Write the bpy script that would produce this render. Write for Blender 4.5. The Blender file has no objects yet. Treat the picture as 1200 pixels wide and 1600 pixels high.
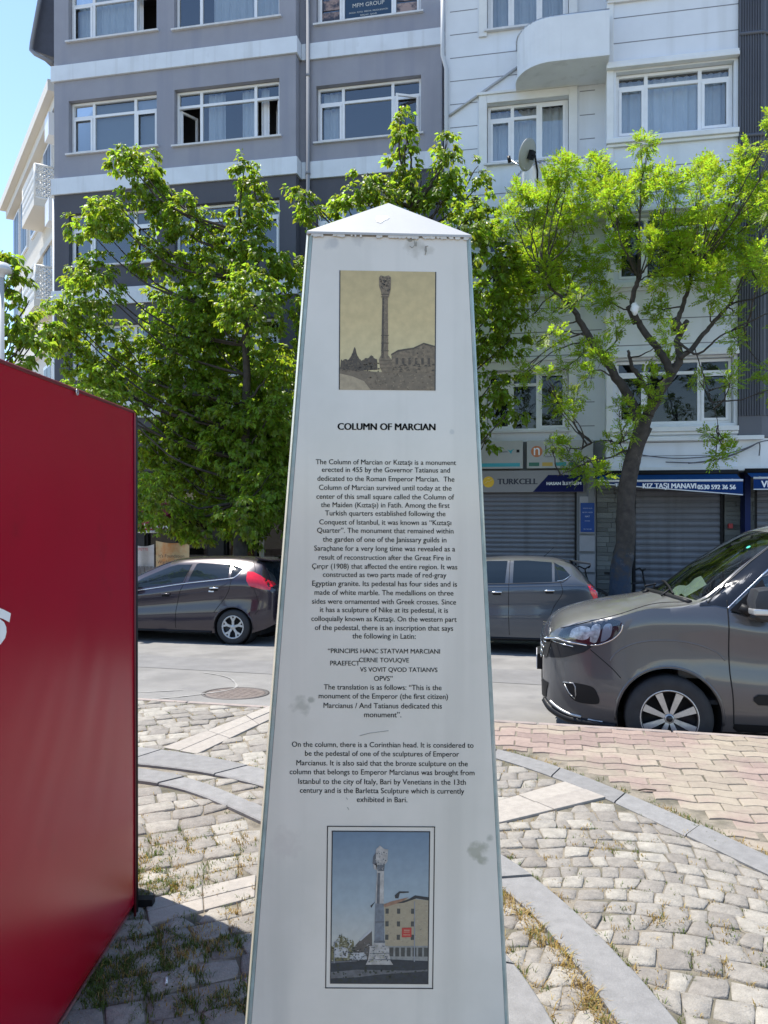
import bpy, bmesh, math, random
from mathutils import Vector, Matrix
from mathutils.bvhtree import BVHTree
R = math.radians
random.seed(7)
SC = bpy.context.scene
COL = SC.collection

# ------------------------------------------------------------------ camera, sky, sun, exposure
CAM_H = 1.6
cam = bpy.data.cameras.new("camera")
camo = bpy.data.objects.new("camera", cam)
COL.objects.link(camo)
camo.location = (0, 0, CAM_H)
camo.rotation_euler = (R(90 - 0.24), 0, 0)
cam.sensor_fit = 'VERTICAL'
cam.sensor_height = 32.0
cam.lens = 32.0 * 1202 / 1600
cam.clip_start = 0.05
cam.clip_end = 2000
SC.camera = camo

SUN_EL = 68.0
SUN_H = (-0.84, 0.543)              # horizontal direction towards the sun
world = bpy.data.worlds.new("World")
SC.world = world
world.use_nodes = True
nt = world.node_tree
bg = nt.nodes['Background']
sky = nt.nodes.new('ShaderNodeTexSky')
sky.sky_type = 'NISHITA'
sky.sun_disc = False
sky.sun_elevation = R(SUN_EL)
sky.sun_rotation = math.atan2(SUN_H[0], SUN_H[1])
sky.air_density = 1.0
sky.dust_density = 0.15
sky.ozone_density = 2.6
bg.inputs['Strength'].default_value = 0.15
nt.links.new(sky.outputs[0], bg.inputs['Color'])
sl = bpy.data.lights.new("sun", 'SUN')
sl.energy = 4.2
sl.angle = R(0.5)
sl.color = (1.0, 0.95, 0.87)
sun = bpy.data.objects.new("sun", sl)
COL.objects.link(sun)
ce = math.cos(R(SUN_EL))
sdir = Vector((SUN_H[0] * ce, SUN_H[1] * ce, math.sin(R(SUN_EL))))
sun.rotation_euler = sdir.to_track_quat('Z', 'Y').to_euler()
sun.location = (-6, 4, 30)
SC.view_settings.view_transform = 'Standard'
SC.view_settings.look = 'None'
SC.view_settings.exposure = 1.0
SC.view_settings.gamma = 1.0

# ------------------------------------------------------------------ frames
TH = R(11.3)                         # the street runs 11.3 degrees off the picture plane
CT, ST = math.cos(TH), math.sin(TH)
HOR, FPX = 795.0, 1202.0


def W(u, v, z=0.0):                  # street frame (along, across, up) -> world
    return Vector((u * CT + v * ST, v * CT - u * ST, z))


def P(px, py, v):                    # photo pixel seen on the street-frame plane v -> (u, z)
    t = (px - 600) / FPX
    Y = v / (CT + t * ST)
    X = t * Y
    return X * CT - Y * ST, CAM_H + (HOR - py) / FPX * Y


def P3(px, py, v):
    u, z = P(px, py, v)
    return Vector((u, v, z))


def G(px, py, z=0.0):                # photo pixel on the level ground -> world x, y
    Y = (CAM_H - z) * FPX / (py - HOR)
    return ((px - 600) / FPX * Y, Y)


def zroad(v):
    return -0.27 - 0.06 * (v - 5.9)


Z_FAR = -0.63                        # pavement by the shops

# ------------------------------------------------------------------ materials


def mat(name, col, rough=0.6, metal=0.0, spec=0.5, var=0.0, vscale=6.0, bump=0.0, bscale=60.0,
        coat=0.0, island=0.0, alt=None, altscale=2.0, altlo=0.45, althi=0.6, dust=None, transl=None, detail=6.0, wear=None, streak=None, grain=0.0):
    m = bpy.data.materials.new(name)
    m.use_nodes = True
    t = m.node_tree
    N, L = t.nodes, t.links
    b = N['Principled BSDF']
    b.inputs['Base Color'].default_value = (*col, 1)
    b.inputs['Roughness'].default_value = rough
    b.inputs['Metallic'].default_value = metal
    b.inputs['Specular IOR Level'].default_value = spec
    b.inputs['Coat Weight'].default_value = coat
    b.inputs['Coat Roughness'].default_value = 0.06
    tc = N.new('ShaderNodeTexCoord')
    cur = None

    def rgb(c):
        n = N.new('ShaderNodeRGB')
        n.outputs[0].default_value = (*c, 1)
        return n.outputs[0]

    def noise(scale, det=6.0, rg=0.6):
        n = N.new('ShaderNodeTexNoise')
        n.inputs['Scale'].default_value = scale
        n.inputs['Detail'].default_value = det
        n.inputs['Roughness'].default_value = rg
        L.new(tc.outputs['Object'], n.inputs['Vector'])
        return n.outputs['Fac']

    def mr(src, a, b2, c, d):
        n = N.new('ShaderNodeMapRange')
        n.inputs[1].default_value = a
        n.inputs[2].default_value = b2
        n.inputs[3].default_value = c
        n.inputs[4].default_value = d
        L.new(src, n.inputs[0])
        return n.outputs[0]

    def mix(f, a, b2, mode='MIX'):
        n = N.new('ShaderNodeMix')
        n.data_type = 'RGBA'
        n.blend_type = mode
        if isinstance(f, float):
            n.inputs[0].default_value = f
        else:
            L.new(f, n.inputs[0])
        L.new(a, n.inputs[6])
        L.new(b2, n.inputs[7])
        return n.outputs[2]
    cur = rgb(col)
    if alt is not None:
        cur = mix(mr(noise(altscale, 5), altlo, althi, 0, 1), cur, rgb(alt))
    if var > 0:
        hv = N.new('ShaderNodeHueSaturation')
        L.new(mr(noise(vscale, detail), 0.3, 0.7, 1 - var, 1 + var), hv.inputs['Value'])
        L.new(cur, hv.inputs['Color'])
        cur = hv.outputs[0]
    if island > 0:
        g = N.new('ShaderNodeNewGeometry')
        hv = N.new('ShaderNodeHueSaturation')
        L.new(mr(g.outputs['Random Per Island'], 0, 1, 1 - island, 1 + island), hv.inputs['Value'])
        L.new(mr(g.outputs['Random Per Island'], 0, 1, 0.5 - island * 0.035, 0.5 + island * 0.035), hv.inputs['Hue'])
        L.new(cur, hv.inputs['Color'])
        cur = hv.outputs[0]
    if wear is not None:             # (colour, scale, lo, hi): patches of another real colour (dirt, flaking)
        cur = mix(mr(noise(wear[1], 8, 0.7), wear[2], wear[3], 0, 1), cur, rgb(wear[0]))
    if grain > 0:                    # fine mineral speckle
        hv = N.new('ShaderNodeHueSaturation')
        L.new(mr(noise(230, 3, .8), 0.3, 0.7, 1 - grain, 1 + grain), hv.inputs['Value'])
        L.new(cur, hv.inputs['Color'])
        cur = hv.outputs[0]
    if streak is not None:           # (colour, scale across, lo, hi, amount): run-off stains down a wall or sheet
        mp = N.new('ShaderNodeMapping')
        mp.inputs['Scale'].default_value = (streak[1], streak[1], streak[1] * .045)
        L.new(tc.outputs['Object'], mp.inputs[0])
        n = N.new('ShaderNodeTexNoise')
        n.inputs['Scale'].default_value = 1.0
        n.inputs['Detail'].default_value = 7
        L.new(mp.outputs[0], n.inputs['Vector'])
        cur = mix(mr(n.outputs['Fac'], streak[2], streak[3], 0, streak[4]), cur, rgb(streak[0]))
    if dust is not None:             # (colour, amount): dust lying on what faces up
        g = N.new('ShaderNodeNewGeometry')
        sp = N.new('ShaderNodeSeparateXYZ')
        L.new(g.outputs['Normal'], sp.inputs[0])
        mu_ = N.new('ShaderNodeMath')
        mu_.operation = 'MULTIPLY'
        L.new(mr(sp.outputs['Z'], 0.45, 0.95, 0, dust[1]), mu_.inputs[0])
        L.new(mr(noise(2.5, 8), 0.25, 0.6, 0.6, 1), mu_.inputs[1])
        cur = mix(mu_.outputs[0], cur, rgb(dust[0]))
    L.new(cur, b.inputs['Base Color'])
    if bump > 0:
        bn = N.new('ShaderNodeBump')
        bn.inputs['Strength'].default_value = bump
        bn.inputs['Distance'].default_value = 0.01
        L.new(noise(bscale, 6), bn.inputs['Height'])
        L.new(bn.outputs[0], b.inputs['Normal'])
    if transl is not None:
        td = N.new('ShaderNodeBsdfTranslucent')
        mx = N.new('ShaderNodeMixShader')
        mm = mix(0.999, cur, rgb(transl), 'MULTIPLY') if max(transl) >= 0.99 else rgb(transl)
        if max(transl) < 0.99 and island > 0:
            g2 = N.new('ShaderNodeNewGeometry')
            h2 = N.new('ShaderNodeHueSaturation')
            L.new(mr(g2.outputs['Random Per Island'], 0, 1, 1 - island, 1 + island), h2.inputs['Value'])
            L.new(mr(g2.outputs['Random Per Island'], 0, 1, 0.5 - .03, 0.5 + .03), h2.inputs['Hue'])
            L.new(mm, h2.inputs['Color'])
            mm = h2.outputs[0]
        L.new(mm, td.inputs['Color'])
        mx.inputs[0].default_value = 0.5
        L.new(b.outputs[0], mx.inputs[1])
        L.new(td.outputs[0], mx.inputs[2])
        L.new(mx.outputs[0], N['Material Output'].inputs['Surface'])
    return m


def glass_mat(name, tint=(0.6, 0.68, 0.66), refl=0.3, rough=0.02):
    m = bpy.data.materials.new(name)
    m.use_nodes = True
    t = m.node_tree
    t.nodes.remove(t.nodes['Principled BSDF'])
    tr = t.nodes.new('ShaderNodeBsdfTransparent')
    tr.inputs[0].default_value = (*tint, 1)
    gl = t.nodes.new('ShaderNodeBsdfGlossy')
    gl.inputs['Roughness'].default_value = rough
    fr = t.nodes.new('ShaderNodeLayerWeight')
    fr.inputs[0].default_value = 0.35
    ad = t.nodes.new('ShaderNodeMath')
    ad.operation = 'MULTIPLY_ADD'
    ad.inputs[1].default_value = 0.6
    ad.inputs[2].default_value = refl
    ad.use_clamp = True
    t.links.new(fr.outputs['Fresnel'], ad.inputs[0])
    mx = t.nodes.new('ShaderNodeMixShader')
    t.links.new(ad.outputs[0], mx.inputs[0])
    t.links.new(tr.outputs[0], mx.inputs[1])
    t.links.new(gl.outputs[0], mx.inputs[2])
    t.links.new(mx.outputs[0], t.nodes['Material Output'].inputs['Surface'])
    return m


def grad_mat(name, stops, z0, z1, rough=0.35, var=0.0):   # a printed picture: colours run up the sheet (object z)
    m = bpy.data.materials.new(name)
    m.use_nodes = True
    t = m.node_tree
    tc = t.nodes.new('ShaderNodeTexCoord')
    sp = t.nodes.new('ShaderNodeSeparateXYZ')
    mr = t.nodes.new('ShaderNodeMapRange')
    mr.inputs[1].default_value = z0
    mr.inputs[2].default_value = z1
    cr = t.nodes.new('ShaderNodeValToRGB')
    els = cr.color_ramp.elements
    els[0].position, els[0].color = stops[0][0], (*stops[0][1], 1)
    els[1].position, els[1].color = stops[-1][0], (*stops[-1][1], 1)
    for p, c in stops[1:-1]:
        e = els.new(p)
        e.color = (*c, 1)
    L = t.links
    L.new(tc.outputs['Object'], sp.inputs[0])
    L.new(sp.outputs['Z'], mr.inputs[0])
    L.new(mr.outputs[0], cr.inputs[0])
    src = cr.outputs[0]
    if var:
        nz = t.nodes.new('ShaderNodeTexNoise')
        nz.inputs['Scale'].default_value = 45
        nz.inputs['Detail'].default_value = 6
        L.new(tc.outputs['Object'], nz.inputs['Vector'])
        m2 = t.nodes.new('ShaderNodeMapRange')
        m2.inputs[1].default_value = 0.35
        m2.inputs[2].default_value = 0.65
        m2.inputs[3].default_value = 1 - var
        m2.inputs[4].default_value = 1 + var
        L.new(nz.outputs['Fac'], m2.inputs[0])
        hv = t.nodes.new('ShaderNodeHueSaturation')
        L.new(m2.outputs[0], hv.inputs['Value'])
        L.new(src, hv.inputs['Color'])
        src = hv.outputs[0]
    b = t.nodes['Principled BSDF']
    b.inputs['Roughness'].default_value = rough
    L.new(src, b.inputs['Base Color'])
    return m


# ------------------------------------------------------------------ scene helpers
BASE = {}


def tag(o, label=None, cat=None, group=None, kind=None):
    if label: o['label'] = label
    if cat: o['category'] = cat
    if group: o['group'] = group
    if kind: o['kind'] = kind
    return o


def thing(name, label, cat, base=(0, 0, 0), street=False, group=None, rot=None):
    """Empty at the base of a thing; its parts are built in frame coordinates and moved under it."""
    o = bpy.data.objects.new(name, None)
    o.empty_display_size = 0.2
    COL.objects.link(o)
    b = Vector(base)
    o.location = W(*b) if street else b
    o.rotation_euler = rot if rot else ((0, 0, -TH) if street else (0, 0, 0))
    BASE[o.name] = b
    return tag(o, label, cat, group)


class MB:
    def __init__(s):
        s.v, s.f, s.sm = [], [], []

    def add(s, vs, fs, smooth=False):
        k = len(s.v)
        s.v += [Vector(p) for p in vs]
        for f in fs:
            s.f.append([i + k for i in f])
            s.sm.append(smooth)
        return s

    def poly(s, pts, smooth=False):
        return s.add(pts, [list(range(len(pts)))], smooth)

    def box(s, a0, a1, b0, b1, c0, c1):
        v = [(a, b, c) for c in (c0, c1) for b in (b0, b1) for a in (a0, a1)]
        return s.add(v, [(0, 2, 3, 1), (4, 5, 7, 6), (0, 1, 5, 4), (2, 6, 7, 3), (0, 4, 6, 2), (1, 3, 7, 5)])

    def obox(s, c, ax, ay, az):        # oriented box: centre and three half-axis vectors
        c, ax, ay, az = Vector(c), Vector(ax), Vector(ay), Vector(az)
        v = [c + ax * i + ay * j + az * k for k in (-1, 1) for j in (-1, 1) for i in (-1, 1)]
        return s.add(v, [(0, 2, 3, 1), (4, 5, 7, 6), (0, 1, 5, 4), (2, 6, 7, 3), (0, 4, 6, 2), (1, 3, 7, 5)])

    def prism(s, pts, d):              # closed outline pushed along d
        d = Vector(d)
        n = len(pts)
        v = [Vector(p) for p in pts] + [Vector(p) + d for p in pts]
        f = [list(range(n))[::-1], list(range(n, 2 * n))]
        f += [(i, (i + 1) % n, (i + 1) % n + n, i + n) for i in range(n)]
        return s.add(v, f)

    def tube(s, pts, r, n=8, cap=True, smooth=True):
        pts = [Vector(p) for p in pts]
        m = len(pts)
        rs = r if isinstance(r, (list, tuple)) else [r] * m
        vs, fs = [], []
        ref = None
        for i, p in enumerate(pts):
            d = (pts[min(i + 1, m - 1)] - pts[max(i - 1, 0)])
            if d.length < 1e-9: d = Vector((0, 0, 1))
            d.normalize()
            if ref is None:
                ref = Vector((0, 0, 1)) if abs(d.z) < 0.9 else Vector((1, 0, 0))
            a = d.cross(ref)
            if a.length < 1e-6: a = d.orthogonal()
            a.normalize()
            ref = a.cross(d)
            b = ref
            for k in range(n):
                t = 2 * math.pi * k / n
                vs.append(p + (a * math.cos(t) + b * math.sin(t)) * rs[i])
        for i in range(m - 1):
            for k in range(n):
                fs.append((i * n + k, i * n + (k + 1) % n, (i + 1) * n + (k + 1) % n, (i + 1) * n + k))
        if cap:
            fs.append(list(range(n))[::-1])
            fs.append(list(range((m - 1) * n, m * n)))
        return s.add(vs, fs, smooth)

    def lathe(s, prof, c, axis='y', n=32, smooth=True):   # prof: (radius, offset along axis)
        c = Vector(c)
        vs, fs = [], []
        for (r, h) in prof:
            for k in range(n):
                t = 2 * math.pi * k / n
                a, b = r * math.cos(t), r * math.sin(t)
                vs.append(c + (Vector((a, h, b)) if axis == 'y' else Vector((a, b, h))))
        m = len(prof)
        for i in range(m - 1):
            for k in range(n):
                fs.append((i * n + k, i * n + (k + 1) % n, (i + 1) * n + (k + 1) % n, (i + 1) * n + k))
        return s.add(vs, fs, smooth)

    def disc(s, c, r, axis='y', n=24):
        c = Vector(c)
        pts = []
        for k in range(n):
            t = 2 * math.pi * k / n
            a, b = r * math.cos(t), r * math.sin(t)
            pts.append(c + (Vector((a, 0, b)) if axis == 'y' else Vector((a, b, 0))))
        return s.poly(pts)

    def build(s, name, m, parent=None, street=False, recalc=True, sharp=None, bevel=0.0):
        me = bpy.data.meshes.new(name)
        b = Vector((0, 0, 0))
        if parent is not None:
            b = BASE[parent.name]
        me.from_pydata([tuple(p - b) for p in s.v], [], s.f)
        me.validate()
        bm = bmesh.new()
        bm.from_mesh(me)
        if len(bm.faces) == len(s.sm):
            for f, q in zip(bm.faces, s.sm): f.smooth = q
        if recalc:
            bmesh.ops.recalc_face_normals(bm, faces=bm.faces)
        if bevel:
            es = [e for e in bm.edges if len(e.link_faces) == 2 and e.calc_face_angle(0) > 0.5]
            bmesh.ops.bevel(bm, geom=es, offset=bevel, segments=2, profile=0.6, affect='EDGES', clamp_overlap=True)
        bm.to_mesh(me)
        bm.free()
        if sharp:
            me.set_sharp_from_angle(angle=R(sharp))
        if isinstance(m, (list, tuple)):
            for q in m: me.materials.append(q)
        else:
            me.materials.append(m)
        o = bpy.data.objects.new(name, me)
        COL.objects.link(o)
        if parent is not None:
            o.parent = parent
            BASE[o.name] = b
        elif street:
            o.rotation_euler = (0, 0, -TH)
        return o


def text_mesh(body, width=None, height=None, extrude=0.0, bold=0.0, align='CENTER', shear=0.0):
    """lettering as plain triangles in the xy plane, scaled to a width (or cap height)"""
    cu = bpy.data.curves.new("lettering", 'FONT')
    cu.body = body
    cu.align_x = 'LEFT'
    cu.offset = bold
    cu.shear = shear
    cu.extrude = extrude
    cu.resolution_u = 3
    o = bpy.data.objects.new("lettering", cu)
    COL.objects.link(o)
    dg = bpy.context.evaluated_depsgraph_get()
    dg.update()
    me = bpy.data.meshes.new_from_object(o.evaluated_get(dg))
    vs = [v.co.copy() for v in me.vertices]
    fs = [list(p.vertices) for p in me.polygons]
    bpy.data.objects.remove(o)
    bpy.data.curves.remove(cu)
    bpy.data.meshes.remove(me)
    x0 = min(v.x for v in vs); x1 = max(v.x for v in vs)
    y1 = max(v.y for v in vs)
    k = width / (x1 - x0) if width else height / y1
    ky = height / y1 if (width and height) else k
    mid = (x0 + x1) / 2 if align == 'CENTER' else (x0 if align == 'LEFT' else x1)
    return [Vector(((v.x - mid) * k, v.y * ky, v.z * k)) for v in vs], fs


def put_text(mb, body, org, ex, ey, heavy=0.0, **kw):
    """set lettering into mb: org = baseline anchor, ex / ey = unit directions along and up the line"""
    vs, fs = text_mesh(body, **kw)
    org, ex, ey = Vector(org), Vector(ex), Vector(ey)
    en = ex.cross(ey)
    for dx in ((-heavy, -heavy / 3, heavy / 3, heavy) if heavy else (0,)):
        mb.add([org + ex * (v.x + dx) + ey * v.y + en * (v.z + dx * .02) for v in vs], fs)
    return mb


def catmull(pts, n=8):
    pts = [Vector(p) for p in pts]
    if len(pts) < 3: return pts
    out = []
    for i in range(len(pts) - 1):
        p0 = pts[max(i - 1, 0)]; p1 = pts[i]; p2 = pts[i + 1]; p3 = pts[min(i + 2, len(pts) - 1)]
        for k in range(n):
            t = k / n
            out.append(0.5 * ((2 * p1) + (p2 - p0) * t + (2 * p0 - 5 * p1 + 4 * p2 - p3) * t * t
                              + (3 * p1 - p0 - 3 * p2 + p3) * t ** 3))
    out.append(pts[-1])
    return out


def inside(pt, poly):
    x, y = pt[0], pt[1]
    r = False
    n = len(poly)
    for i in range(n):
        x1, y1 = poly[i][0], poly[i][1]
        x2, y2 = poly[(i + 1) % n][0], poly[(i + 1) % n][1]
        if (y1 > y) != (y2 > y) and x < (x2 - x1) * (y - y1) / (y2 - y1) + x1:
            r = not r
    return r


def copy_tree(o, parent=None):
    c = o.copy()
    COL.objects.link(c)
    c.parent = parent
    for ch in [q for q in bpy.data.objects if q.parent == o]:
        copy_tree(ch, c)
    return c


M_WHITE = mat("white_plastic", (0.78, 0.79, 0.8), 0.35)
M_BLACK = mat("black_plastic", (0.010, 0.010, 0.011), 0.5, spec=.2)
M_DARK = mat("dark_void", (0.012, 0.012, 0.014), 0.9)
M_STEEL = mat("steel", (0.5, 0.5, 0.5), 0.35, metal=1.0)
M_CHROME = mat("chrome", (0.8, 0.8, 0.8), 0.12, metal=1.0)

# ------------------------------------------------------------------ ground: terrain, road, far pavement
m_ground = mat("earth", (0.2, 0.17, 0.13), 0.95, var=0.25, vscale=3, bump=0.6, bscale=40)
mb = MB()
VV = [-300, 5.75, 5.86, 13.9, 13.96, 300]
ZZ = [-0.09, -0.09, -0.4, zroad(13.9) - 0.06, Z_FAR - 0.06, Z_FAR - 0.06]
for i in range(5):
    mb.poly([(-300, VV[i], ZZ[i]), (300, VV[i], ZZ[i]), (300, VV[i + 1], ZZ[i + 1]), (-300, VV[i + 1], ZZ[i + 1])])
tag(mb.build("ground", m_ground, street=True), kind='structure')

m_road = mat("asphalt", (0.20, 0.192, 0.18), 0.88, grain=.2, streak=((0.13, 0.125, 0.12), 1.2, .52, .66, .55), var=0.16, vscale=1.6, bump=0.5, bscale=160, detail=12,
             wear=((0.15, 0.145, 0.14), 1.1, 0.56, 0.7))
mb = MB()
for i in range(60):
    u0, u1 = -60 + 2 * i, -58 + 2 * i
    for k in range(8):
        v0, v1 = 5.8 + 8.1 * k / 8, 5.8 + 8.1 * (k + 1) / 8
        mb.poly([(u0, v0, zroad(v0)), (u1, v0, zroad(v0)), (u1, v1, zroad(v1)), (u0, v1, zroad(v1))])
tag(mb.build("road", m_road, street=True), kind='structure')
# repaired patch and cracks in the asphalt, sheets 4 mm above it
m_patch = mat("asphalt_patch", (0.17, 0.165, 0.16), 0.9, var=0.14, vscale=3, bump=0.5, bscale=160)
mb = MB()
pp = [(-6.5, 9.3), (-3.0, 9.1), (-0.6, 9.25), (2.2, 9.0), (2.3, 10.2), (-1.0, 10.35), (-4.2, 10.2), (-6.6, 10.4)]
mb.poly([(u, v, zroad(v) + 0.004) for u, v in pp])
tag(mb.build("road_patch", m_patch, street=True), kind='structure')
m_seal = mat("crack_seal", (0.275, 0.265, 0.25), 0.9, var=0.2, vscale=9)
mb = MB()
for pts in ([(-4.1, 9.0), (-3.75, 8.8), (-3.5, 8.5), (-3.3, 8.0), (-3.6, 7.5), (-3.9, 7.2)], [(0.4, 7.2), (0.9, 7.6), (1.0, 8.4), (1.6, 9.1)],
            [(-6, 7.4), (-5.2, 7.7), (-4.4, 7.5), (-3.8, 7.8)]):
    c = catmull([(a, b, 0) for a, b in pts], 5)
    for a, b in zip(c, c[1:]):
        d = (b - a).normalized() * 0.011
        n = Vector((-d.y, d.x, 0)) * random.uniform(0.6, 1.5)
        mb.poly([(q.x, q.y, zroad(q.y) + 0.008) for q in (a - n, b - n, b + n, a + n)])
tag(mb.build("crack_seal", m_seal, street=True), kind='structure')

m_pave = mat("pavement_slab", (0.3, 0.28, 0.26), 0.85, var=0.2, vscale=2, bump=0.4, bscale=70, island=0.15)
mb = MB()
for i in range(-34, 30):
    for j in range(5):
        u0 = i * 0.6 + 0.01; v0 = 14.02 + j * 0.45
        mb.box(u0, u0 + 0.585, v0, v0 + 0.437, Z_FAR - 0.05, Z_FAR + random.uniform(-.003, .003))
mb.box(-60, 40, 13.97, 18.6, Z_FAR - 0.055, Z_FAR - 0.02)
tag(mb.build("far_pavement", m_pave, street=True), kind='structure')
m_kerb = mat("granite_kerb", (0.20, 0.195, 0.188), 0.75, grain=.12, wear=((0.15, 0.147, 0.14), 5, .55, .72), var=0.14, vscale=18, bump=0.35, bscale=120, island=0.08, detail=10)
mb = MB()
for i in range(-30, 30):
    mb.box(i * 0.9 + 0.006, i * 0.9 + 0.894, 13.84, 13.965, zroad(13.9) - 0.1, Z_FAR)
tag(mb.build("far_kerb", m_kerb, street=True, bevel=0.012), kind='structure')

# manhole in the road
mz = lambda v: zroad(v)
mu, mv = P(368, 1084, 7.78)[0], 7.78
mh = thing("manhole_cover", "round rusty iron manhole cover in the grey asphalt by the cobbles", "manhole cover", (mu, mv, zroad(mv)), True)
mh.rotation_euler = (-math.atan(0.06), 0, -TH)
m_iron = mat("cast_iron", (0.17, 0.14, 0.125), 0.6, metal=0.3, var=0.2, vscale=10, bump=0.5, bscale=50)
m_iron2 = mat("cast_iron_ring", (0.09, 0.08, 0.075), 0.65, metal=0.2, var=0.2, vscale=10)
a = MB(); b0 = Vector((mu, mv, zroad(mv)))
a.lathe([(0.36, -0.02), (0.36, 0.006), (0.325, 0.006), (0.325, -0.02)], b0, 'z', 48)
a.build("ring", m_iron2, mh)
a = MB()
a.lathe([(0.32, -0.02), (0.32, 0.002), (0.3, 0.004), (0.0001, 0.004)], b0, 'z', 48)
for k in range(-3, 4):
    for j in range(-3, 4):
        if math.hypot(k, j) * 0.08 < 0.27:
            a.box(b0.x + k * .08 - .022, b0.x + k * .08 + .022, b0.y + j * .08 - .022, b0.y + j * .08 + .022, b0.z + .001, b0.z + .006)
a.build("cover", m_iron, mh)

# ------------------------------------------------------------------ the little square in front: stone paving
def gp(px, py): return Vector((*G(px, py), 0))


def strip(outer, inner):
    o = catmull([gp(*p) if len(p) == 2 and abs(p[1]) > 20 else Vector((p[0], p[1], 0)) for p in outer], 6)
    i = catmull([gp(*p) if len(p) == 2 and abs(p[1]) > 20 else Vector((p[0], p[1], 0)) for p in inner], 6)
    return o, i


# two concentric granite kerbs and an outer band, traced on the ground and carried on past the frame
OUT_A = [(-4.2, 5.75), (213, 1169), (318, 1182), (414, 1203), (600, 1258), (700, 1293), (787, 1333), (826, 1358), (907, 1426), (951, 1474), (1061, 1600), (0.98, 1.9), (0.92, 1.3), (0.7, 0.6)]
IN_A = [(-4.25, 5.5), (213, 1196), (300, 1202), (376, 1218), (408, 1229), (580, 1282), (690, 1325), (760, 1362), (787, 1379), (888, 1481), (965, 1600), (0.78, 1.9), (0.73, 1.35), (0.52, 0.7)]
OUT_C = [(-4.3, 5.05), (213, 1201), (307, 1222), (360, 1238), (408, 1264), (560, 1330), (690, 1400), (795, 1481), (870, 1600), (0.58, 1.9), (0.55, 1.4), (0.38, 0.8)]
IN_C = [(-4.3, 4.85), (213, 1220), (303, 1240), (356, 1264), (402, 1284), (540, 1352), (660, 1425), (760, 1520), (800, 1600), (0.37, 1.9), (0.34, 1.45), (0.2, 0.95)]
OUT_B = [(-0.6, 5.75), (700, 1155), (777, 1170), (892, 1203), (943, 1226), (1053, 1270), (1200, 1340), (2.05, 2.9), (2.3, 2.0), (2.4, 1.0)]
IN_B = [(-0.6, 5.56), (700, 1167), (777, 1184), (885, 1221), (947, 1247), (1017, 1280), (1200, 1368), (1.92, 2.8), (2.14, 1.95), (2.22, 1.0)]
ARCS = [strip(OUT_A, IN_A), strip(OUT_C, IN_C), strip(OUT_B, IN_B)]


def resample(c, n):
    L = [0]
    for a, b in zip(c, c[1:]): L.append(L[-1] + (b - a).length)
    out = []
    for k in range(n + 1):
        t = L[-1] * k / n
        i = max(j for j in range(len(L)) if L[j] <= t + 1e-9)
        i = min(i, len(c) - 2)
        q = (t - L[i]) / max(L[i + 1] - L[i], 1e-9)
        out.append(c[i].lerp(c[i + 1], min(q, 1)))
    return out


def smooth(c, it=60):
    for _ in range(it):
        c = [c[0]] + [c[i] * .5 + (c[i - 1] + c[i + 1]) * .25 for i in range(1, len(c) - 1)] + [c[-1]]
    return c


AREAS = []
for k, (o, i) in enumerate(ARCS):
    N = 132
    o2, i2 = smooth(resample(o, N)), smooth(resample(i, N))
    ARCS[k] = (o2, i2)
    AREAS.append([(p.x, p.y) for p in o2] + [(p.x, p.y) for p in reversed(i2)])
    mb = MB()
    per = 11                          # one granite block every 11 steps
    hz = 0.012 if k < 2 else 0.006
    for s in range(0, N, per):
        dz = random.uniform(-.004, .004)
        top = []
        seg_o = [o2[j] for j in range(s, s + per + 1)]
        seg_i = [i2[j] for j in range(s, s + per + 1)]
        e = (seg_o[1] - seg_o[0]).normalized() * 0.005
        seg_o[0] = seg_o[0] + e; seg_i[0] = seg_i[0] + e
        seg_o[-1] = seg_o[-1] - e; seg_i[-1] = seg_i[-1] - e
        n = len(seg_o)
        vs = []
        for a, b in zip(seg_o, seg_i):
            d = (b - a).normalized() * 0.008
            vs += [Vector((a.x, a.y, -0.06)), Vector((a.x, a.y, hz - .006 + dz)), Vector((a.x + d.x, a.y + d.y, hz + dz)),
                   Vector((b.x - d.x, b.y - d.y, hz + dz)), Vector((b.x, b.y, hz - .006 + dz)), Vector((b.x, b.y, -0.06))]
        fs = []
        for q in range(n - 1):
            for r in range(5):
                fs.append((q * 6 + r, q * 6 + r + 1, (q + 1) * 6 + r + 1, (q + 1) * 6 + r))
        fs.append((0, 1, 2, 3, 4, 5)); fs.append(tuple(range((n - 1) * 6, n * 6)))
        mb.add(vs, fs)
    tag(mb.build("granite_kerb", m_kerb), kind='structure')

# radial bands of long pale slabs
m_slab = mat("pale_granite_slab", (0.305, 0.275, 0.238), 0.8, grain=.14, wear=((0.26, 0.235, 0.21), 6, .55, .75), var=0.12, vscale=25, bump=0.3, bscale=120, island=0.07, detail=10)


def slabs(poly_px, cuts, name="slab_band"):
    q = [gp(*p) for p in poly_px]     # far-left, far-right, near-right, near-left
    mb = MB()
    rows = 2
    for r in range(rows):
        for c in range(cuts):
            a0, a1 = c / cuts, (c + 1) / cuts
            b0_, b1_ = r / rows, (r + 1) / rows
            f = lambda a, b: q[0].lerp(q[1], a).lerp(q[3].lerp(q[2], a), b)
            pts = [f(a0, b0_), f(a1, b0_), f(a1, b1_), f(a0, b1_)]
            cen = sum(pts, Vector()) / 4
            pts = [cen + (p - cen) * 0.985 for p in pts]
            z = 0.004 + random.uniform(-.002, .003)
            mb.prism([Vector((p.x, p.y, -0.05)) for p in pts], (0, 0, 0.05 + z))
    AREAS.append([(p.x, p.y) for p in q])
    tag(mb.build(name, m_slab, bevel=0.006), kind='structure')


slabs([(640, 1292), (883, 1222), (948, 1247), (680, 1312)], 3)
slabs([(253, 1169), (437, 1098), (445, 1113), (307, 1179)], 3)
slabs([(225, 1408), (400, 1368), (398, 1403), (232, 1447)], 2)

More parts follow.
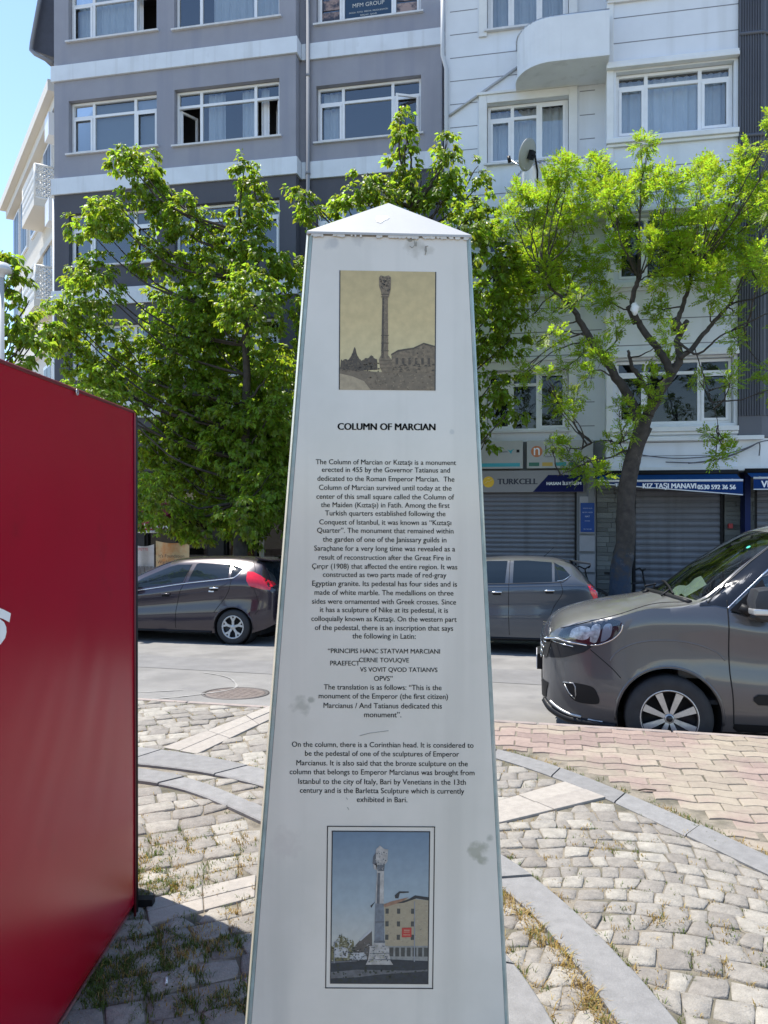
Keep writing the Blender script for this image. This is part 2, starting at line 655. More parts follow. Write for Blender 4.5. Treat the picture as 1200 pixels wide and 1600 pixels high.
# setts
m_sett = mat("granite_sett", (0.25, 0.228, 0.195), 0.82, var=0.22, vscale=22, grain=.16, bump=0.7, bscale=90, island=0.24, detail=10,
             wear=((0.20, 0.19, 0.175), 6, 0.55, 0.72))
m_bed = mat("sandy_joint", (0.21, 0.182, 0.14), 0.95, var=0.3, vscale=14, bump=0.9, bscale=80, alt=(0.11, 0.10, 0.07), altscale=3)
kv = lambda u: 5.83 + (2 - u) * 0.028          # kerb line of the square, street frame
mb = MB()
for i in range(60):
    u0, u1 = -30 + i, -29 + i
    mb.poly([W(u0, -20, -0.008), W(u1, -20, -0.008), W(u1, kv(u1) - .05, -0.008), W(u0, kv(u0) - .05, -0.008)])
tag(mb.build("paving_bed", m_bed), kind='structure')
# kerb along the road
mb = MB()
for i in range(-14, 12):
    u0, u1 = i * 0.95 + .004, i * 0.95 + .946
    mb.prism([W(u0, kv(u0) - .06, -0.4), W(u1, kv(u1) - .06, -0.4), W(u1, kv(u1), -0.4), W(u0, kv(u0), -0.4)], (0, 0, 0.402))
m_rkerb = mat("worn_kerb", (0.27, 0.225, 0.20), 0.85, var=0.16, vscale=12, bump=0.5, bscale=80, island=0.1)
tag(mb.build("road_kerb", m_rkerb, bevel=0.02), kind='structure')


def street(p): return (p[0] * CT - p[1] * ST, p[0] * ST + p[1] * CT)


areaA, areaC, areaB = AREAS[0], AREAS[1], AREAS[2]
B_out = resample(ARCS[2][0], 60)


def beyond_B(p):                      # on the brick side of the outer band
    if p[0] < 0.25: return False
    best = min(range(len(B_out) - 1), key=lambda i: (B_out[i] - Vector((p[0], p[1], 0))).length)
    a, b = B_out[best], B_out[best + 1]
    d = b - a
    return d.x * (p[1] - a.y) - d.y * (p[0] - a.x) > 0


def bad(p, m=0.0):
    return any(inside(p, A) for A in AREAS)


STONES = []


def sett(mb, pts, z, top=0.8, h=0.05):
    cen = sum(pts, Vector()) / len(pts)
    n = len(pts)
    # an extra point on each side gives the hewn outline
    ring = []
    for i in range(n):
        a, b = pts[i], pts[(i + 1) % n]
        ring.append(a.lerp(cen, random.uniform(.03, .09)))
        ring.append(a.lerp(b, random.uniform(.3, .7)).lerp(cen, random.uniform(-.05, .06)))
    m = len(ring)
    tx, ty = random.uniform(-.035, .035), random.uniform(-.035, .035)
    def hz(p): return z + (p.x - cen.x) * tx + (p.y - cen.y) * ty
    lo = [Vector((p.x, p.y, -h)) for p in ring]
    s = [Vector((p.x, p.y, hz(p) - random.uniform(.004, .008))) for p in ring]
    s2 = [p.lerp(cen, 0.075) for p in ring]
    s2 = [Vector((p.x, p.y, hz(p) - .002)) for p in s2]
    s3 = [p.lerp(cen, 0.5) for p in ring]
    s3 = [Vector((p.x, p.y, hz(p) + random.uniform(0, .004))) for p in s3]
    vs = lo + s + s2 + s3 + [Vector((cen.x, cen.y, z + .003))]
    fs = []
    for r in range(3):
        for i in range(m):
            j = (i + 1) % m
            fs.append((r * m + i, r * m + j, (r + 1) * m + j, (r + 1) * m + i))
    for i in range(m):
        fs.append((3 * m + i, 3 * m + (i + 1) % m, 4 * m))
    mb.add(vs, fs, True)
    STONES.append(cen)


def field(mb, fn, na, nb, ok, jit=0.2, stagger=True, gap=0.02):
    """rows of hewn stones; fn(a, b) maps row/column steps onto the ground"""
    J = {}
    def corner(a, b, row):
        k = (round(a, 3), round(b, 3), row)
        if k not in J:
            J[k] = (random.uniform(-jit, jit), random.uniform(-jit, jit) * .6)
        return J[k]
    for b in range(nb):
        a = random.random() if stagger else 0
        while a < na:
            wd = random.uniform(0.72, 1.35)
            q = []
            for (aa, bb) in ((a, b), (a + wd, b), (a + wd, b + 1), (a, b + 1)):
                jx, jy = corner(aa, bb, b)
                q.append(Vector((*fn(aa + jx * .35, bb + jy * .4), 0)))
            cen = sum(q, Vector()) / 4
            if ok(cen):
                q = [p.lerp(cen, gap * random.uniform(.5, 1.8)) for p in q]
                q2 = []
                for p in q:
                    for _ in range(7):
                        if ok(p): break
                        p = p.lerp(cen, .16)
                    q2.append(p)
                ar = abs(sum(q2[i].x * q2[(i + 1) % 4].y - q2[(i + 1) % 4].x * q2[i].y for i in range(4))) / 2
                if ar > .0035: sett(mb, q2, random.uniform(-.005, .005))
            a += wd


def in_region(p):
    u, v = street(p)
    return v < kv(u) - 0.07 and p[1] > 0.25 and -4.4 < p[0] < 4.2


# left and middle: courses running up to the right
mb = MB()
A1 = R(20)
def fn1(a, b):
    x, y = -5.2 + a * .142, 0.2 + b * .132
    y += 0.06 * math.sin(x * 1.7)
    return (x * math.cos(A1) - y * math.sin(A1) + 1.2, x * math.sin(A1) + y * math.cos(A1))
ok1 = lambda p: in_region(p) and not bad(p) and not beyond_B(p) and p.x < 0.35 + 0.1 * math.sin(p.y * 9)
field(mb, fn1, 70, 56, ok1, jit=.42)
# right, between the kerb and the outer band: fan shaped courses
def fn2(a, b):
    r = 0.35 + b * .108
    th = R(200) - a * .118 / max(r, .35) * 1.0
    cx, cy = 0.35, 2.0
    return (cx + r * math.cos(th), cy + r * math.sin(th))
def fn3(a, b):
    x, y = -0.5 + a * .104, -.6 + b * .114
    y2 = y + 0.16 * math.sin(x * 2.3 + 0.6) + 0.05 * math.sin(y * 3 + x)
    x2 = x + 0.07 * math.sin(y * 2.6)
    A = R(-14)
    return (x2 * math.cos(A) - y2 * math.sin(A), x2 * math.sin(A) + y2 * math.cos(A) + 0.4)
ok3 = lambda p: in_region(p) and not bad(p) and not beyond_B(p) and p.x >= 0.35 + 0.1 * math.sin(p.y * 9)
field(mb, fn3, 46, 60, ok3, jit=0.46, gap=0.02)
tag(mb.build("cobbled_paving", m_sett, recalc=True), kind='structure')

# interlocking brick pavers on the roadside
m_brick = mat("red_paver", (0.25, 0.186, 0.157), 0.85, grain=.1, var=0.12, vscale=25, bump=0.4, bscale=140, island=0.13,
              alt=(0.275, 0.232, 0.178), altscale=0.9, altlo=0.47, althi=0.56, wear=((0.22, 0.19, 0.14), 4, 0.6, 0.75))
mb = MB()
pl, pw = 0.225, 0.112
for j in range(60):
    for i in range(-6, 26):
        u0 = i * pl + (pl / 2 if j % 2 else 0) - 0.6 + random.uniform(-.004, .004)
        v0 = 5.765 - j * pw
        def edge(t, v): return v + 0.012 * math.sin(2 * math.pi * (u0 + pl * t) / pl)
        ring = [(u0 + .004 + (pl - .008) * t / 8, edge(t / 8, v0) - .004) for t in range(9)]
        ring += [(u0 + .004 + (pl - .008) * t / 8, edge(t / 8, v0 - pw) + .004) for t in range(8, -1, -1)]
        vv = lambda u, v: v + (2 - u) * 0.028
        w3 = [W(u, vv(u, v), 0) for u, v in ring]
        cen = sum(w3, Vector()) / len(w3)
        if not beyond_B(cen) or inside(cen, areaB) or cen.x > 5 or cen.y < 0.5: continue
        if any(inside(p, areaB) for p in w3):
            w3 = [p.lerp(cen, .25) for p in w3]
            if any(inside(p, areaB) for p in w3): continue
        z = random.uniform(-.003, .003) - 0.002
        n = len(w3)
        lo = [Vector((p.x, p.y, -.04)) for p in w3]
        s = [Vector((p.x, p.y, z - .004)) for p in w3]
        s2 = [p.lerp(cen, .045) for p in w3]
        s2 = [Vector((p.x, p.y, z)) for p in s2]
        fs = [(r * n + i2, r * n + (i2 + 1) % n, (r + 1) * n + (i2 + 1) % n, (r + 1) * n + i2) for r in range(2) for i2 in range(n)]
        fs.append(tuple(range(2 * n, 3 * n)))
        mb.add(lo + s + s2, fs)
tag(mb.build("brick_paving", m_brick), kind='structure')

# grass in the joints (nobody could count the blades)
m_green = mat("green_grass", (0.12, 0.16, 0.035), 0.8, island=0.5, transl=(1.0, 1.0, 0.5))
m_dry = mat("dry_grass", (0.42, 0.30, 0.11), 0.85, island=0.4, transl=(1.0, 0.9, 0.6))


def tuft(mb, x, y, n, h, spread, zb=-.012):
    for _ in range(n):
        a = random.uniform(0, 6.283); r = spread * math.sqrt(random.random())
        bx, by = x + r * math.cos(a), y + r * math.sin(a)
        hh = h * random.uniform(.4, 1.2)
        ln = random.uniform(.3, 1.6) * hh
        d = random.uniform(0, 6.283)
        w = random.uniform(.0012, .0026)
        px, py = -math.sin(d) * w, math.cos(d) * w
        t1 = (bx + math.cos(d) * ln * .4, by + math.sin(d) * ln * .4, zb + hh * .7)
        t2 = (bx + math.cos(d) * ln, by + math.sin(d) * ln, zb + hh)
        mb.add([(bx - px, by - py, -.012), (bx + px, by + py, -.012), (t1[0] + px * .7, t1[1] + py * .7, t1[2]), (t1[0] - px * .7, t1[1] - py * .7, t1[2]), t2],
               [(0, 1, 2, 3), (3, 2, 4)])


gr, dr = MB(), MB()
ia = resample(ARCS[0][1], 300)
oc = resample(ARCS[1][0], 300)
for i in range(120, 290):             # dry strip along the inner side of the big kerb
    p = ia[i]
    if p.y > 3.9: continue
    q = p.lerp(oc[i], random.uniform(.02, .3))
    tuft(dr, q.x, q.y, 34, .032, .04)
    if random.random() < .3: tuft(gr, q.x, q.y, 10, .035, .03)
    if random.random() < .5:
        q = p.lerp(oc[i], random.uniform(.7, .98)); tuft(gr if random.random() < .5 else dr, q.x, q.y, 8, .03, .02)
oa = resample(ARCS[0][0], 400)
for i in range(60, 400):
    if random.random() < .5:
        p = oa[i]; tuft(gr if random.random() < .75 else dr, p.x + .01, p.y + .012, 9, .025, .014)
for i in range(300):
    if random.random() < .5:
        p = oc[i]; tuft(dr if random.random() < .6 else gr, p.x, p.y, 7, .022, .016)
bo = resample(ARCS[2][0], 300)
for i in range(300):
    if random.random() < .35:
        p = bo[i]; tuft(gr if random.random() < .5 else dr, p.x + .02, p.y + .02, 12, .022, .03)
# weedy patch in the shade of the red booth
for _ in range(160):
    x, y = random.uniform(-1.02, -.35), random.uniform(2.1, 3.5)
    if bad((x, y)): continue
    dn = math.exp(-((x + .82) / .3) ** 2) * (1.0 if y < 2.9 else .55)
    if random.random() > dn + .12: continue
    tuft(gr if random.random() < .72 else dr, x, y, random.randint(14, 26), .02, .045, -.003)
for (px, py, s, n, k) in ((600 - 340, 1330, .1, 26, 0), (235, 1340, .12, 40, 1), (300, 1385, .1, 30, 1), (330, 1310, .12, 26, 1), (270, 1310, .08, 14, 0),
                          (390, 1330, .08, 20, 0), (380, 1425, .06, 14, 1), (1000, 1445, .08, 14, 1), (1100, 1300, .1, 10, 0), (1140, 1505, .1, 14, 1),
                          (920, 1310, .1, 12, 1), (1080, 1440, .1, 12, 0), (1180, 1480, .1, 12, 1), (960, 1330, .08, 8, 1), (225, 1380, .05, 20, 0)):
    x, y = G(px, py)
    for _ in range(n):
        a = random.uniform(0, 6.28); r = s * math.sqrt(random.random()) * 1.6
        tuft(dr if random.random() < (.75 if k else .3) else gr, x + r * math.cos(a), y + r * math.sin(a), 9, .018, .022, -.004)
# lumpy weeds by the booth
for (cx, cy) in ((640, 930), (760, 955), (700, 1150), (765, 1230), (490, 1300), (560, 1360), (420, 1370), (965, 1160), (540, 1425), (620, 1225), (780, 1345), (935, 1470), (1045, 1450), (600, 1290), (520, 1330), (860, 1215), (450, 1400), (640, 850)):
    x0, y0 = G(cx / 2.857, 1060 + cy / 2.857)
    for _ in range(random.randint(14, 28)):
        a = random.uniform(0, 6.28); r = .085 * math.sqrt(random.random())
        x, y = x0 + r * math.cos(a) * 1.5, y0 + r * math.sin(a) * .8
        if bad((x, y)) and cy > 1000: continue
        tuft(gr if random.random() < .78 else dr, x, y, 16, .02, .022, -.003)
# thin growth in random joints
for c in random.sample(STONES, min(2600, len(STONES))):
    if c.y < 1.6 or (c.x < 0 and c.y < 2.7): continue
    a = random.uniform(0, 6.28)
    if bad((c.x + .07 * math.cos(a), c.y + .062 * math.sin(a))): continue
    tuft(dr if random.random() < .62 else gr, c.x + .07 * math.cos(a), c.y + .062 * math.sin(a), random.randint(5, 11), .013, .026, -.006)
tag(gr.build("green_grass", m_green, recalc=False), "short green grass growing in the joints of the stone paving", "grass", kind='stuff')
tag(dr.build("dry_grass", m_dry, recalc=False), "dry yellow grass growing along the kerbs and stone joints", "grass", kind='stuff')

# litter
x, y = G(259, 1540)
mb = MB(); mb.tube([(x - .004, y + .016, .012), (x + .004, y - .016, .012)], .0042, 10)
tag(mb.build("cigarette_butt", M_WHITE), "white cigarette butt lying on the shaded setts beside the red booth", "cigarette butt")
x, y = G(1012, 1237)
mb = MB(); mb.tube([(x - .05, y, .006), (x - .01, y + .006, .01), (x + .05, y - .004, .007)], .004, 6)
tag(mb.build("twig", mat("bark_bit", (.06, .045, .03), .9)), "short dark twig lying on the red brick paving", "twig")

# ------------------------------------------------------------------ buildings
def wall_open(mb, u0, u1, z0, z1, v, opens, depth=0.16):
    """front wall with real openings and reveals (street frame, faces -v)"""
    us = sorted({u0, u1} | {o[0] for o in opens} | {o[1] for o in opens})
    zs = sorted({z0, z1} | {o[2] for o in opens} | {o[3] for o in opens})
    us = [u for u in us if u0 - 1e-6 <= u <= u1 + 1e-6]
    zs = [z for z in zs if z0 - 1e-6 <= z <= z1 + 1e-6]
    for i in range(len(us) - 1):
        for j in range(len(zs) - 1):
            cu, cz = (us[i] + us[i + 1]) / 2, (zs[j] + zs[j + 1]) / 2
            if any(o[0] < cu < o[1] and o[2] < cz < o[3] for o in opens): continue
            mb.poly([(us[i], v, zs[j]), (us[i + 1], v, zs[j]), (us[i + 1], v, zs[j + 1]), (us[i], v, zs[j + 1])])
    for a, b, c, d in opens:
        e = v + depth
        mb.poly([(a, v, c), (a, e, c), (a, e, d), (a, v, d)])
        mb.poly([(b, v, c), (b, v, d), (b, e, d), (b, e, c)])
        mb.poly([(a, v, d), (a, e, d), (b, e, d), (b, v, d)])
        mb.poly([(a, v, c), (b, v, c), (b, e, c), (a, e, c)])


m_pvc = mat("window_pvc", (0.76, 0.77, 0.78), 0.4, var=0.04)
m_sill = mat("window_sill", (0.62, 0.62, 0.62), 0.6, var=0.1)
m_pane = glass_mat("window_glass", (0.66, 0.72, 0.76), 0.16)
m_pane2 = glass_mat("window_glass_lower", (0.5, 0.54, 0.56), 0.03)  # darker copy standing for dark reflections of the street opposite, which is not built
m_curt = mat("net_curtain", (0.80, 0.81, 0.82), 0.9, var=0.06, vscale=3)
m_blind = mat("grey_blind", (0.32, 0.35, 0.38), 0.9)
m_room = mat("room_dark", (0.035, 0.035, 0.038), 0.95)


def curtain(mb, a, b, z0, z1, v, taper=0.0, amp=0.035):
    n = max(8, int((b - a) / 0.02))
    vs, fs = [], []
    ph = random.uniform(0, 6)
    for i in range(n + 1):
        t = i / n
        u = a + (b - a) * t
        w = amp * (math.sin(t * (b - a) * 42 + ph) + .5 * math.sin(t * (b - a) * 71 + 1.3 * ph))
        vs += [(u, v + w, z0), (u, v + w * .8, z1)]
        if i: fs.append((2 * i - 2, 2 * i, 2 * i + 1, 2 * i - 1))
    mb.add(vs, fs, True)


def window(parent, a, b, z0, z1, v, mull, trans=None, sashes=(), cur=None, sill=True, blind=False, door=None, pane=None, ajar=()):
    """frame (part) with sashes, pane, curtain and sill (sub-parts); frame front sits at v"""
    f = MB()
    w, d = 0.055, 0.07
    f.box(a, b, v, v + d, z0, z0 + w); f.box(a, b, v, v + d, z1 - w, z1)
    f.box(a, a + w, v + .002, v + d, z0 + w, z1 - w); f.box(b - w, b, v + .002, v + d, z0 + w, z1 - w)
    for m in mull:
        f.box(m - w * .62, m + w * .62, v + .003, v + d, z0 + w, z1 - w)
    edges = [a + w] + [x for m in mull for x in (m - w * .62, m + w * .62)] + [b - w]
    cols = [(edges[2 * i], edges[2 * i + 1]) for i in range(len(edges) // 2)]
    if trans:
        for k, (p, q) in enumerate(cols):
            if door is not None and k == door: continue
            f.box(p, q, v + .004, v + d, trans - w * .55, trans + w * .55)
    fo = f.build("window", m_pvc, parent)
    if sashes:
        for k in sashes:
            s = MB()
            p, q = cols[k]
            zt = (trans - w * .55) if (trans and k != door) else z1 - w
            ww = 0.05
            s.box(p, q, v - .018, v - .001, z0 + w, z0 + w + ww); s.box(p, q, v - .018, v - .001, zt - ww, zt)
            s.box(p, p + ww, v - .016, v - .001, z0 + w + ww, zt - ww); s.box(q - ww, q, v - .016, v - .001, z0 + w + ww, zt - ww)
            s.build("sash", m_pvc, fo)
    for k, (p, q) in enumerate(cols):
        zr_ = trans if (trans and not (door is not None and k == door)) else None
        for (y0, y1) in ([(z0, zr_), (zr_, z1)] if zr_ else [(z0, z1)]):
            if k in ajar and y0 == z0: continue
            g = MB()
            tl_ = random.uniform(-.004, .004)
            g.poly([(p - .02, v + d * .6 + tl_, y0 + .02), (q + .02, v + d * .6 - tl_, y0 + .02), (q + .02, v + d * .6 - tl_, y1 - .02), (p - .02, v + d * .6 + tl_, y1 - .02)])
            g.build("pane", pane or m_pane, fo)
    if cur:
        for (p, q) in cur:
            c = MB()
            curtain(c, p, q, z0 + .02, z1 - .02, v + .22)
            c.build("curtain", m_curt, fo)
    if blind:
        c = MB(); c.poly([(a, v + .14, z0), (b, v + .14, z0), (b, v + .14, z1), (a, v + .14, z1)])
        c.build("blind", m_blind, fo)
    if sill:
        c = MB(); c.box(a - .07, b + .07, v - .21, v - .02, z0 - .045, z0 - .003)
        c.build("sill", m_sill, fo)
    return fo


# ---- grey apartment block on the left
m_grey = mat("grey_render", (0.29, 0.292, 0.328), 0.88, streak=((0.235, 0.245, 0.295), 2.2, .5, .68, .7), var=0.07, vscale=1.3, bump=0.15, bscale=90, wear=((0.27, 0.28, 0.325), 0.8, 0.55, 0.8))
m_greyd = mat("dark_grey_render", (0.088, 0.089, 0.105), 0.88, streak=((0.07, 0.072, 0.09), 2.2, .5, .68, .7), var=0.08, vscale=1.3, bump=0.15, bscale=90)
m_band = mat("white_band", (0.66, 0.70, 0.74), 0.8, streak=((0.50, 0.52, 0.53), 5, .55, .72, .6), var=0.06, vscale=2, wear=((0.5, 0.53, 0.56), 2.2, 0.62, 0.8))
VL, VRt = 17.6, 17.95
UL, UF, UR = -12.08, -5.66, -2.21
ZTOP = 14.9
gb = thing("apartment_block", "grey rendered apartment block with white bands between its storeys", "building", (UL, VL, Z_FAR), True)
bands = [(12.44, 12.83), (9.57, 9.98), (6.72, 7.13), (3.87, 4.28)]
split = 9.57
rowz = [2.85, 0, -2.85, -5.7]
def gz(k): return rowz[k]
L1 = (-11.66, -9.26, 10.59, 11.92); L2 = (-8.77, -6.08, 10.54, 11.90); R1 = (-5.25, -2.71, 10.45, 11.80)
def opens(o): return [(o[0] - .01, o[1] + .01, o[2] + r - .01, o[3] + r + .01) for r in rowz]
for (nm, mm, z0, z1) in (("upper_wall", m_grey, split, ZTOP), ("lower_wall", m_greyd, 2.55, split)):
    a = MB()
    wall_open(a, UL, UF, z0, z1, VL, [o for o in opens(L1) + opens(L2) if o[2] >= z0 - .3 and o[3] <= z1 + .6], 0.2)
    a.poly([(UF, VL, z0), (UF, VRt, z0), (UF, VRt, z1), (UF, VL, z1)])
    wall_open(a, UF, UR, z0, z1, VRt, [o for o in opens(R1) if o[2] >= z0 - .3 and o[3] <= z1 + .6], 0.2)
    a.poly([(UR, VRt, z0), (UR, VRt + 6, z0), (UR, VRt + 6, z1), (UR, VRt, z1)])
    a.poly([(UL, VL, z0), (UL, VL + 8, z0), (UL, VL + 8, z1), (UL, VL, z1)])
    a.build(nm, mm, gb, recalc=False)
for z0, z1 in bands:
    a = MB()
    a.box(UL - .06, UF + .05, VL - .06, VL + .0, z0, z1)
    a.box(UF - .0, UF + .05, VL, VRt - .06, z0, z1)
    a.box(UF + .05, UR + .06, VRt - .06, VRt, z0, z1)
    a.box(UR, UR + .06, VRt, VRt + 3, z0, z1)
    a.box(UL - .06, UL, VL, VL + 3, z0, z1)
    a.build("storey_band", m_band, gb, bevel=0.008)
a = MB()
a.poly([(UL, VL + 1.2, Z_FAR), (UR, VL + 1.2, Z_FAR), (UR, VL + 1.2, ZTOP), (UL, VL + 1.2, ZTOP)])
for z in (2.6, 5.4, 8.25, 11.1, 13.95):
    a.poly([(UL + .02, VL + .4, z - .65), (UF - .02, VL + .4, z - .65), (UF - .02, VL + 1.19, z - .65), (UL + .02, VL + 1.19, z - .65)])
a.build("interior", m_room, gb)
a = MB(); a.box(UL - .1, UR + .05, VL - .1, VL + 8, ZTOP, ZTOP + .2)
a.build("roof", m_greyd, gb)
for r in rowz:
    k = rowz.index(r)
    window(gb, L1[0], L1[1], L1[2] + r, L1[3] + r, VL + .14, (-11.05, -9.9), 11.55 + r, (0, 2) if k != 0 else (0,), blind=(k == 1), ajar=(2,) if k == 0 else (),
           cur=None if k in (1, 2) else [(L1[0] + .05, L1[1] - .55)])
    window(gb, L2[0], L2[1], L2[2] + r, L2[3] + r, VL + .14, (-8.13, -6.72), 11.53 + r, () if k in (0, 1) else (2,), ajar=(0, 2) if k == 1 else (),
           cur={0: [(-7.9, -6.15)], 1: [(-8.05, -7.6), (-7.15, -6.78), (-6.66, -6.45)], 2: None, 3: [(-8.6, -7.7)]}[k])
    window(gb, R1[0], R1[1], R1[2] + r, R1[3] + r, VRt + .14, (-4.62, -3.4), 11.42 + r, (0, 2), cur=[(-5.15, -4.7)] if k == 1 else None, blind=(k == 2))
# opened casements of the middle row
a = MB()
def casement(mb, hinge, width, z0, z1, v, ang):
    ca, sa = math.cos(ang), math.sin(ang)
    ax = Vector((ca, sa, 0)); nz = Vector((-sa, ca, 0))
    h = Vector((hinge, v, 0))
    def bar(s0, s1, q0, q1):
        c = h + ax * (s0 + s1) / 2 + Vector((0, 0, (q0 + q1) / 2))
        mb.obox(c, ax * (s1 - s0) / 2, nz * .025, (0, 0, (q1 - q0) / 2))
    s = 1 if width > 0 else -1
    w = abs(width)
    bar(0, s * w, z0, z0 + .05); bar(0, s * w, z1 - .05, z1); bar(0, s * .05, z0 + .05, z1 - .05); bar(s * (w - .05), s * w, z0 + .05, z1 - .05)
casement(a, -8.70, .5, 10.6, 11.48, VL + .2, R(62))
a.build("open_casement", m_pvc, gb); a = MB()
casement(a, -6.15, -.5, 10.6, 11.48, VL + .2, R(-66))
a.build("open_casement", m_pvc, gb); a = MB()
casement(a, -2.78, -.55, 10.5, 11.38, VRt + .13, R(24))
a.build("open_casement", m_pvc, gb)
a = MB()
zz = 2.85
a.poly([(-4.58, VRt + .165, 10.5 + zz), (-3.44, VRt + .165, 10.5 + zz), (-3.44, VRt + .165, 11.75 + zz), (-4.58, VRt + .165, 11.75 + zz)])
m_pp = mat("poster_picture", (0.05, 0.05, 0.07), 0.5, alt=(0.35, 0.25, 0.22), altscale=5)
pos = a.build("window_poster", mat("poster_navy", (0.018, 0.05, 0.10), 0.5, var=.05), gb)
a = MB()
ex, ey = (1, 0, 0), (0, 0, 1)
put_text(a, "MFM GROUP", (-4.0, VRt + .160, 10.84 + zz), ex, ey, width=.78)
put_text(a, "MODA  FOTO  MEDYA  PRODUKSIYON", (-4.0, VRt + .160, 10.70 + zz), ex, ey, width=.95)
put_text(a, "REKLAM  AJANSI", (-4.0, VRt + .160, 10.62 + zz), ex, ey, width=.4)
put_text(a, "MFM", (-4.0, VRt + .160, 11.08 + zz), ex, ey, width=.72, height=.32, shear=.3)
a.build("poster_lettering", mat("poster_letters", (0.6, 0.58, 0.52), 0.5), pos)
for (p, q) in ((-5.18, -4.7), (-3.3, -2.8)):
    for k in range(3):
        a = MB()
        a.poly([(p, VRt + .165, 10.55 + zz + k * .3), (q, VRt + .165, 10.55 + zz + k * .3), (q, VRt + .165, 10.8 + zz + k * .3), (p, VRt + .165, 10.8 + zz + k * .3)])
        a.build("window_picture", m_pp, gb)
# drainpipe at the fold and the one at the end of the block
a = MB(); a.tube([(UF + .22, VRt - .09, Z_FAR), (UF + .22, VRt - .09, ZTOP)], .05, 12)
for z in (12.0, 9.65, 6.8): a.tube([(UF + .22, VRt - .09, z), (UF + .22, VRt - .09, z + .06)], .06, 12)
a.build("drainpipe", mat("grey_pipe", (0.25, 0.26, 0.28), 0.8, spec=.2), gb)
# dark overhanging bay on the left flank with its gutter
a = MB()
e0 = P3(70, -20, 18.2); 
pl = [P3(x, y, 18.3) for x, y in ((92, -60), (92, 92), (82, 90), (52, 80), (66, -2), (70, -60))]
a.prism(pl, (0, 1.6, 0))
a.build("side_bay", mat("bay_slate", (0.055, 0.058, 0.075), 0.8, var=.1), gb)
a = MB(); a.tube([P3(x, y, 18.2) for x, y in ((69, -60), (64, 0), (51, 70), (50, 80), (56, 86), (84, 100))], .055, 10)
a.build("gutter", mat("gutter_metal", (0.22, 0.22, 0.23), 0.5), gb)
a = MB(); a.tube([(UL - .03, VL + .02, Z_FAR), (UL - .03, VL + .02, 9.5)], .03, 8)
a.build("drainpipe", M_WHITE, gb)

# shopfronts under the maple
m_shop = mat("shop_wall", (0.028, 0.027, 0.026), 0.85, var=.15)
m_sglass = glass_mat("shop_glass", (0.2, 0.22, 0.22), 0.03)
a = MB()
wall_open(a, UL, UF, Z_FAR, 2.55, VL, [(-11.8, -10.0, -.2, 2.0), (-9.6, -7.9, -.55, 2.0), (-7.5, -5.9, -.2, 2.0)], .15)
wall_open(a, UF, UR, Z_FAR, 2.55, VRt, [(-5.3, -3.9, -.55, 2.0), (-3.6, -2.4, -.2, 2.0)], .15)
a.build("shopfront", m_shop, gb, recalc=False)
for p, q, v in ((-11.8, -10.0, VL), (-9.6, -7.9, VL), (-7.5, -5.9, VL), (-5.3, -3.9, VRt), (-3.6, -2.4, VRt)):
    a = MB()
    a.poly([(p, v + .14, -.6), (q, v + .14, -.6), (q, v + .14, 2.0), (p, v + .14, 2.0)])
    sw_ = a.build("shop_window", m_sglass, gb)
for p, q, v in ((-11.8, -10.0, VL), (-9.6, -7.9, VL), (-7.5, -5.9, VL), (-5.3, -3.9, VRt), (-3.6, -2.4, VRt)):
    a = MB()
    for u in (p, (p + q) / 2 - .03, q - .06): a.box(u, u + .06, v + .06, v + .135, -.6, 2.0)
    a.box(p, q, v + .05, v + .134, 1.5, 1.56)
    a.build("shop_frame", M_BLACK, gb)

# ---- white building on the right
m_wht = mat("white_render", (0.68, 0.71, 0.745), 0.85, streak=((0.55, 0.57, 0.58), 3, .54, .72, .55), var=0.05, vscale=1.2, bump=0.12, bscale=80, wear=((0.58, 0.6, 0.61), 1.6, 0.62, 0.82))
m_joint = mat("wall_joint", (0.22, 0.23, 0.25), 0.9)
m_trim = mat("white_moulding", (0.70, 0.71, 0.70), 0.8, var=0.06, vscale=3, wear=((0.55, 0.56, 0.55), 2, 0.6, 0.8))
VW, VB = 16.3, 15.6
WL, WB, WR, WC = -1.93, 1.34, 3.71, 4.12
ZT2 = 13.3
wb = thing("terraced_house", "white rendered house with grooved walls, rounded balconies and a projecting bay", "building", (WL, VW, Z_FAR), True)
wrow = [2.8, 0.0, -2.8, -5.6]
W1 = (-1.04, 0.61, 8.83, 10.08)
BW = (1.50, 3.63, 8.84, 10.08)
def wo(o): return [(o[0] - .01, o[1] + .01, o[2] + r - .01, o[3] + r + .01) for r in wrow]
a = MB()
wall_open(a, WL, WB, 3.0, ZT2, VW, wo(W1), .2)
a.poly([(WL, VW, Z_FAR), (WL, VW + 6, Z_FAR), (WL, VW + 6, ZT2), (WL, VW, ZT2)])
wall_open(a, WB, WR, 2.32, ZT2, VB, wo(BW), .22)
a.poly([(WB, VB, 2.32), (WB, VW, 2.32), (WB, VW, ZT2), (WB, VB, ZT2)])
a.build("wall", m_wht, wb, recalc=False)
a = MB()
for k in range(27):
    z = 3.3 + k * 0.49
    segs = [(WL + .1, WB - .06)]
    for o in wo(W1):
        if o[2] - .22 < z < o[3] + .25:
            segs = [(WL + .1, o[0] - .2), (o[1] + .22, WB - .2)]
    for p, q in segs: a.box(p, q, VW - .003, VW + .01, z - .009, z + .009)
    if not any(o[2] - .3 < z < o[3] + .22 for o in wo(BW)):
        a.box(WB + .1, WR, VB - .003, VB + .01, z - .009, z + .009)
for z in (2.62, 2.88, 3.1): a.box(WB + .1, WR, VB - .003, VB + .01, z - .007, z + .007)
a.build("wall_joint", m_joint, wb)
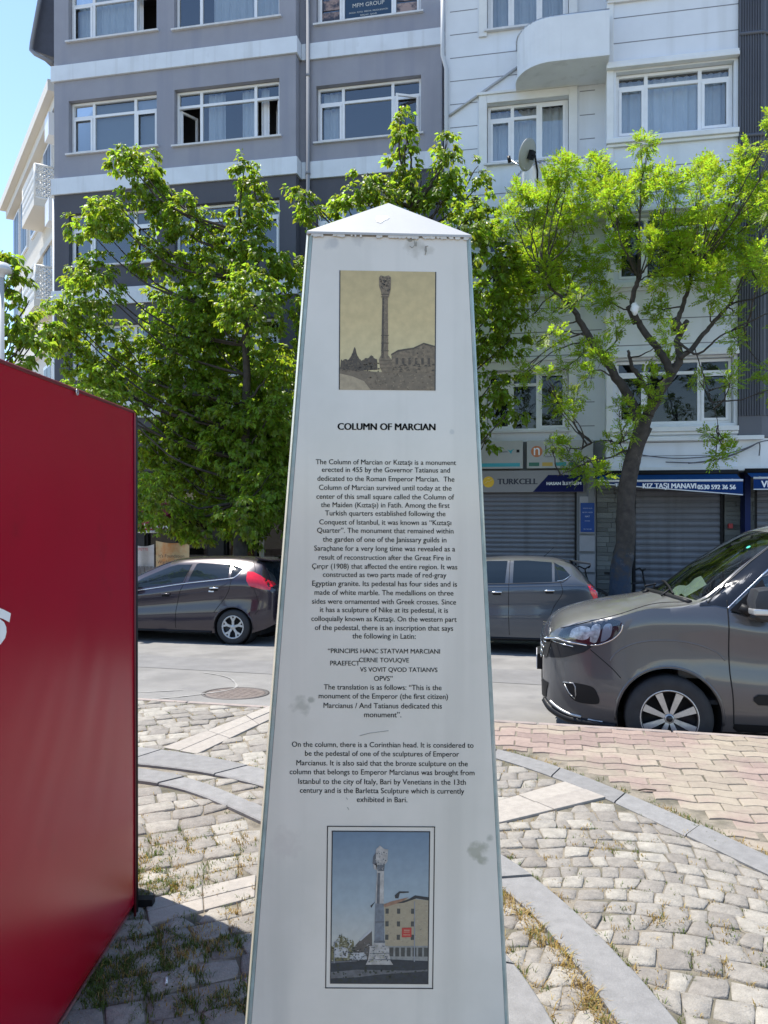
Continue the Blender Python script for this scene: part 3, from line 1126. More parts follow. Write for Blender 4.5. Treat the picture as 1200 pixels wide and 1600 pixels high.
for o in wo(W1):
    a = MB()
    p, q, c, d = o
    a.box(p - .17, p - .002, VW - .05, VW - .002, c - .12, d + .17); a.box(q + .002, q + .17, VW - .05, VW - .002, c - .12, d + .17)
    a.box(p - .0, q + .0, VW - .05, VW - .002, d + .002, d + .17)
    a.box(p - .21, q + .21, VW - .08, VW - .002, d + .172, d + .23)
    a.build("moulding", m_trim, wb, bevel=0.008)
for o in wo(BW):
    a = MB()
    p, q, c, d = o
    a.box(WB - .04, WR, VB - .13, VB - .002, d + .03, d + .10)
    a.box(WB - .02, WR, VB - .09, VB - .002, d + .102, d + .17)
    a.build("moulding", m_trim, wb, bevel=0.008); a = MB()
    a.box(WB - .04, WR, VB - .11, VB - .002, c - .15, c - .06)
    a.box(WB - .02, WR, VB - .06, VB - .002, c - .21, c - .152)
    a.build("moulding", m_trim, wb, bevel=0.008)
a = MB()
a.box(WB - .03, WB + .1, VB - .03, VB - .002, 2.4, ZT2)
a.build("moulding", m_trim, wb, bevel=0.008)
a = MB()
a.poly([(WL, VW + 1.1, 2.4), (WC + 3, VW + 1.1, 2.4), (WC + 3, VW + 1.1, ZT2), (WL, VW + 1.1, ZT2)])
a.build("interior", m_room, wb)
a = MB(); a.box(WL - .02, WC + 2, VB - .02, VW + 8, ZT2, ZT2 + .1)
a.build("roof", m_trim, wb)
for k, r in enumerate(wrow):
    window(wb, W1[0], W1[1], W1[2] + r, W1[3] + r, VW + .12, (-.53, 0.0), 9.80 + r, (0, 2), door=2 if k else None, pane=m_pane2 if k >= 2 else None,
           cur=[(-1.0, .56)] if k < 2 else None)
    window(wb, BW[0], BW[1], BW[2] + r, BW[3] + r, VB + .13, (2.06, 3.05), 9.83 + r, (0, 2),
           cur=[(1.55, 3.58)] if k == 1 else None, sill=False, pane=m_pane2 if k >= 2 else None)
# rounded balconies
m_balc = mat("balcony_render", (0.70, 0.72, 0.73), 0.85, streak=((0.52, 0.53, 0.53), 4, .55, .72, .6), var=0.05, vscale=2)
for bz in (10.27, 7.47):
    a = MB()
    out = []
    u0, u1, vf = -.42, WB, VB - .28
    rr = 0.72
    for k in range(13):
        t = math.pi / 2 * k / 12
        out.append((u0 + rr - rr * math.cos(t), vf + rr - rr * math.sin(t)))
    out = [(u0, VW - .002)] + out + [(u1, vf)]
    out = [(p[0], p[1]) for p in out]
    n = len(out)
    inn = [(u0 + .1, VW - .002)] + [(u0 + .1 + (rr - .1) - (rr - .1) * math.cos(math.pi / 2 * k / 12), vf + .1 + (rr - .1) - (rr - .1) * math.sin(math.pi / 2 * k / 12)) for k in range(13)] + [(u1, vf + .1)]
    for k in range(n - 1):
        (a0, b0_), (a1, b1_) = out[k], out[k + 1]
        (c0, d0), (c1, d1) = inn[k], inn[k + 1]
        a.poly([(a0, b0_, bz + .06), (a1, b1_, bz + .06), (a1, b1_, bz + .88), (a0, b0_, bz + .88)], True)
        a.poly([(c0, d0, bz + .12), (c1, d1, bz + .12), (c1, d1, bz + .88), (c0, d0, bz + .88)], True)
        a.poly([(a0, b0_, bz + .88), (a1, b1_, bz + .88), (c1, d1, bz + .88), (c0, d0, bz + .88)])
    a.poly([(p, q, bz + .12) for p, q in inn] + [(u1, VW - .002, bz + .12)])
    def off(k, d):
        (p, q) = out[k]
        c = Vector((u0 + rr, vf + rr)); w = Vector((p, q)) - c
        return (p, q)
    lip = [(p - .03 if p < u0 + rr else p, q - .03) for p, q in out]
    a.poly([(p, q, bz) for p, q in lip] + [(u1, VW - .002, bz)])
    for k in range(n - 1):
        (a0, b0_), (a1, b1_) = lip[k], lip[k + 1]
        a.poly([(a0, b0_, bz), (a1, b1_, bz), (a1, b1_, bz + .06), (a0, b0_, bz + .06)], True)
        a.poly([(a0, b0_, bz + .06), (a1, b1_, bz + .06), (*out[k + 1], bz + .06), (*out[k], bz + .06)])
    bo_ = a.build("balcony", m_balc, wb, recalc=False)
    a = MB()
    for k in range(n - 1):
        (a0, b0_), (a1, b1_) = out[k], out[k + 1]
        a.tube([(a0, b0_ + .04, bz + .895), (a1, b1_ + .04, bz + .895)], .032, 6)
    a.build("coping", M_STEEL, bo_)
# downpipes and the slanting conduit
a = MB(); a.tube([(WL + .03, VW - .06, 2.6), (WL + .03, VW - .06, 10.9), (WL - .05, VW - .06, 11.2), (WL - .05, VW - .06, ZT2)], .045, 10)
a.build("drainpipe", mat("pale_pipe", (0.5, 0.52, 0.54), 0.5), wb)
a = MB(); q0 = P3(702, 182, VW - .03); q1 = P3(812, 104, VW - .03); a.tube([q0, q1], .028, 8)
a.build("conduit", mat("conduit_grey", (0.42, 0.43, 0.44), 0.6), wb)
# dark corrugated cladding on the corner
m_clad = mat("corrugated_cladding", (0.095, 0.10, 0.118), 0.55, var=.08, vscale=2)
a = MB()
dirs = Vector((math.sin(R(49.5 + 11.3)), math.cos(R(49.5 + 11.3)), 0)) # chamfer in the street frame
zlist = [(2.95, 3.35, 0), (3.35, 6.0, 1), (6.02, 8.6, 1), (8.62, 10.49, 1), (10.53, ZT2, 1)]
for z0, z1, corr in zlist:
    pts = []
    N = 9
    for k in range(N * 4 + 1):
        u = WR + (WC - WR) * k / (N * 4)
        pts.append(Vector((u, VB - .05 - (.03 if (k % 4) in (1, 2) else 0) * corr, 0)))
    M2 = 16
    c0 = Vector((WC, VB - .05, 0))
    nd = Vector((dirs.y, -dirs.x, 0))
    for k in range(M2 * 4 + 1):
        pts.append(c0 + dirs * (1.6 * k / (M2 * 4)) + nd * (.03 if (k % 4) in (1, 2) else 0) * corr)
    for p, q in zip(pts, pts[1:]):
        a.poly([(p.x, p.y, z0), (q.x, q.y, z0), (q.x, q.y, z1), (p.x, p.y, z1)])
    rim = [Vector((WR, VB - .1, z0 - .03)), Vector((WC + .02, VB - .1, z0 - .03))]
    if corr and z0 > 3.5:
        a.tube([(WR, VB - .07, z0 - .01), (WC, VB - .07, z0 - .01), tuple(c0 + dirs * 1.6 + nd * .02 + Vector((0, 0, z0 - .01)))], .035, 6)
a.build("cladding", m_clad, wb, recalc=False)
a = MB()
a.prism([(WR, VB, 2.32), (WC, VB, 2.32), (WC + 1.6 * dirs.x, VB + 1.6 * dirs.y, 2.32), (WC + 1.6, VW + 3, 2.32), (WR, VW + 3, 2.32)], (0, 0, .62))
a.build("corner_fascia", m_trim, wb, recalc=True)
a = MB()
a.box(WB - .02, WC + .03, VB - .12, VB - .003, 2.90, 2.98)
a.box(WB - .02, WC + .03, VB - .07, VB - .003, 2.32, 2.40)
a.build("ledge", m_trim, wb, bevel=.01)
# ground floor: piers of split stone, shutters
m_stone = mat("split_stone", (0.13, 0.134, 0.124), 0.9, island=0.28, bump=0.7, bscale=40)
a = MB()
def stonework(mb, p, q, v, z0, z1):
    z = z0
    while z < z1:
        h = random.uniform(.07, .12); u = p
        while u < q:
            w = min(random.uniform(.18, .4), q - u)
            mb.box(u + .003, u + w - .003, v - random.uniform(0, .02), v + .06, z + .003, min(z + h, z1) - .003)
            u += w
        z += h
stonework(a, 1.17, 1.86, 16.15, Z_FAR, 2.3)
a.build("stone_cladding", m_stone, wb); a = MB()
stonework(a, 3.6, 4.15, 16.15, Z_FAR, 2.3)
a.build("stone_cladding", m_stone, wb)
a = MB()
a.box(WL, -1.5, 16.2, 16.4, Z_FAR, 3.0)
a.box(.78, 1.16, 16.12, 16.4, Z_FAR, 2.4)
a.box(WL, 5.5, 16.42, 16.5, Z_FAR, 3.0)
a.box(WL, WB + .0, VW - .0, VW + .1, 2.3, 3.0)
a.box(WB, WC + 1, VB + .0, VW + .2, 2.30, 2.318)
a.box(1.0, 1.12, 16.05, 16.12, 1.7, 2.35)
a.build("shop_wall", mat("shop_plaster", (0.18, 0.185, 0.19), 0.85, var=.1), wb)
m_shut = mat("roller_shutter", (0.165, 0.168, 0.185), 0.5, metal=0.3, streak=((0.10, 0.10, 0.105), 5, .5, .68, .6), var=.09, vscale=1.5, island=.05, wear=((0.2, 0.2, 0.21), 2.5, .58, .75))
def shutter(p, q, z1, v, pitch):
    a = MB()
    z = Z_FAR
    while z < z1:
        zz = min(z + pitch, z1)
        prof = [(v, z), (v - .014, z + pitch * .2), (v - .018, z + pitch * .45), (v - .010, z + pitch * .78), (v + .012, z + pitch * .86), (v + .012, zz)]
        for (a0, b0_), (a1, b1_) in zip(prof, prof[1:]):
            a.poly([(p, a0, b0_), (q, a0, b0_), (q, a1, b1_), (p, a1, b1_)])
        z += pitch
    s = a.build("shutter", m_shut, wb, recalc=False)
    a = MB()
    a.box(p - .05, p, v - .05, v + .03, Z_FAR, z1); a.build("guide_rail", M_BLACK, s)
    a = MB(); a.box(q, q + .05, v - .05, v + .03, Z_FAR, z1); a.build("guide_rail", M_BLACK, s)
    a = MB(); a.box(p, q, v - .03, v - .02, Z_FAR, Z_FAR + .08); a.build("bottom_bar", M_BLACK, s)
shutter(-1.5, .74, 1.95, 16.22, .095)
shutter(1.93, 3.53, 2.2, 16.2, .125)
shutter(4.2, 5.4, 2.2, 16.2, .125)
a = MB(); a.box(3.88, 3.98, 15.75, 16.1, Z_FAR, 2.3)
a.build("corner_post", mat("blue_post", (0.006, 0.015, 0.08), .5, spec=.2), wb)
a = MB(); a.box(3.655, 3.73, 16.03, 16.12, 1.22, 1.31)
a.build("alarm_box", mat("alarm_red", (0.4, 0.03, 0.03), .5), wb)
# white tiled panels with the blue notice
a = MB(); a.box(.83, 1.13, 16.05, 16.11, .74, 1.06); a.box(.83, 1.13, 16.05, 16.11, .32, .68); a.box(.83, 1.13, 16.05, 16.11, Z_FAR, .27); a.box(.83, 1.13, 16.055, 16.11, 1.1, 1.85)
a.build("wall_panel", mat("tile_panel", (0.26, 0.26, 0.275), .4, var=.05), wb)

# ---- pale building closing the side street
m_cream = mat("cream_render", (0.62, 0.58, 0.51), 0.85, var=.06, vscale=.8)
m_cream2 = mat("cream_trim", (0.66, 0.63, 0.57), 0.8)
cb_o = Vector((-8.82, 21.2, Z_FAR))
cb = thing("side_street_house", "cream house in the side street with white perforated balconies", "building", cb_o)
dd = Vector((-.547, .837, 0))
m_dpane = mat("dark_pane", (.04, .045, .05), .35)
nn = Vector((-.837, -.547, 0))   # along the facade, out of it


def C(s, o, z): return cb_o * 1 + dd * s + nn * o + Vector((0, 0, z - Z_FAR))


def cbox(mb, s0, s1, o0, o1, z0, z1):
    v = [C(s, o, z) for z in (z0, z1) for o in (o0, o1) for s in (s0, s1)]
    mb.add(v, [(0, 2, 3, 1), (4, 5, 7, 6), (0, 1, 5, 4), (2, 6, 7, 3), (0, 4, 6, 2), (1, 3, 7, 5)])


a = MB(); a.prism([C(-.3, 0, Z_FAR), C(9.4, 0, Z_FAR), C(9.4, -5, Z_FAR), C(-.3, -.5, Z_FAR)], (0, 0, 12.7 - Z_FAR)); a.build("wall", m_cream, cb)
a = MB(); cbox(a, -.3, 9.7, -.4, .45, 12.85, 13.15); cbox(a, -.3, 9.6, -.4, .25, 12.55, 12.85)
cbox(a, -.3, 9.45, .002, .12, 9.3, 9.5); cbox(a, -.3, 9.45, .002, .12, 6.4, 6.6)
a.build("cornice", m_cream2, cb)
for z in (10.5, 7.6, 4.0, 1.2):
    for s in (1.5, 3.9, 6.0, 7.8):
        a = MB(); cbox(a, s, s + 1.3, .002, .06, z, z + 1.9)
        f = a.build("window", m_pvc, cb)
        a = MB(); cbox(a, s + .1, s + .62, .061, .07, z + .1, z + 1.8); cbox(a, s + .68, s + 1.2, .061, .07, z + .1, z + 1.8)
        a.build("pane", m_dpane, f)
m_perf = mat("perforated_white", (.74, .74, .72), .5)
for z in (10.42, 7.56):
    a = MB(); cbox(a, 1.1, 3.3, .0, .58, z - .22, z)
    b_ = a.build("balcony", m_cream2, cb)
    a = MB()
    # lattice railing: bars in both diagonals, front and near end
    def rail(fn, L):
        k = 0.0
        while k < L:
            w = .045
            for sgn in (1, -1):
                x0, x1 = (k, k + .24) if sgn > 0 else (k + .24, k)
                for j in range(4):
                    p0, p1 = fn(min(x0, L), z + .02 + j * .23), fn(min(x1, L), z + .25 + j * .23)
                    a.tube([p0, p1], .022, 4)
            k += .12
        a.tube([fn(0, z + .95), fn(L, z + .95)], .035, 6); a.tube([fn(0, z + .02), fn(L, z + .02)], .035, 6); a.tube([fn(0, z), fn(0, z + .95)], .03, 6); a.tube([fn(L, z), fn(L, z + .95)], .03, 6)
    rail(lambda s, zz: C(1.12 + s, .55, zz), 2.15)
    rail(lambda s, zz: C(1.12, s, zz), .54)
    a.build("railing", m_perf, b_)
for z in (11.85, 9.5):
    a = MB(); cbox(a, .1, .7, .02, .36, z, z + .62)
    tag(a.build("air_conditioner", M_WHITE), "white air conditioner on the cream house, %s" % ("just under its cornice" if z > 11 else "below the higher balcony"), "air conditioner", "air conditioners on the cream house")

# ------------------------------------------------------------------ signs, awnings and things on the shop fronts
ex, ey = Vector((1, 0, 0)), Vector((0, 0, 1))
m_board = mat("sign_white", (0.42, 0.42, 0.405), .5, spec=.2, var=.04)
def sign(name, label, p, q, z0, z1, v, m, cat="sign", group=None):
    t = thing(name, label, cat, (p, v, z0), True, group)
    a = MB(); a.box(p, q, v, v + .06, z0, z1)
    a.build("board", m, t, bevel=.006)
    return t
SV = 16.1
s1 = sign("shop_sign", "white shop sign with small dark letters and a small turquoise bird", -1.55, -.30, 2.43, 3.0, SV, m_board, group="white sign boards over the left shutter")
a = MB(); put_text(a, "Türk Telekom", (-.83, SV - .004, 2.76), ex, ey, width=.43); a.build("lettering", mat("letter_navy", (.04, .06, .12), .5), s1)
a = MB(); a.box(-1.5, -.36, SV - .004, SV - .001, 2.47, 2.545)
c = Vector((-.56, SV - .004, 2.80))
a.poly([c + Vector((x * .1, 0, y * .1)) for x, y in ((-.6, .3), (0, .0), (.9, .4), (.4, -.1), (.2, -.7), (-.1, -.3))])
a.build("emblem", mat("turquoise", (.03, .33, .40), .5), s1)
a = MB(); a.box(-.43, -.37, SV - .004, SV - .001, 2.76, 2.82); a.build("mark", M_BLACK, s1)
s2 = sign("shop_sign", "white shop sign with an orange round emblem and the word kolay", -.22, 1.1, 2.43, 3.0, SV, m_board, group="white sign boards over the left shutter")
a = MB(); a.disc((-.02, SV - .004, 2.775), .115, 'y', 32); eo = a.build("emblem", mat("orange_disc", (.50, .16, .05), .5), s2)
a = MB(); put_text(a, "n", (-.02, SV - .008, 2.70), ex, ey, height=.15, width=.12); a.build("emblem_letter", M_WHITE, eo)
a = MB(); put_text(a, "kolay", (.15, SV - .004, 2.73), ex, ey, width=.52, align='LEFT')
put_text(a, "ödeme noktası", (.15, SV - .004, 2.655), ex, ey, width=.3, align='LEFT'); a.build("lettering", mat("letter_grey", (.07, .07, .08), .5), s2)
for k, c3 in enumerate(((.02, .14, .09), (.5, .33, .06), (.03, .25, .25), (.02, .14, .09))):
    a = MB(); a.box(-.18 + k * .27, .03 + k * .27, SV - .004, SV - .001, 2.475, 2.55); a.build("colour_tab", mat("tab", c3, .5), s2)
s3 = sign("shop_sign", "long shop sign in white and navy with a yellow disc over the left shutter", -1.5, .92, 1.94, 2.385, SV - .05, mat("sign_grey", (.27, .26, .26), .5, spec=.2, var=.03))
a = MB(); a.poly([(x, SV - .053, z) for x, z in ((-.10, 1.945), (.905, 1.945), (.905, 2.29), (.21, 2.29))]); a.build("navy_panel", mat("navy", (.006, .010, .07), .5, spec=.1), s3)
a = MB(); a.disc((-1.0, SV - .054, 2.155), .115, 'y', 32); eo = a.build("emblem", mat("yellow_disc", (.75, .45, .02), .5), s3)
a = MB()
a.tube([(-1.08, SV - .058, 2.12), (-1.02, SV - .058, 2.17), (-.98, SV - .058, 2.16), (-.92, SV - .058, 2.21)], .008, 6); a.tube([(-1.03, SV - .058, 2.215), (-.97, SV - .058, 2.235)], .008, 6)
a.build("emblem_lines", mat("pale_yellow", (.8, .62, .2), .5), eo)
a = MB(); put_text(a, "TURKCELL", (-.81, SV - .054, 2.105), ex, ey, heavy=.008, width=.80, height=.115, align='LEFT'); a.build("lettering", mat("letter_black", (.012, .014, .03), .5), s3)
a = MB(); put_text(a, "HASAN İLETİŞİM", (.18, SV - .058, 2.085), ex, ey, heavy=.004, width=.68, height=.082, align='LEFT')
a.build("side_lettering", M_WHITE, s3)
a = MB(); put_text(a, "YETKİLİ SATIŞ NOKTASI", (.6, SV - .054, 2.335), ex, ey, width=.5); a.build("small_lettering", mat("letter_grey2", (.2, .2, .2), .5), s3)
# blue notice
s4 = sign("notice", "blue notice with faint white lines on the white panels between the two shutters", .85, 1.12, 1.13, 1.72, 16.02, mat("notice_blue", (.02, .06, .22), .5, spec=.2, var=.05), "notice")
a = MB()
for k, (tx, w) in enumerate((("TELEFON ALIM", .18), ("SATIM TAMİR", .2), ("HAT", .09), ("FATURA", .1), ("TEL: 0212 631", .16))):
    put_text(a, tx, (.985, 16.017, 1.60 - k * .085 - (.08 if k == 4 else 0)), ex, ey, width=w)
a.build("lettering", mat("letter_pale", (.45, .5, .6), .5), s4)

# awnings
m_awn = mat("awning_blue", (0.008, 0.055, 0.17), .8, spec=.1, var=.1, vscale=4)
m_awn2 = mat("valance_blue", (0.008, 0.035, 0.14), .8, spec=.1, var=.08, vscale=4)
m_strip = mat("valance_white", (.66, .67, .68), .7)
def awning(label, p, q, vb, vf, zb, zf, drop0, drop1, txts):
    t = thing("awning", label, "awning", (p, vf, zf), True, "blue awnings over the right shutters")
    a = MB()
    n = 10
    for i in range(n):
        f0, f1 = i / n, (i + 1) / n
        sag = lambda f: -.02 * math.sin(math.pi * f)
        pts = [(p, vf + (vb - vf) * f0, zf + (zb - zf) * f0 + sag(f0)), (q, vf + (vb - vf) * f0, zf + (zb - zf) * f0 + sag(f0)),
               (q, vf + (vb - vf) * f1, zf + (zb - zf) * f1 + sag(f1)), (p, vf + (vb - vf) * f1, zf + (zb - zf) * f1 + sag(f1))]
        a.poly(pts, True)
    a.build("canopy", m_awn, t)
    a = MB(); a.tube([(p, vf, zf), (q, vf, zf)], .022, 10)
    a.build("front_rail", m_strip, t)
    a = MB(); a.tube([(p - .03, vb - .02, zb), (q + .03, vb - .02, zb)], .06, 12); a.build("roller", M_BLACK, t)
    a = MB()
    for u in (p + .15, q - .15):
        a = MB()
        a.tube([(u, vb - .02, zb - .15), (u, (vb + vf) / 2, zf + .03), (u, vf, zf)], .018, 6)
        a.build("arm", M_STEEL, t)
    a = MB(); N = 40
    def z_lo(f): return zf - (drop0 + (drop1 - drop0) * f)
    for i in range(N):
        f0, f1 = i / N, (i + 1) / N
        w0, w1 = .006 * math.sin(f0 * 40), .006 * math.sin(f1 * 40)
        a.poly([(p + (q - p) * f0, vf - .004 + w0, z_lo(f0)), (p + (q - p) * f1, vf - .004 + w1, z_lo(f1)), (p + (q - p) * f1, vf - .006, zf - .018), (p + (q - p) * f0, vf - .006, zf - .018)], True)
    vl = a.build("valance", m_awn2, t)
    a = MB()
    for i in range(N):
        f0, f1 = i / N, (i + 1) / N
        w0, w1 = .006 * math.sin(f0 * 40), .006 * math.sin(f1 * 40)
        a.poly([(p + (q - p) * f0, vf - .007 + w0, z_lo(f0) - .004), (p + (q - p) * f1, vf - .007 + w1, z_lo(f1) - .004), (p + (q - p) * f1, vf - .007 + w1, z_lo(f1) + .014), (p + (q - p) * f0, vf - .007 + w0, z_lo(f0) + .014)])
    a.build("hem", m_strip, vl)
    a = MB()
    for tx, u, w, hgt, zz in txts:
        put_text(a, tx, (u, vf - .016, zz), (1, 0, -.006), ey, heavy=.006, width=w, height=hgt, align='LEFT')
    a.build("lettering", M_WHITE, vl)
    return t
awning("blue awning with white lettering and telephone number behind the leaning tree trunk", 1.12, 3.66, 15.5, 15.0, 2.28, 2.12, .05, .27,
       [("TARİHİ", 1.42, .34, .085, 2.015), ("KIZ TAŞI MANAVI", 1.92, .93, .10, 1.98), ("0530 592 36 56", 2.88, .65, .082, 1.96)])
awning("blue awning at the right edge of the photo, past the blue post", 3.85, 5.3, 15.55, 15.05, 2.30, 2.16, .21, .21, [("VEYSEL MANAV", 3.98, 1.1, .12, 1.99)])

# cables over the fascia
m_cab = mat("cable", (.10, .10, .11), .7)
for k, pts in enumerate((((930, 690), (960, 702), (1010, 712), (1060, 716), (1120, 712), (1160, 702), (1190, 690), (1210, 688)),
                         ((1040, 722), (1100, 722), (1150, 708), (1180, 694)), ((1075, 724), (1130, 716), (1170, 700), (1186, 692), (1186, 712)))):
    a = MB(); a.tube(catmull([P3(x, y, VB - .1) for x, y in pts], 6), .011, 6)
    tag(a.build("cable", m_cab, street=True), ("dark cable sagging along the whole white fascia above the blue awning", "lower cable on the white fascia below the corner window",
        "cable looping down at the right end of the white fascia")[k], "cable", "cables on the white fascia")
# satellite dish on the balcony
dc = P3(826, 243, VB - .45)
sd = thing("satellite_dish", "grey satellite dish fixed to the lower rounded balcony", "satellite dish", tuple(dc), True)
ax = Vector((-.82, .46, .34)).normalized()
e1 = ax.cross(Vector((0, 0, 1))).normalized(); e2 = e1.cross(ax)
a = MB()
vs, fs = [], []
for side in (0, .012):
    for r in range(7):
        rr = .30 * r / 6
        for k in range(28):
            t = 2 * math.pi * k / 28
            vs.append(dc + e1 * rr * .92 * math.cos(t) + e2 * rr * math.sin(t) + ax * (rr * rr * .45 - side))
for sd_ in range(2):
    for r in range(6):
        for k in range(28):
            b_ = sd_ * 196
            fs.append((b_ + r * 28 + k, b_ + r * 28 + (k + 1) % 28, b_ + (r + 1) * 28 + (k + 1) % 28, b_ + (r + 1) * 28 + k))
for k in range(28): fs.append((168 + k, 168 + (k + 1) % 28, 364 + (k + 1) % 28, 364 + k))
a.add(vs, fs, True)
a.build("dish", mat("dish_grey", (.33, .335, .30), .6, var=.08), sd)
a = MB(); a.tube([dc - e2 * .26, dc + ax * .40 - e2 * .12], .014, 8); a.build("arm", M_STEEL, sd)
a = MB(); a.tube([dc + ax * .40 - e2 * .16, dc + ax * .46 - e2 * .06], .035, 10); a.build("receiver", M_BLACK, sd)
a = MB(); a.tube([dc - ax * .02, dc - ax * .14, dc + Vector((.16, .1, -.28)), dc + Vector((.16, .16, -.55))], .02, 8); a.obox(dc - ax * .06, e1 * .06, e2 * .08, ax * .04)
a.build("bracket", M_BLACK, sd)

# things under the maple
s5 = thing("awning", "dark red awning with pale letters behind the red booth", "awning", tuple(P3(215, 812, 16.4)), True)
p0, p1 = P(190, 826, 16.4), P(250, 833, 16.4)
a = MB(); a.prism([(p0[0], 17.55, 1.75), (p0[0], 16.4, 1.32), (p0[0], 16.4, 1.08), (p0[0], 17.55, 1.5)], (p1[0] - p0[0], 0, 0)); a.build("canopy", mat("awning_red", (.22, .015, .03), .7), s5)
a = MB(); put_text(a, "ALGIDA", (P(216, 830, 16.4)[0], 16.39, 1.15), ex, ey, width=.75, height=.11, align='LEFT'); a.build("lettering", M_WHITE, s5)
a = MB(); a.tube([(p0[0], 16.4, 1.07), (p1[0], 16.4, 1.07)], .03, 8); a.build("front_rail", m_strip, s5)
def banner(name, label, x0, x1, y0, y1, v, m):
    (u0, z1), (u1, z0) = P(x0, y0, v), P(x1, y1, v)
    t = thing(name, label, "banner", (u0, v, z0), True)
    a = MB(); N = 14
    for i in range(N):
        f0, f1 = i / N, (i + 1) / N
        w = lambda f: .03 * math.sin(f * 9 + 1)
        a.poly([(u0 + (u1 - u0) * f0, v + w(f0), z0), (u0 + (u1 - u0) * f1, v + w(f1), z0), (u0 + (u1 - u0) * f1, v + w(f1) * .5, z1 - .05 * math.sin(math.pi * f1)), (u0 + (u1 - u0) * f0, v + w(f0) * .5, z1 - .05 * math.sin(math.pi * f0))], True)
    a.build("sheet", m, t)
    return t, u0, u1, z0, z1
t, u0, u1, z0, z1 = banner("banner", "orange and cream cloth banner with dark lettering behind the dark hatchback", 243, 296, 845, 905, 15.6, mat("banner_orange", (.55, .40, .22), .8, alt=(.50, .20, .06), altscale=1.6, altlo=.45, althi=.6))
a = MB(); uc = (u0 + u1) / 2
put_text(a, "It's Foundation", (uc, 15.55, z1 - .36), ex, ey, width=.6); put_text(a, "Washing Tapes", (uc, 15.55, z1 - .5), ex, ey, width=.66, height=.075)
a.build("lettering", mat("letter_brown", (.06, .03, .02), .6), t)
t, u0, u1, z0, z1 = banner("banner", "pale paper banner with red lettering beside the red booth", 206, 241, 850, 920, 15.7, mat("banner_pale", (.42, .38, .36), .8, var=.15, vscale=6))
a = MB(); put_text(a, "SEPETTE", ((u0 + u1) / 2, 15.64, z1 - .14), ex, ey, width=.3); a.build("lettering", mat("letter_red", (.35, .02, .03), .6), t)
a = MB()
for k in range(5): a.box(u0 + .06 + k * .1, u0 + .13 + k * .1, 15.63, 15.64, z0 + .25 + .05 * (k % 2), z0 + .5)
a.build("picture", mat("picture_dark", (.12, .11, .11), .7), t)
# pale post under the branches
a = MB(); q = P3(409, 850, 15.2); a.tube([(q.x, q.y, Z_FAR), (q.x, q.y, 2.3)], .05, 10)
tag(a.build("post", mat("post_pale", (.4, .36, .3), .8), street=True), "thin pale post in the shade under the maple branches", "post")

# ------------------------------------------------------------------ information obelisk
YF = 2.0                              # distance of its front pane


def O(px, py, d=0.0):                 # photo pixel on the front plane
    return Vector(((px - 600) / FPX * YF, YF - d, CAM_H + (HOR - py) / FPX * YF))


ob = thing("information_obelisk", "white tapered information obelisk with printed text, two pictures and a pyramid cap", "information pillar", (0, YF, 0))
m_panel = mat("printed_panel", (0.73, 0.675, 0.58), 0.14, spec=0.5, streak=((0.58, 0.54, 0.46), 9, .52, .70, .5), var=0.03, vscale=2.2, coat=0.0, alt=(0.69, 0.64, 0.545), altscale=3.2,
              wear=((0.60, 0.55, 0.46), 2.6, 0.66, 0.86))  # streaks are dirt runs and faint vertical reflections painted into the colour
m_body = mat("obelisk_sheet", (0.66, 0.67, 0.65), 0.45, var=0.06, wear=((.5, .48, .42), 5, .58, .75))
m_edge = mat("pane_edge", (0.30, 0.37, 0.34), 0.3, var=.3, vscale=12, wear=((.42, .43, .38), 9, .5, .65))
m_edgel = mat("pane_edge_sunlit", (0.72, 0.74, 0.60), 0.35, var=.12, vscale=8)
yb = 1733.0                           # where the front meets the ground
k = (yb - 362) / (1600 - 362)
TLx, TRx = 481, 736                   # outer corners at the top / ground
BLx, BRx = 481 + (382 - 481) * k, 736 + (798 - 736) * k
tl, tr, bl, br_ = O(TLx, 363), O(TRx, 369), O(BLx, yb), O(BRx, yb)
for q in (bl, br_): q.z = 0
DT, DB = 0.20, 0.26
back = lambda q, d: q + Vector((0, d, 0))
# back body (sides are clad sheets)
a = MB()
cf = 0.012
F = [tl + Vector((.004, .012, 0)), tr + Vector((-.004, .012, 0)), br_ + Vector((-.004, .012, 0)), bl + Vector((.004, .012, 0))]
Bk = [back(tl, DT) + Vector((0.0, 0, 0)), back(tr, DT), back(br_, DB), back(bl, DB)]
a.add(F + Bk, [(0, 1, 2, 3), (7, 6, 5, 4), (0, 3, 7, 4), (1, 5, 6, 2), (0, 4, 5, 1), (3, 2, 6, 7)])
a.build("body", m_body, ob)
# front pane
inl, inr = Vector((.014, 0, 0)), Vector((-.012, 0, 0))
fp = [tl + inl, tr + inr, br_ + inr, bl + inl]
a = MB(); a.prism([q for q in fp], (0, .009, 0)); a.build("front_pane", m_panel, ob, bevel=.0015)
# edge trims: dull, but the left has sunlight put into a slanted pale strip
a = MB()
def trim(t0, b0, s, w):
    pts = []
    for q in (t0, b0):
        pts.append([q + Vector((s * 0.0, .014, 0)), q + Vector((s * .006, .0005, 0)), q + Vector((s * w, .0005, 0)), q + Vector((s * w, .012, 0))])
    vs = pts[0] + pts[1]
    a.add(vs, [(0, 1, 5, 4), (1, 2, 6, 5), (2, 3, 7, 6), (0, 4, 7, 3), (0, 3, 2, 1), (4, 5, 6, 7)])
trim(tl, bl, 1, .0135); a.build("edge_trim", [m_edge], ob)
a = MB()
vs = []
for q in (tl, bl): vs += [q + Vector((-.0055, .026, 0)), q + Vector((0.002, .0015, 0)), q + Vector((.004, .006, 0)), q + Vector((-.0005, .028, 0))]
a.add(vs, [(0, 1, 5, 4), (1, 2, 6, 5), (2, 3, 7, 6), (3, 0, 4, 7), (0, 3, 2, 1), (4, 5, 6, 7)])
a.build("edge_strip", m_edgel, ob)
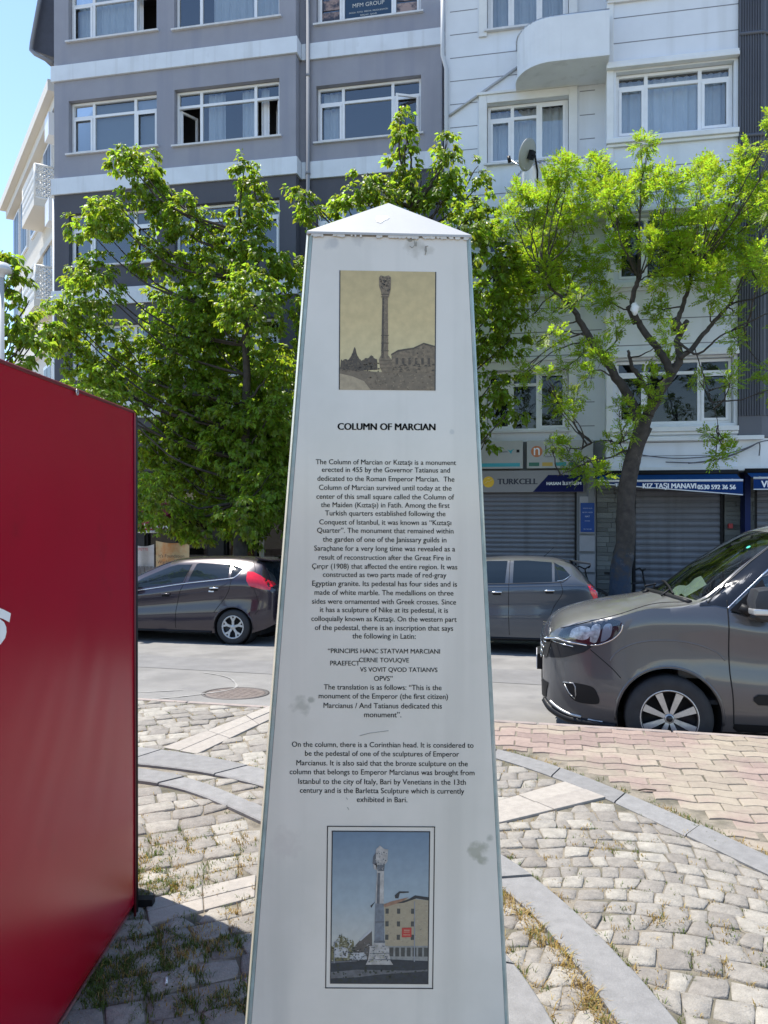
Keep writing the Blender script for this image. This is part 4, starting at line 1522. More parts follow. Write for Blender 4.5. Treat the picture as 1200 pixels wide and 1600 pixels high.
a = MB(); trim(tr, br_, -1, .0115); a.build("edge_trim", m_edge, ob)
# cap: a four-sided pyramid of sheet metal
ap = O(607, 318); ap.y = YF + DT / 2; ap.z = CAM_H + (HOR - 318) / FPX * (YF + DT / 2); ap.x = (607 - 600) / FPX * (YF + DT / 2)
c0, c1 = tl + Vector((-.002, -.006, 0)), tr + Vector((.000, -.006, .0))
c2, c3 = back(tr, DT + .006), back(tl, DT + .006) + Vector((-.002, 0, 0))
dn = Vector((0, 0, -.006))
a = MB(); a.add([c0, c1, c2, c3, ap, c0 + dn, c1 + dn, c2 + dn, c3 + dn], [(0, 1, 4), (1, 2, 4), (2, 3, 4), (3, 0, 4), (0, 5, 6, 1), (1, 6, 7, 2), (2, 7, 8, 3), (3, 8, 5, 0), (5, 8, 7, 6)])
a.build("cap", mat("cap_sheet", (0.45, 0.44, 0.415), 0.42, var=0.05, vscale=4, wear=((.42, .42, .42), 8, .6, .8)), ob)
# loose caulking and grime under the cap
m_grime = mat("grime", (0.25, 0.23, 0.19), .9, var=.2, vscale=30)
m_flake = mat("flaked_caulk", (0.62, 0.60, 0.55), .8, var=.1, vscale=30)
a = MB()
for k2 in range(90):
    f = k2 / 89
    if random.random() < (.75 if f < .55 else .3): continue
    p = tl.lerp(tr, f) + Vector((0, -.0045, -.009))
    w = random.uniform(.002, .007)
    a.poly([p + Vector((-w, 0, random.uniform(-.004, .002))), p + Vector((0, 0, random.uniform(-.006, -.001))), p + Vector((w, 0, random.uniform(-.004, .002))), p + Vector((w * .6, -.001, .006)), p + Vector((-w * .7, -.001, .006))])
a.build("caulking", m_flake, ob)
a = MB(); a.tube([tl + Vector((.01, -.001, -.0075)), tr + Vector((-.01, -.001, -.0075))], .0016, 6); a.build("cap_gap", m_grime, ob)
BL = [0]


def blot(mb, px, py, rx, ry, d=.0006, n=14, jag=.35):
    BL[0] += 1
    d = d + BL[0] * .00004
    pts = []
    for i in range(n):
        t = 6.283 * i / n
        r = 1 + random.uniform(-jag, jag)
        pts.append(O(px + rx * r * math.cos(t), py - ry * r * math.sin(t), d))
    mb.poly(pts)
a = MB()
for px, py, rx, ry in ((665, 391, 3, 9), (640, 376, 9, 3), (650, 382, 2, 6)): blot(a, px, py, rx * .5, ry * .6, .0008)
for pts in (((641, 372), (647, 376), (648, 384), (644, 388), (640, 385)), ((665, 386), (666, 392), (664, 399)), ((664, 386), (669, 385)), ((562, 1150), (577, 1146), (607, 1142)), ((543, 1262), (545, 1266)), ((541, 1247), (543, 1250))):
    a.tube([O(x, y, .0006) for x, y in pts], .0007, 5)
a.build("grime_mark", mat("grime_dark", (.30, .28, .235), .9), ob)
# soft dirt marks on the pane, each with its own place and outline
t_ = m_panel.node_tree
b_ = t_.nodes['Principled BSDF']
tc = t_.nodes.new('ShaderNodeTexCoord')
nz = t_.nodes.new('ShaderNodeTexNoise'); nz.inputs['Scale'].default_value = 38; nz.inputs['Detail'].default_value = 8
t_.links.new(tc.outputs['Object'], nz.inputs['Vector'])
for px, py, r, colr, amt in ((470, 1103, .024, (.42, .40, .33), .65), (486, 1094, .010, (.34, .33, .27), .7), (746, 1331, .026, (.40, .385, .30), .85), (754, 1343, .015, (.40, .385, .30), .85), (765, 1310, .010, (.42, .41, .34), .8),
                             (706, 676, .007, (.48, .47, .43), .6), (519, 380, .020, (.48, .46, .42), .7), (648, 386, .026, (.42, .375, .29), .55), (668, 392, .016, (.45, .40, .31), .45), (560, 372, .018, (.50, .47, .41), .6), (590, 1300, .03, (.6, .58, .52), .4), (445, 1320, .04, (.60, .54, .47), .5)):
    q = O(px, py)
    ds = t_.nodes.new('ShaderNodeVectorMath'); ds.operation = 'DISTANCE'
    ds.inputs[1].default_value = (q.x, 0, q.z)
    t_.links.new(tc.outputs['Object'], ds.inputs[0])
    ma = t_.nodes.new('ShaderNodeMath'); ma.operation = 'MULTIPLY_ADD'; ma.inputs[1].default_value = r * 2.6; 
    t_.links.new(nz.outputs['Fac'], ma.inputs[0]); t_.links.new(ds.outputs['Value'], ma.inputs[2])
    mr_ = t_.nodes.new('ShaderNodeMapRange'); mr_.inputs[1].default_value = r * 2.45; mr_.inputs[2].default_value = r * 1.75; mr_.inputs[3].default_value = 0; mr_.inputs[4].default_value = amt
    t_.links.new(ma.outputs[0], mr_.inputs[0])
    mx_ = t_.nodes.new('ShaderNodeMix'); mx_.data_type = 'RGBA'; mx_.inputs[7].default_value = (*colr, 1)
    src_ = b_.inputs['Base Color'].links[0].from_socket
    t_.links.new(mr_.outputs[0], mx_.inputs[0]); t_.links.new(src_, mx_.inputs[6]); t_.links.new(mx_.outputs[2], b_.inputs['Base Color'])


a = MB()
# bird dropping on the cap face
nrm = (c1 - c0).cross(ap - c0).normalized()
if nrm.y > 0: nrm = -nrm
base_ = c0.lerp(c1, .41).lerp(ap, .42)
vx = (c1 - c0).normalized(); vy = nrm.cross(vx)
if vy.z < 0: vy = -vy
for sx, sy, r in ((0, 0, .013), (.012, .010, .011), (-.004, .012, .009), (-.002, -.010, .008)):
    pts = [base_ + vx * (sx + r * random.uniform(.75, 1.2) * math.cos(6.283 * i / 14)) + vy * (sy + r * random.uniform(.75, 1.2) * math.sin(6.283 * i / 14)) + nrm * .0008 for i in range(14)]
    a.poly([q + nrm * (.00008 * len(a.f)) for q in pts])
a.build("bird_dropping", mat("dropping_white", (.78, .77, .72), .9), ob)

# --- the printed text, line by line (centre x, baseline y, width in px)
m_ink = mat("print_ink", (0.02, 0.02, 0.022), .4)
lines = [("COLUMN OF MARCIAN", 604, 672, 152, .022),
         ("The Column of Marcian or Kıztaşı is a monument", 603, 726, 219, 0), ("erected in 455 by the Governor Tatianus and", 603, 738, 200, 0),
         ("dedicated to the Roman Emperor Marcian.  The", 603, 752, 214, 0), ("Column of Marcian survived until today at the", 602, 766, 207, 0),
         ("center of this small square called the Column of", 602, 780, 215, 0), ("the Maiden (Kıztaşı) in Fatih. Among the first", 602, 793, 201, 0),
         ("Turkish quarters established following the", 602, 806, 188, 0), ("Conquest of Istanbul, it was known as “Kıztaşı", 602, 820, 206, 0),
         ("Quarter”. The monument that remained within", 602, 833, 213, 0), ("the garden of one of the Janissary guilds in", 601, 847, 193, 0),
         ("Saraçhane for a very long time was revealed as a", 601, 861, 220, 0), ("result of reconstruction after the Great Fire in", 601, 875, 206, 0),
         ("Çırçır (1908) that affected the entire region. It was", 601, 889, 227, 0), ("constructed as two parts made of red-gray", 601, 902, 193, 0),
         ("Egyptian granite. Its pedestal has four sides and is", 601, 916, 226, 0), ("made of white marble. The medallions on three", 600, 930, 217, 0),
         ("sides were ornamented with Greek crosses. Since", 600, 944, 225, 0), ("it has a sculpture of Nike at its pedestal, it is", 600, 957, 200, 0),
         ("colloquially known as Kıztaşı. On the western part", 600, 971, 227, 0), ("of the pedestal, there is an inscription that says", 600, 985, 216, 0),
         ("the following in Latin:", 600, 998, 99, 0),
         ("“PRINCIPIS HANC STATVAM MARCIANI", 600, 1021, 175, 0), ("CERNE TOVUQVE", 600, 1035, 78, 0), ("PRAEFECT", 539, 1040, 46, 0),
         ("VS VOVIT QVOD TATIANVS", 623, 1050, 121, 0), ("OPVS”", 599, 1064, 29, 0),
         ("The translation is as follows: “This is the", 598, 1078, 184, 0), ("monument of the Emperor (the first citizen)", 599, 1092, 202, 0),
         ("Marcianus / And Tatianus dedicated this", 598, 1107, 185, 0), ("monument”.", 598, 1121, 58, 0),
         ("On the column, there is a Corinthian head. It is considered to", 598, 1168, 284, 0), ("be the pedestal of one of the sculptures of Emperor", 597, 1182, 241, 0),
         ("Marcianus. It is also said that the bronze sculpture on the", 597, 1197, 268, 0), ("column that belongs to Emperor Marcianus was brought from", 597, 1211, 289, 0),
         ("Istanbul to the city of Italy, Bari by Venetians in the 13th", 597, 1226, 262, 0), ("century and is the Barletta Sculpture which is currently", 597, 1240, 257, 0),
         ("exhibited in Bari.", 597, 1254, 79, 0)]
head, body = MB(), MB()
sl_ = math.tan(R(0.35))
for i, (tx, cx, by, wpx, bold) in enumerate(lines):
    exx = Vector((1, 0, -sl_)).normalized(); eyy = Vector((sl_, 0, 1)).normalized()
    t_ = text_mesh(tx, width=wpx / FPX * YF)
    o_ = O(cx, by, .0008)
    for dx in ((-.0011, -.0004, .0004, .0011) if bold else (-.00022, .00022)):
        (head if i == 0 else body).add([o_ + exx * (v.x + dx) + eyy * v.y * 1.04 for v in t_[0]], t_[1])
head.build("heading", m_ink, ob, recalc=False)
body.build("text", m_ink, ob, recalc=False)

# --- upper picture: old sepia photograph of the column (printed, flat)
def quad_px(mb, pts, d): mb.poly([O(x, y, d) for x, y in pts])
zt, zb_ = O(0, 423).z, O(0, 611).z
m_sep = grad_mat("sepia_sky", [(0, (.40, .29, .13)), (.15, (.62, .51, .27)), (.6, (.60, .46, .22)), (1, (.52, .40, .19))], zb_, zt, var=.07)
a = MB(); quad_px(a, ((532, 423), (681, 425.5), (680, 610.5), (530, 609)), .0006)
pic = a.build("picture", m_sep, ob)
a = MB()
quad_px(a, ((530.5, 423), (532, 423), (531, 609), (529.5, 609)), .0012); quad_px(a, ((680, 425.5), (681.5, 425.5), (680.5, 610.5), (679, 610.5)), .0012)
a.build("border", m_ink, pic)
m_s1 = mat("sepia_dark", (.085, .060, .036), .4, var=.4, vscale=90, detail=10)
m_s2 = mat("sepia_mid", (.20, .145, .085), .4, var=.4, vscale=110, detail=10)
m_s3 = mat("sepia_ground", (.19, .14, .085), .4, var=.22, vscale=50)
m_s4 = mat("sepia_pale", (.40, .31, .19), .4, var=.2, vscale=60)
a = MB(); quad_px(a, ((531, 574), (560, 579), (600, 582), (640, 580), (680, 583), (680, 610.3), (530.5, 608.8)), .0009)
a.build("print_ground", m_s3, pic)
a = MB(); quad_px(a, ((531, 584), (550, 588), (569, 596), (579, 609.3), (530.6, 608.8)), .0012); a.build("print_road", m_s4, pic)
a = MB()   # tree line on the left
pts = [(531.5, 577)] + [(532 + i * 1.0, 560 + 3 * math.sin(i * .23) + 1.5 * math.sin(i * .61) - 16 * math.exp(-((i - 22.5) / 3.0) ** 2) + random.uniform(-.9, .9)) for i in range(1, 58)] + [(590, 578), (560, 580)]
quad_px(a, pts, .0012); a.build("print_trees", m_s1, pic)
a = MB()   # houses on the right
quad_px(a, ((611, 582), (612, 553), (622, 548), (645, 545), (662, 537), (679.5, 542), (679, 583)), .0012); a.build("print_house", m_s2, pic)
a = MB(); quad_px(a, ((611, 553.5), (622, 547), (646, 543.5), (662, 536), (680, 541), (680, 543.5), (662, 538.5), (646, 546), (622, 550), (611, 556)), .0014)
for i in range(6): quad_px(a, ((618 + i * 10, 560), (622 + i * 10, 559.5), (622 + i * 10, 570), (618 + i * 10, 570)), .0014)
for i in range(22):
    x, y = random.uniform(590, 678), random.uniform(570, 582); quad_px(a, ((x - 3, y), (x, y - 3), (x + 3, y)), .0015)
a.build("print_shadow", m_s1, pic)
a = MB()   # column
quad_px(a, ((595.5, 560), (597.5, 464), (606, 464), (606.5, 560)), .0016)
quad_px(a, ((592.5, 434), (595, 431), (601, 433), (607, 431), (611, 434), (610.5, 452), (608, 463), (606, 465), (597.5, 465), (595, 455), (592.5, 448)), .0018)
quad_px(a, ((592, 562), (595, 556), (607, 556), (612, 563), (613.5, 582), (598, 583), (594, 575)), .0018)
a.build("print_column", m_s2, pic)
a = MB(); quad_px(a, ((596, 560), (597.7, 466), (600, 466), (599.6, 560)), .002)
for y in (460, 464, 524, 536, 548): quad_px(a, ((595.5, y), (607.5, y), (607.5, y + 1.2), (595.5, y + 1.2)), .0021)
for i in range(14):
    x, y = random.uniform(594, 609), random.uniform(434, 460); quad_px(a, ((x - 1.6, y), (x, y - 2), (x + 1.6, y + 1)), .0021)
for y in (563, 569, 575): quad_px(a, ((593.5, y), (612.5, y), (612.5, y + .8), (593.5, y + .8)), .0021)
a.build("print_column_shade", m_s1, pic)

# --- lower picture: colour photograph in a double black rule
def rule(mb, x0, y0, x1, y1, w, sh=0.0):
    f = lambda x, y: (x - (y - 1291) * .012, y + (x - 511) * .006)
    for (p, q) in (((x0, y0), (x1, y0 + w)), ((x0, y1 - w), (x1, y1)), ((x0, y0), (x0 + w, y1)), ((x1 - w, y0), (x1, y1))):
        quad_px(mb, (f(p[0], p[1]), f(q[0], p[1]), f(q[0], q[1]), f(p[0], q[1])), .0012)
a = MB(); rule(a, 511, 1291, 680, 1546, 1.5); rule(a, 518.5, 1298.5, 672.5, 1538.5, 1.6)
pic2 = a.build("picture_rule", m_ink, ob)
zt, zb_ = O(0, 1300).z, O(0, 1537).z
m_sky2 = grad_mat("printed_sky", [(0, (.50, .45, .37)), (.30, (.47, .47, .42)), (.55, (.32, .38, .40)), (1, (.14, .21, .28))], zb_, zt, var=.05)
f2 = lambda x, y: (x - (y - 1291) * .012, y + (x - 511) * .006)
def q2(mb, pts, d): mb.poly([O(*f2(x, y), d) for x, y in pts])
a = MB(); q2(a, ((519.5, 1299.5), (671.5, 1299.5), (671.5, 1537.5), (519.5, 1537.5)), .0006); a.build("picture", m_sky2, pic2)
cols = {}
def mc(n, c, v=.25, s=70):
    if n not in cols: cols[n] = mat("print_" + n, c, .35, var=v, vscale=s, detail=10)
    return cols[n]
def layer(name, m, shapes, d):
    a = MB()
    for s_ in shapes: q2(a, s_, d)
    a.build(name, m, pic2)
layer("print_house", mc("house", (.36, .30, .20), .08), [((604, 1478), (602, 1420), (600, 1413), (640, 1404), (671, 1407), (671, 1490), (604, 1487))], .0009)
layer("print_roof", mc("roof", (.30, .17, .11)), [((598, 1415), (612, 1409), (640, 1402), (628, 1410), (604, 1418))], .0012)
layer("print_eave", mc("dark", (.03, .035, .04)), [((620, 1412), (640, 1405), (650, 1399), (671.5, 1402), (671.5, 1407), (652, 1404), (632, 1411)), ((618, 1399), (625, 1393), (640, 1393), (640, 1395), (626, 1396), (624, 1404), (619, 1404)),
    ((580, 1416), (588, 1409), (586, 1412), (582, 1419))], .0013)
win = []
for x in (604, 622, 644):
    for y in (1420, 1440, 1461): win.append(((x, y), (x + 5, y), (x + 5, y + 8), (x, y + 8)))
win += [((611 + i * 9, 1481), (617 + i * 9, 1481), (617 + i * 9, 1495), (611 + i * 9, 1495)) for i in range(7)]
layer("print_windows", mc("win", (.06, .065, .06)), win, .0014)
layer("print_shopfront", mc("shopf", (.24, .24, .22)), [((607, 1479), (671, 1478), (671, 1503), (607, 1500))], .0011)
layer("print_sign", mc("sign", (.45, .05, .04), .05), [((630, 1450), (645, 1449.5), (645, 1464.5), (630, 1465))], .0016)
layer("print_sign_lines", mc("signl", (.5, .3, .2), .05), [((633, 1453), (642, 1453), (642, 1454.2), (633, 1454.2)), ((633, 1456), (642, 1456), (642, 1457), (633, 1457)), ((632, 1460.5), (643, 1460.5), (643, 1461.5), (632, 1461.5))], .0018)
layer("print_trees", mc("trees", (.16, .15, .08), .5, 60), [[(519.6, 1505)] + [(520 + i, 1476 + 5 * math.sin(i * .7) - (9 if 12 < i < 24 else 0) + random.uniform(-3, 3)) for i in range(0, 36)] + [(556, 1505)]], .0010)
layer("print_old_house", mc("oldh", (.10, .09, .08)), [((553, 1502), (556, 1480), (566, 1468), (583, 1453), (585, 1502))], .0012)
layer("print_old_roof", mc("pale", (.42, .42, .41), .12), [((563, 1470), (582, 1451), (583.5, 1455), (566, 1471)), ((549, 1495), (552, 1490), (570, 1489), (575, 1494), (576, 1503), (549, 1502)), ((525, 1482), (538, 1480), (546, 1484), (546, 1498), (525, 1497))], .0014)
layer("print_square", mc("square", (.025, .035, .045), .3), [((519.6, 1505), (560, 1500), (620, 1500), (671.4, 1502), (671.4, 1537.4), (519.6, 1537.4))], .0015)
layer("print_square_light", mc("sqlight", (.12, .125, .13), .3), [((519.8, 1520), (560, 1516), (640, 1517), (671.2, 1515), (671.2, 1518), (600, 1523), (560, 1528), (519.8, 1530)), ((519.8, 1503.5), (560, 1501), (560, 1503), (519.8, 1506))], .0017)
layer("print_column", mc("col", (.40, .375, .34), .3, 60), [((588, 1412), (590, 1362), (601, 1362), (601, 1412)),
    ((586, 1346), (588, 1327), (594, 1321), (600, 1326), (607, 1327), (606, 1346), (602, 1351), (601, 1362), (590, 1362), (588, 1352), (584, 1350)), ((585, 1358), (584, 1350), (589, 1347), (590, 1360)),
    ((586, 1478), (586, 1473), (604, 1473), (604, 1478), (610, 1479), (611, 1492), (613, 1502), (617, 1508), (574, 1508), (577, 1502), (579, 1492), (580, 1479))], .0019)
layer("print_column_lower", mc("coll", (.16, .18, .20), .25, 90), [((587, 1474), (588, 1412), (601, 1412), (603, 1474))], .0020)
layer("print_column_shade", mc("cols", (.11, .12, .13), .3), [((590, 1412), (591, 1364), (595, 1364), (594.5, 1412)), ((589.5, 1352), (602, 1350), (601, 1361), (591, 1361)), ((588, 1440), (602, 1439), (602, 1442), (588, 1443)), ((587, 1470), (603, 1470), (604, 1473), (586, 1473)),
    ((583, 1350), (584, 1338), (588, 1332), (588, 1350)), ((580, 1490), (612, 1489), (612, 1490.2), (580, 1491)), ((579, 1500), (615, 1499), (615, 1500), (579, 1501))], .0022)
layer("print_lamp_post", mc("post", (.25, .26, .27), .05), [((648.6, 1408), (650, 1408), (651, 1503), (649.2, 1503)), ((524, 1473), (525.2, 1473), (525.2, 1506), (524, 1506)), ((524, 1473), (531, 1471.5), (531, 1472.6), (524, 1474.2))], .0022)

def dabs(name, parent, tones, region, n, size, d, f=None):
    xs_ = [p[0] for p in region]; ys_ = [p[1] for p in region]
    for ti, m in enumerate(tones):
        a = MB(); k = 0
        while k < n:
            x, y = random.uniform(min(xs_), max(xs_)), random.uniform(min(ys_), max(ys_))
            if not inside((x, y), region): continue
            k += 1
            r = size * random.uniform(.4, 1.3); t0 = random.uniform(0, 6.28); sq = random.uniform(.5, 1)
            pts = [(x + r * math.cos(t0 + i * 1.0472) * random.uniform(.6, 1.2), y + r * sq * math.sin(t0 + i * 1.0472) * random.uniform(.6, 1.2)) for i in range(6)]
            a.poly([O(*(f(*q) if f else q), d + ti * .0001) for q in pts])
        a.build(name, m, parent)
T1 = [mat("tone_a", (.05, .035, .02), .4), mat("tone_b", (.13, .095, .055), .4), mat("tone_c", (.27, .20, .12), .4)]
dabs("print_foliage", pic, T1[:2], [(532, 580), (534, 562), (548, 562), (555, 548), (560, 560), (575, 564), (592, 566), (592, 582)], 60, 1.8, .0014)
dabs("print_house_detail", pic, T1, [(613, 582), (613, 558), (646, 548), (662, 542), (678, 546), (678, 583)], 14, 1.2, .0016)
dabs("print_gravel", pic, [T1[1], T1[2]], [(560, 583), (679, 586), (679, 609), (585, 609)], 60, 1.6, .0012)
dabs("print_capital_detail", pic, [T1[0], T1[2]], [(594, 436), (610, 436), (608, 460), (597, 462)], 22, 1.2, .0024)
dabs("print_shaft_detail", pic, [T1[1], T1[2]], [(598, 466), (606, 466), (606.5, 560), (596.5, 560)], 30, .8, .0024)
T2 = [mat("tone_d", (.03, .04, .03), .4), mat("tone_e", (.14, .13, .06), .4), mat("tone_f", (.30, .29, .20), .4), mat("tone_g", (.09, .10, .11), .4), mat("tone_h", (.36, .345, .32), .4)]
dabs("print_foliage", pic2, T2[:3], [(521, 1503), (521, 1482), (533, 1462), (545, 1465), (556, 1478), (556, 1503)], 60, 1.5, .0013, f2)
dabs("print_street_detail", pic2, [T2[0], T2[3], T2[4]], [(535, 1503), (540, 1482), (560, 1478), (584, 1470), (584, 1503)], 36, 1.5, .00155, f2)
dabs("print_capital_detail", pic2, [T2[3], T2[4]], [(587, 1330), (605, 1330), (604, 1346), (600, 1360), (591, 1360), (587, 1346)], 26, 1.1, .0025, f2)
dabs("print_plinth_detail", pic2, [T2[3], T2[4], T2[2]], [(584, 1477), (606, 1477), (614, 1503), (579, 1504)], 26, 1.4, .0025, f2)
dabs("print_square_detail", pic2, [T2[0]], [(521, 1508), (670, 1506), (670, 1536), (521, 1536)], 70, 2.2, .0019, f2)
dabs("print_wall_detail", pic2, [mat("tone_i", (.31, .26, .18), .4), mat("tone_j", (.40, .34, .24), .4)], [(606, 1420), (640, 1411), (670, 1412), (670, 1477), (606, 1477)], 60, 1.5, .00125, f2)

# ------------------------------------------------------------------ red booth on the left
rb = thing("red_booth", "tall red tarpaulin covered booth with a white numeral at the left edge", "booth", (-2.2, 2.0, 0))
m_red = mat("red_tarpaulin", (0.31, 0.001, 0.016), 0.27, spec=0.24, wear=((0.24, .004, .014), 3.5, .6, .8), var=0.08, vscale=1.2, bump=0.05, bscale=5)
XS, YFAR, ZTB = -0.98, 3.014, 1.976
HG = MB()
ny, nz = 60, 50
def face_x(y, z):
    w = 0.003 * math.sin(3.1 * z + 2.2 * y) + .0009 * math.sin(9 * (y + .35 * z)) * math.exp(-((z - .55) / .3) ** 2)
    w += .0012 * math.sin(26 * (y - .55 * z)) * math.exp(-((y - 2.62 + .2 * (z - .8)) / .16) ** 2) * math.exp(-((z - .95) / .38) ** 2)
    w += .0009 * math.sin(33 * (y - .8 * z)) * math.exp(-((y - 2.2) / .15) ** 2) * math.exp(-((z - .85) / .25) ** 2)
    curl = .0 if z > .05 else -(.05 - z) * .7
    return XS + w * min(1, (YFAR - y) / .04 + .1) + curl
vs, fs = [], []
for i in range(ny + 1):
    y = 0.9 + (YFAR - 0.9) * i / ny
    for j in range(nz + 1):
        z = .012 + (ZTB - .012) * j / nz
        vs.append((face_x(y, z), y, z))
for i in range(ny):
    for j in range(nz):
        q = i * (nz + 1) + j
        fs.append((q, q + 1, q + nz + 2, q + nz + 1))
HG.add(vs, fs, True)
HG.build("tarpaulin", m_red, rb, recalc=False)
a = MB()
XB = -3.4
a.poly([(XS - .012, .9, 0), (XB, .9, 0), (XB, .9, ZTB), (XS - .012, .9, ZTB)])
a.poly([(XS, YFAR, .012), (XS, YFAR, ZTB), (-1.055, 3.25, ZTB), (-1.055, 3.25, .012)])
a.poly([(-1.055, 3.25, .012), (-1.055, 3.25, ZTB), (XB, 3.25, ZTB), (XB, 3.25, 0)])
a.poly([(XB, 3.25, 0), (XB, 3.25, ZTB), (XB, .9, ZTB), (XB, .9, 0)])
a.poly([(XS, .9, ZTB), (XS, YFAR, ZTB), (-1.055, 3.25, ZTB), (XB, 3.25, ZTB), (XB, .9, ZTB)])
a.build("cover", m_red, rb, recalc=False)
a = MB()
a.tube([(XS - .002, .9, ZTB + .002), (XS - .002, YFAR, ZTB + .002)], .006, 6); a.tube([(XS + .002, YFAR, 0), (XS + .002, YFAR, ZTB)], .005, 6)
a.build("piping", mat("red_piping", (.12, .003, .012), .5), rb)
a = MB(); a.tube([(-.988, YFAR + .035, 0), (-.988, YFAR + .035, ZTB - .01)], .012, 8); a.box(-1.06, -.93, 3.08, 3.12, 0, .03)
a.build("frame", M_BLACK, rb)
a = MB(); a.tube([(XS - .022, .9, .008), (XS - .022, YFAR, .008)], .006, 6); a.build("hem", mat("worn_hem", (.26, .13, .12), .7), rb)
# eyelet near the top edge
yy = -XS * FPX / (600 - 118); zz_ = CAM_H + (HOR - 613) / FPX * yy
a = MB()
for r in (.009, .006): a.tube([(XS + .006, yy + r * math.cos(t * .5236), zz_ + r * math.sin(t * .5236)) for t in range(13)], .0018, 5)
a.build("eyelet", M_STEEL, rb)
# white numeral, cut by the frame
a = MB()
yA = -XS * FPX / (600 - 5.5)
def FR(px, py, e=.0085):
    y = -XS * FPX / (600 - px)
    return Vector((XS + e, y, CAM_H + (HOR - py) / FPX * y))
a.poly([FR(x, y) for x, y in ((-70, 925), (-30, 941), (0, 952.5), (11.6, 958.5), (9.2, 972.5), (0, 967.5), (-30, 957), (-52, 948), (-58, 975), (-40, 968), (-70, 1000), (-80, 990))])
a.poly([FR(x, y) for x, y in ((-45, 968), (-22, 964), (-6, 967), (1, 972.5), (4.2, 980), (4.6, 988), (2.5, 997), (-4, 1006), (-20, 1019), (-45, 1034), (-75, 1040), (-75, 1020), (-45, 1013), (-22, 1000), (-10, 990), (-9, 984), (-15, 978), (-30, 979), (-45, 985))])
a.build("numeral", M_WHITE, rb, recalc=False)

# ------------------------------------------------------------------ street lamp at the left edge
lb = W(*P(0, 800, 9.3)[:1], 9.3)
t0 = (2 - 600) / FPX
lp = Vector((t0 * 9.6, 9.6, -.4))
lm = thing("street_lamp", "grey street lamp post rising behind the red booth", "street lamp", lp)
m_lamp = mat("lamp_grey", (.42, .43, .43), .5, var=.05)
hz_ = CAM_H + (HOR - 425) / FPX * 9.6
a = MB(); a.tube([lp, lp + Vector((0, 0, hz_ - lp.z))], [.05, .038], 12); a.build("post", m_lamp, lm)
a = MB(); e_ = lp + Vector((0, 0, hz_ - lp.z)); a.lathe([(.0, .12), (.09, .1), (.13, .03), (.13, 0), (.06, -.02), (.04, -.08)], e_, 'z', 20)
a.build("lantern", mat("lamp_shade", (.55, .56, .56), .4), lm)

# ------------------------------------------------------------------ cars
def pchip(keys):
    xs = [k[0] for k in keys]; ys = [k[1] for k in keys]
    n = len(xs)
    d = [(ys[i + 1] - ys[i]) / (xs[i + 1] - xs[i]) for i in range(n - 1)]
    m = [d[0]] + [0 if d[i - 1] * d[i] <= 0 else 2 * d[i - 1] * d[i] / (d[i - 1] + d[i]) for i in range(1, n - 1)] + [d[-1]]

    def f(x):
        if x <= xs[0]: return ys[0]
        if x >= xs[-1]: return ys[-1]
        i = max(j for j in range(n - 1) if xs[j] <= x)
        h = xs[i + 1] - xs[i]; t = (x - xs[i]) / h
        return ((2 * t ** 3 - 3 * t ** 2 + 1) * ys[i] + (t ** 3 - 2 * t ** 2 + t) * h * m[i] + (-2 * t ** 3 + 3 * t ** 2) * ys[i + 1] + (t ** 3 - t ** 2) * h * m[i + 1])
    return f


m_tyre = mat("tyre_rubber", (0.022, 0.022, 0.023), 0.8, var=.2, vscale=14)
m_carglass = mat("tinted_car_glass", (0.010, 0.016, 0.022), 0.03, spec=0.45)
m_clear = glass_mat("car_glass", (0.50, 0.58, 0.54), 0.10)
m_seam = mat("door_gap", (0.004, 0.004, 0.004), 0.9)
m_liner = mat("wheel_housing", (0.008, 0.008, 0.008), 0.95)
m_alloy = mat("alloy", (0.42, 0.42, 0.415), 0.38, metal=.7, var=.15, vscale=25)
m_alloyd = mat("alloy_dark", (0.012, 0.012, 0.013), 0.35)
m_tail = mat("tail_lamp", (0.62, 0.012, 0.03), 0.12, spec=.8, var=.12, vscale=30)
m_lens = mat("lamp_lens", (0.02, 0.026, 0.034), 0.05, spec=.9)
m_refl = mat("lamp_reflector", (0.42, 0.45, 0.49), 0.4, metal=.35, var=.6, vscale=28)


PAIR = {}


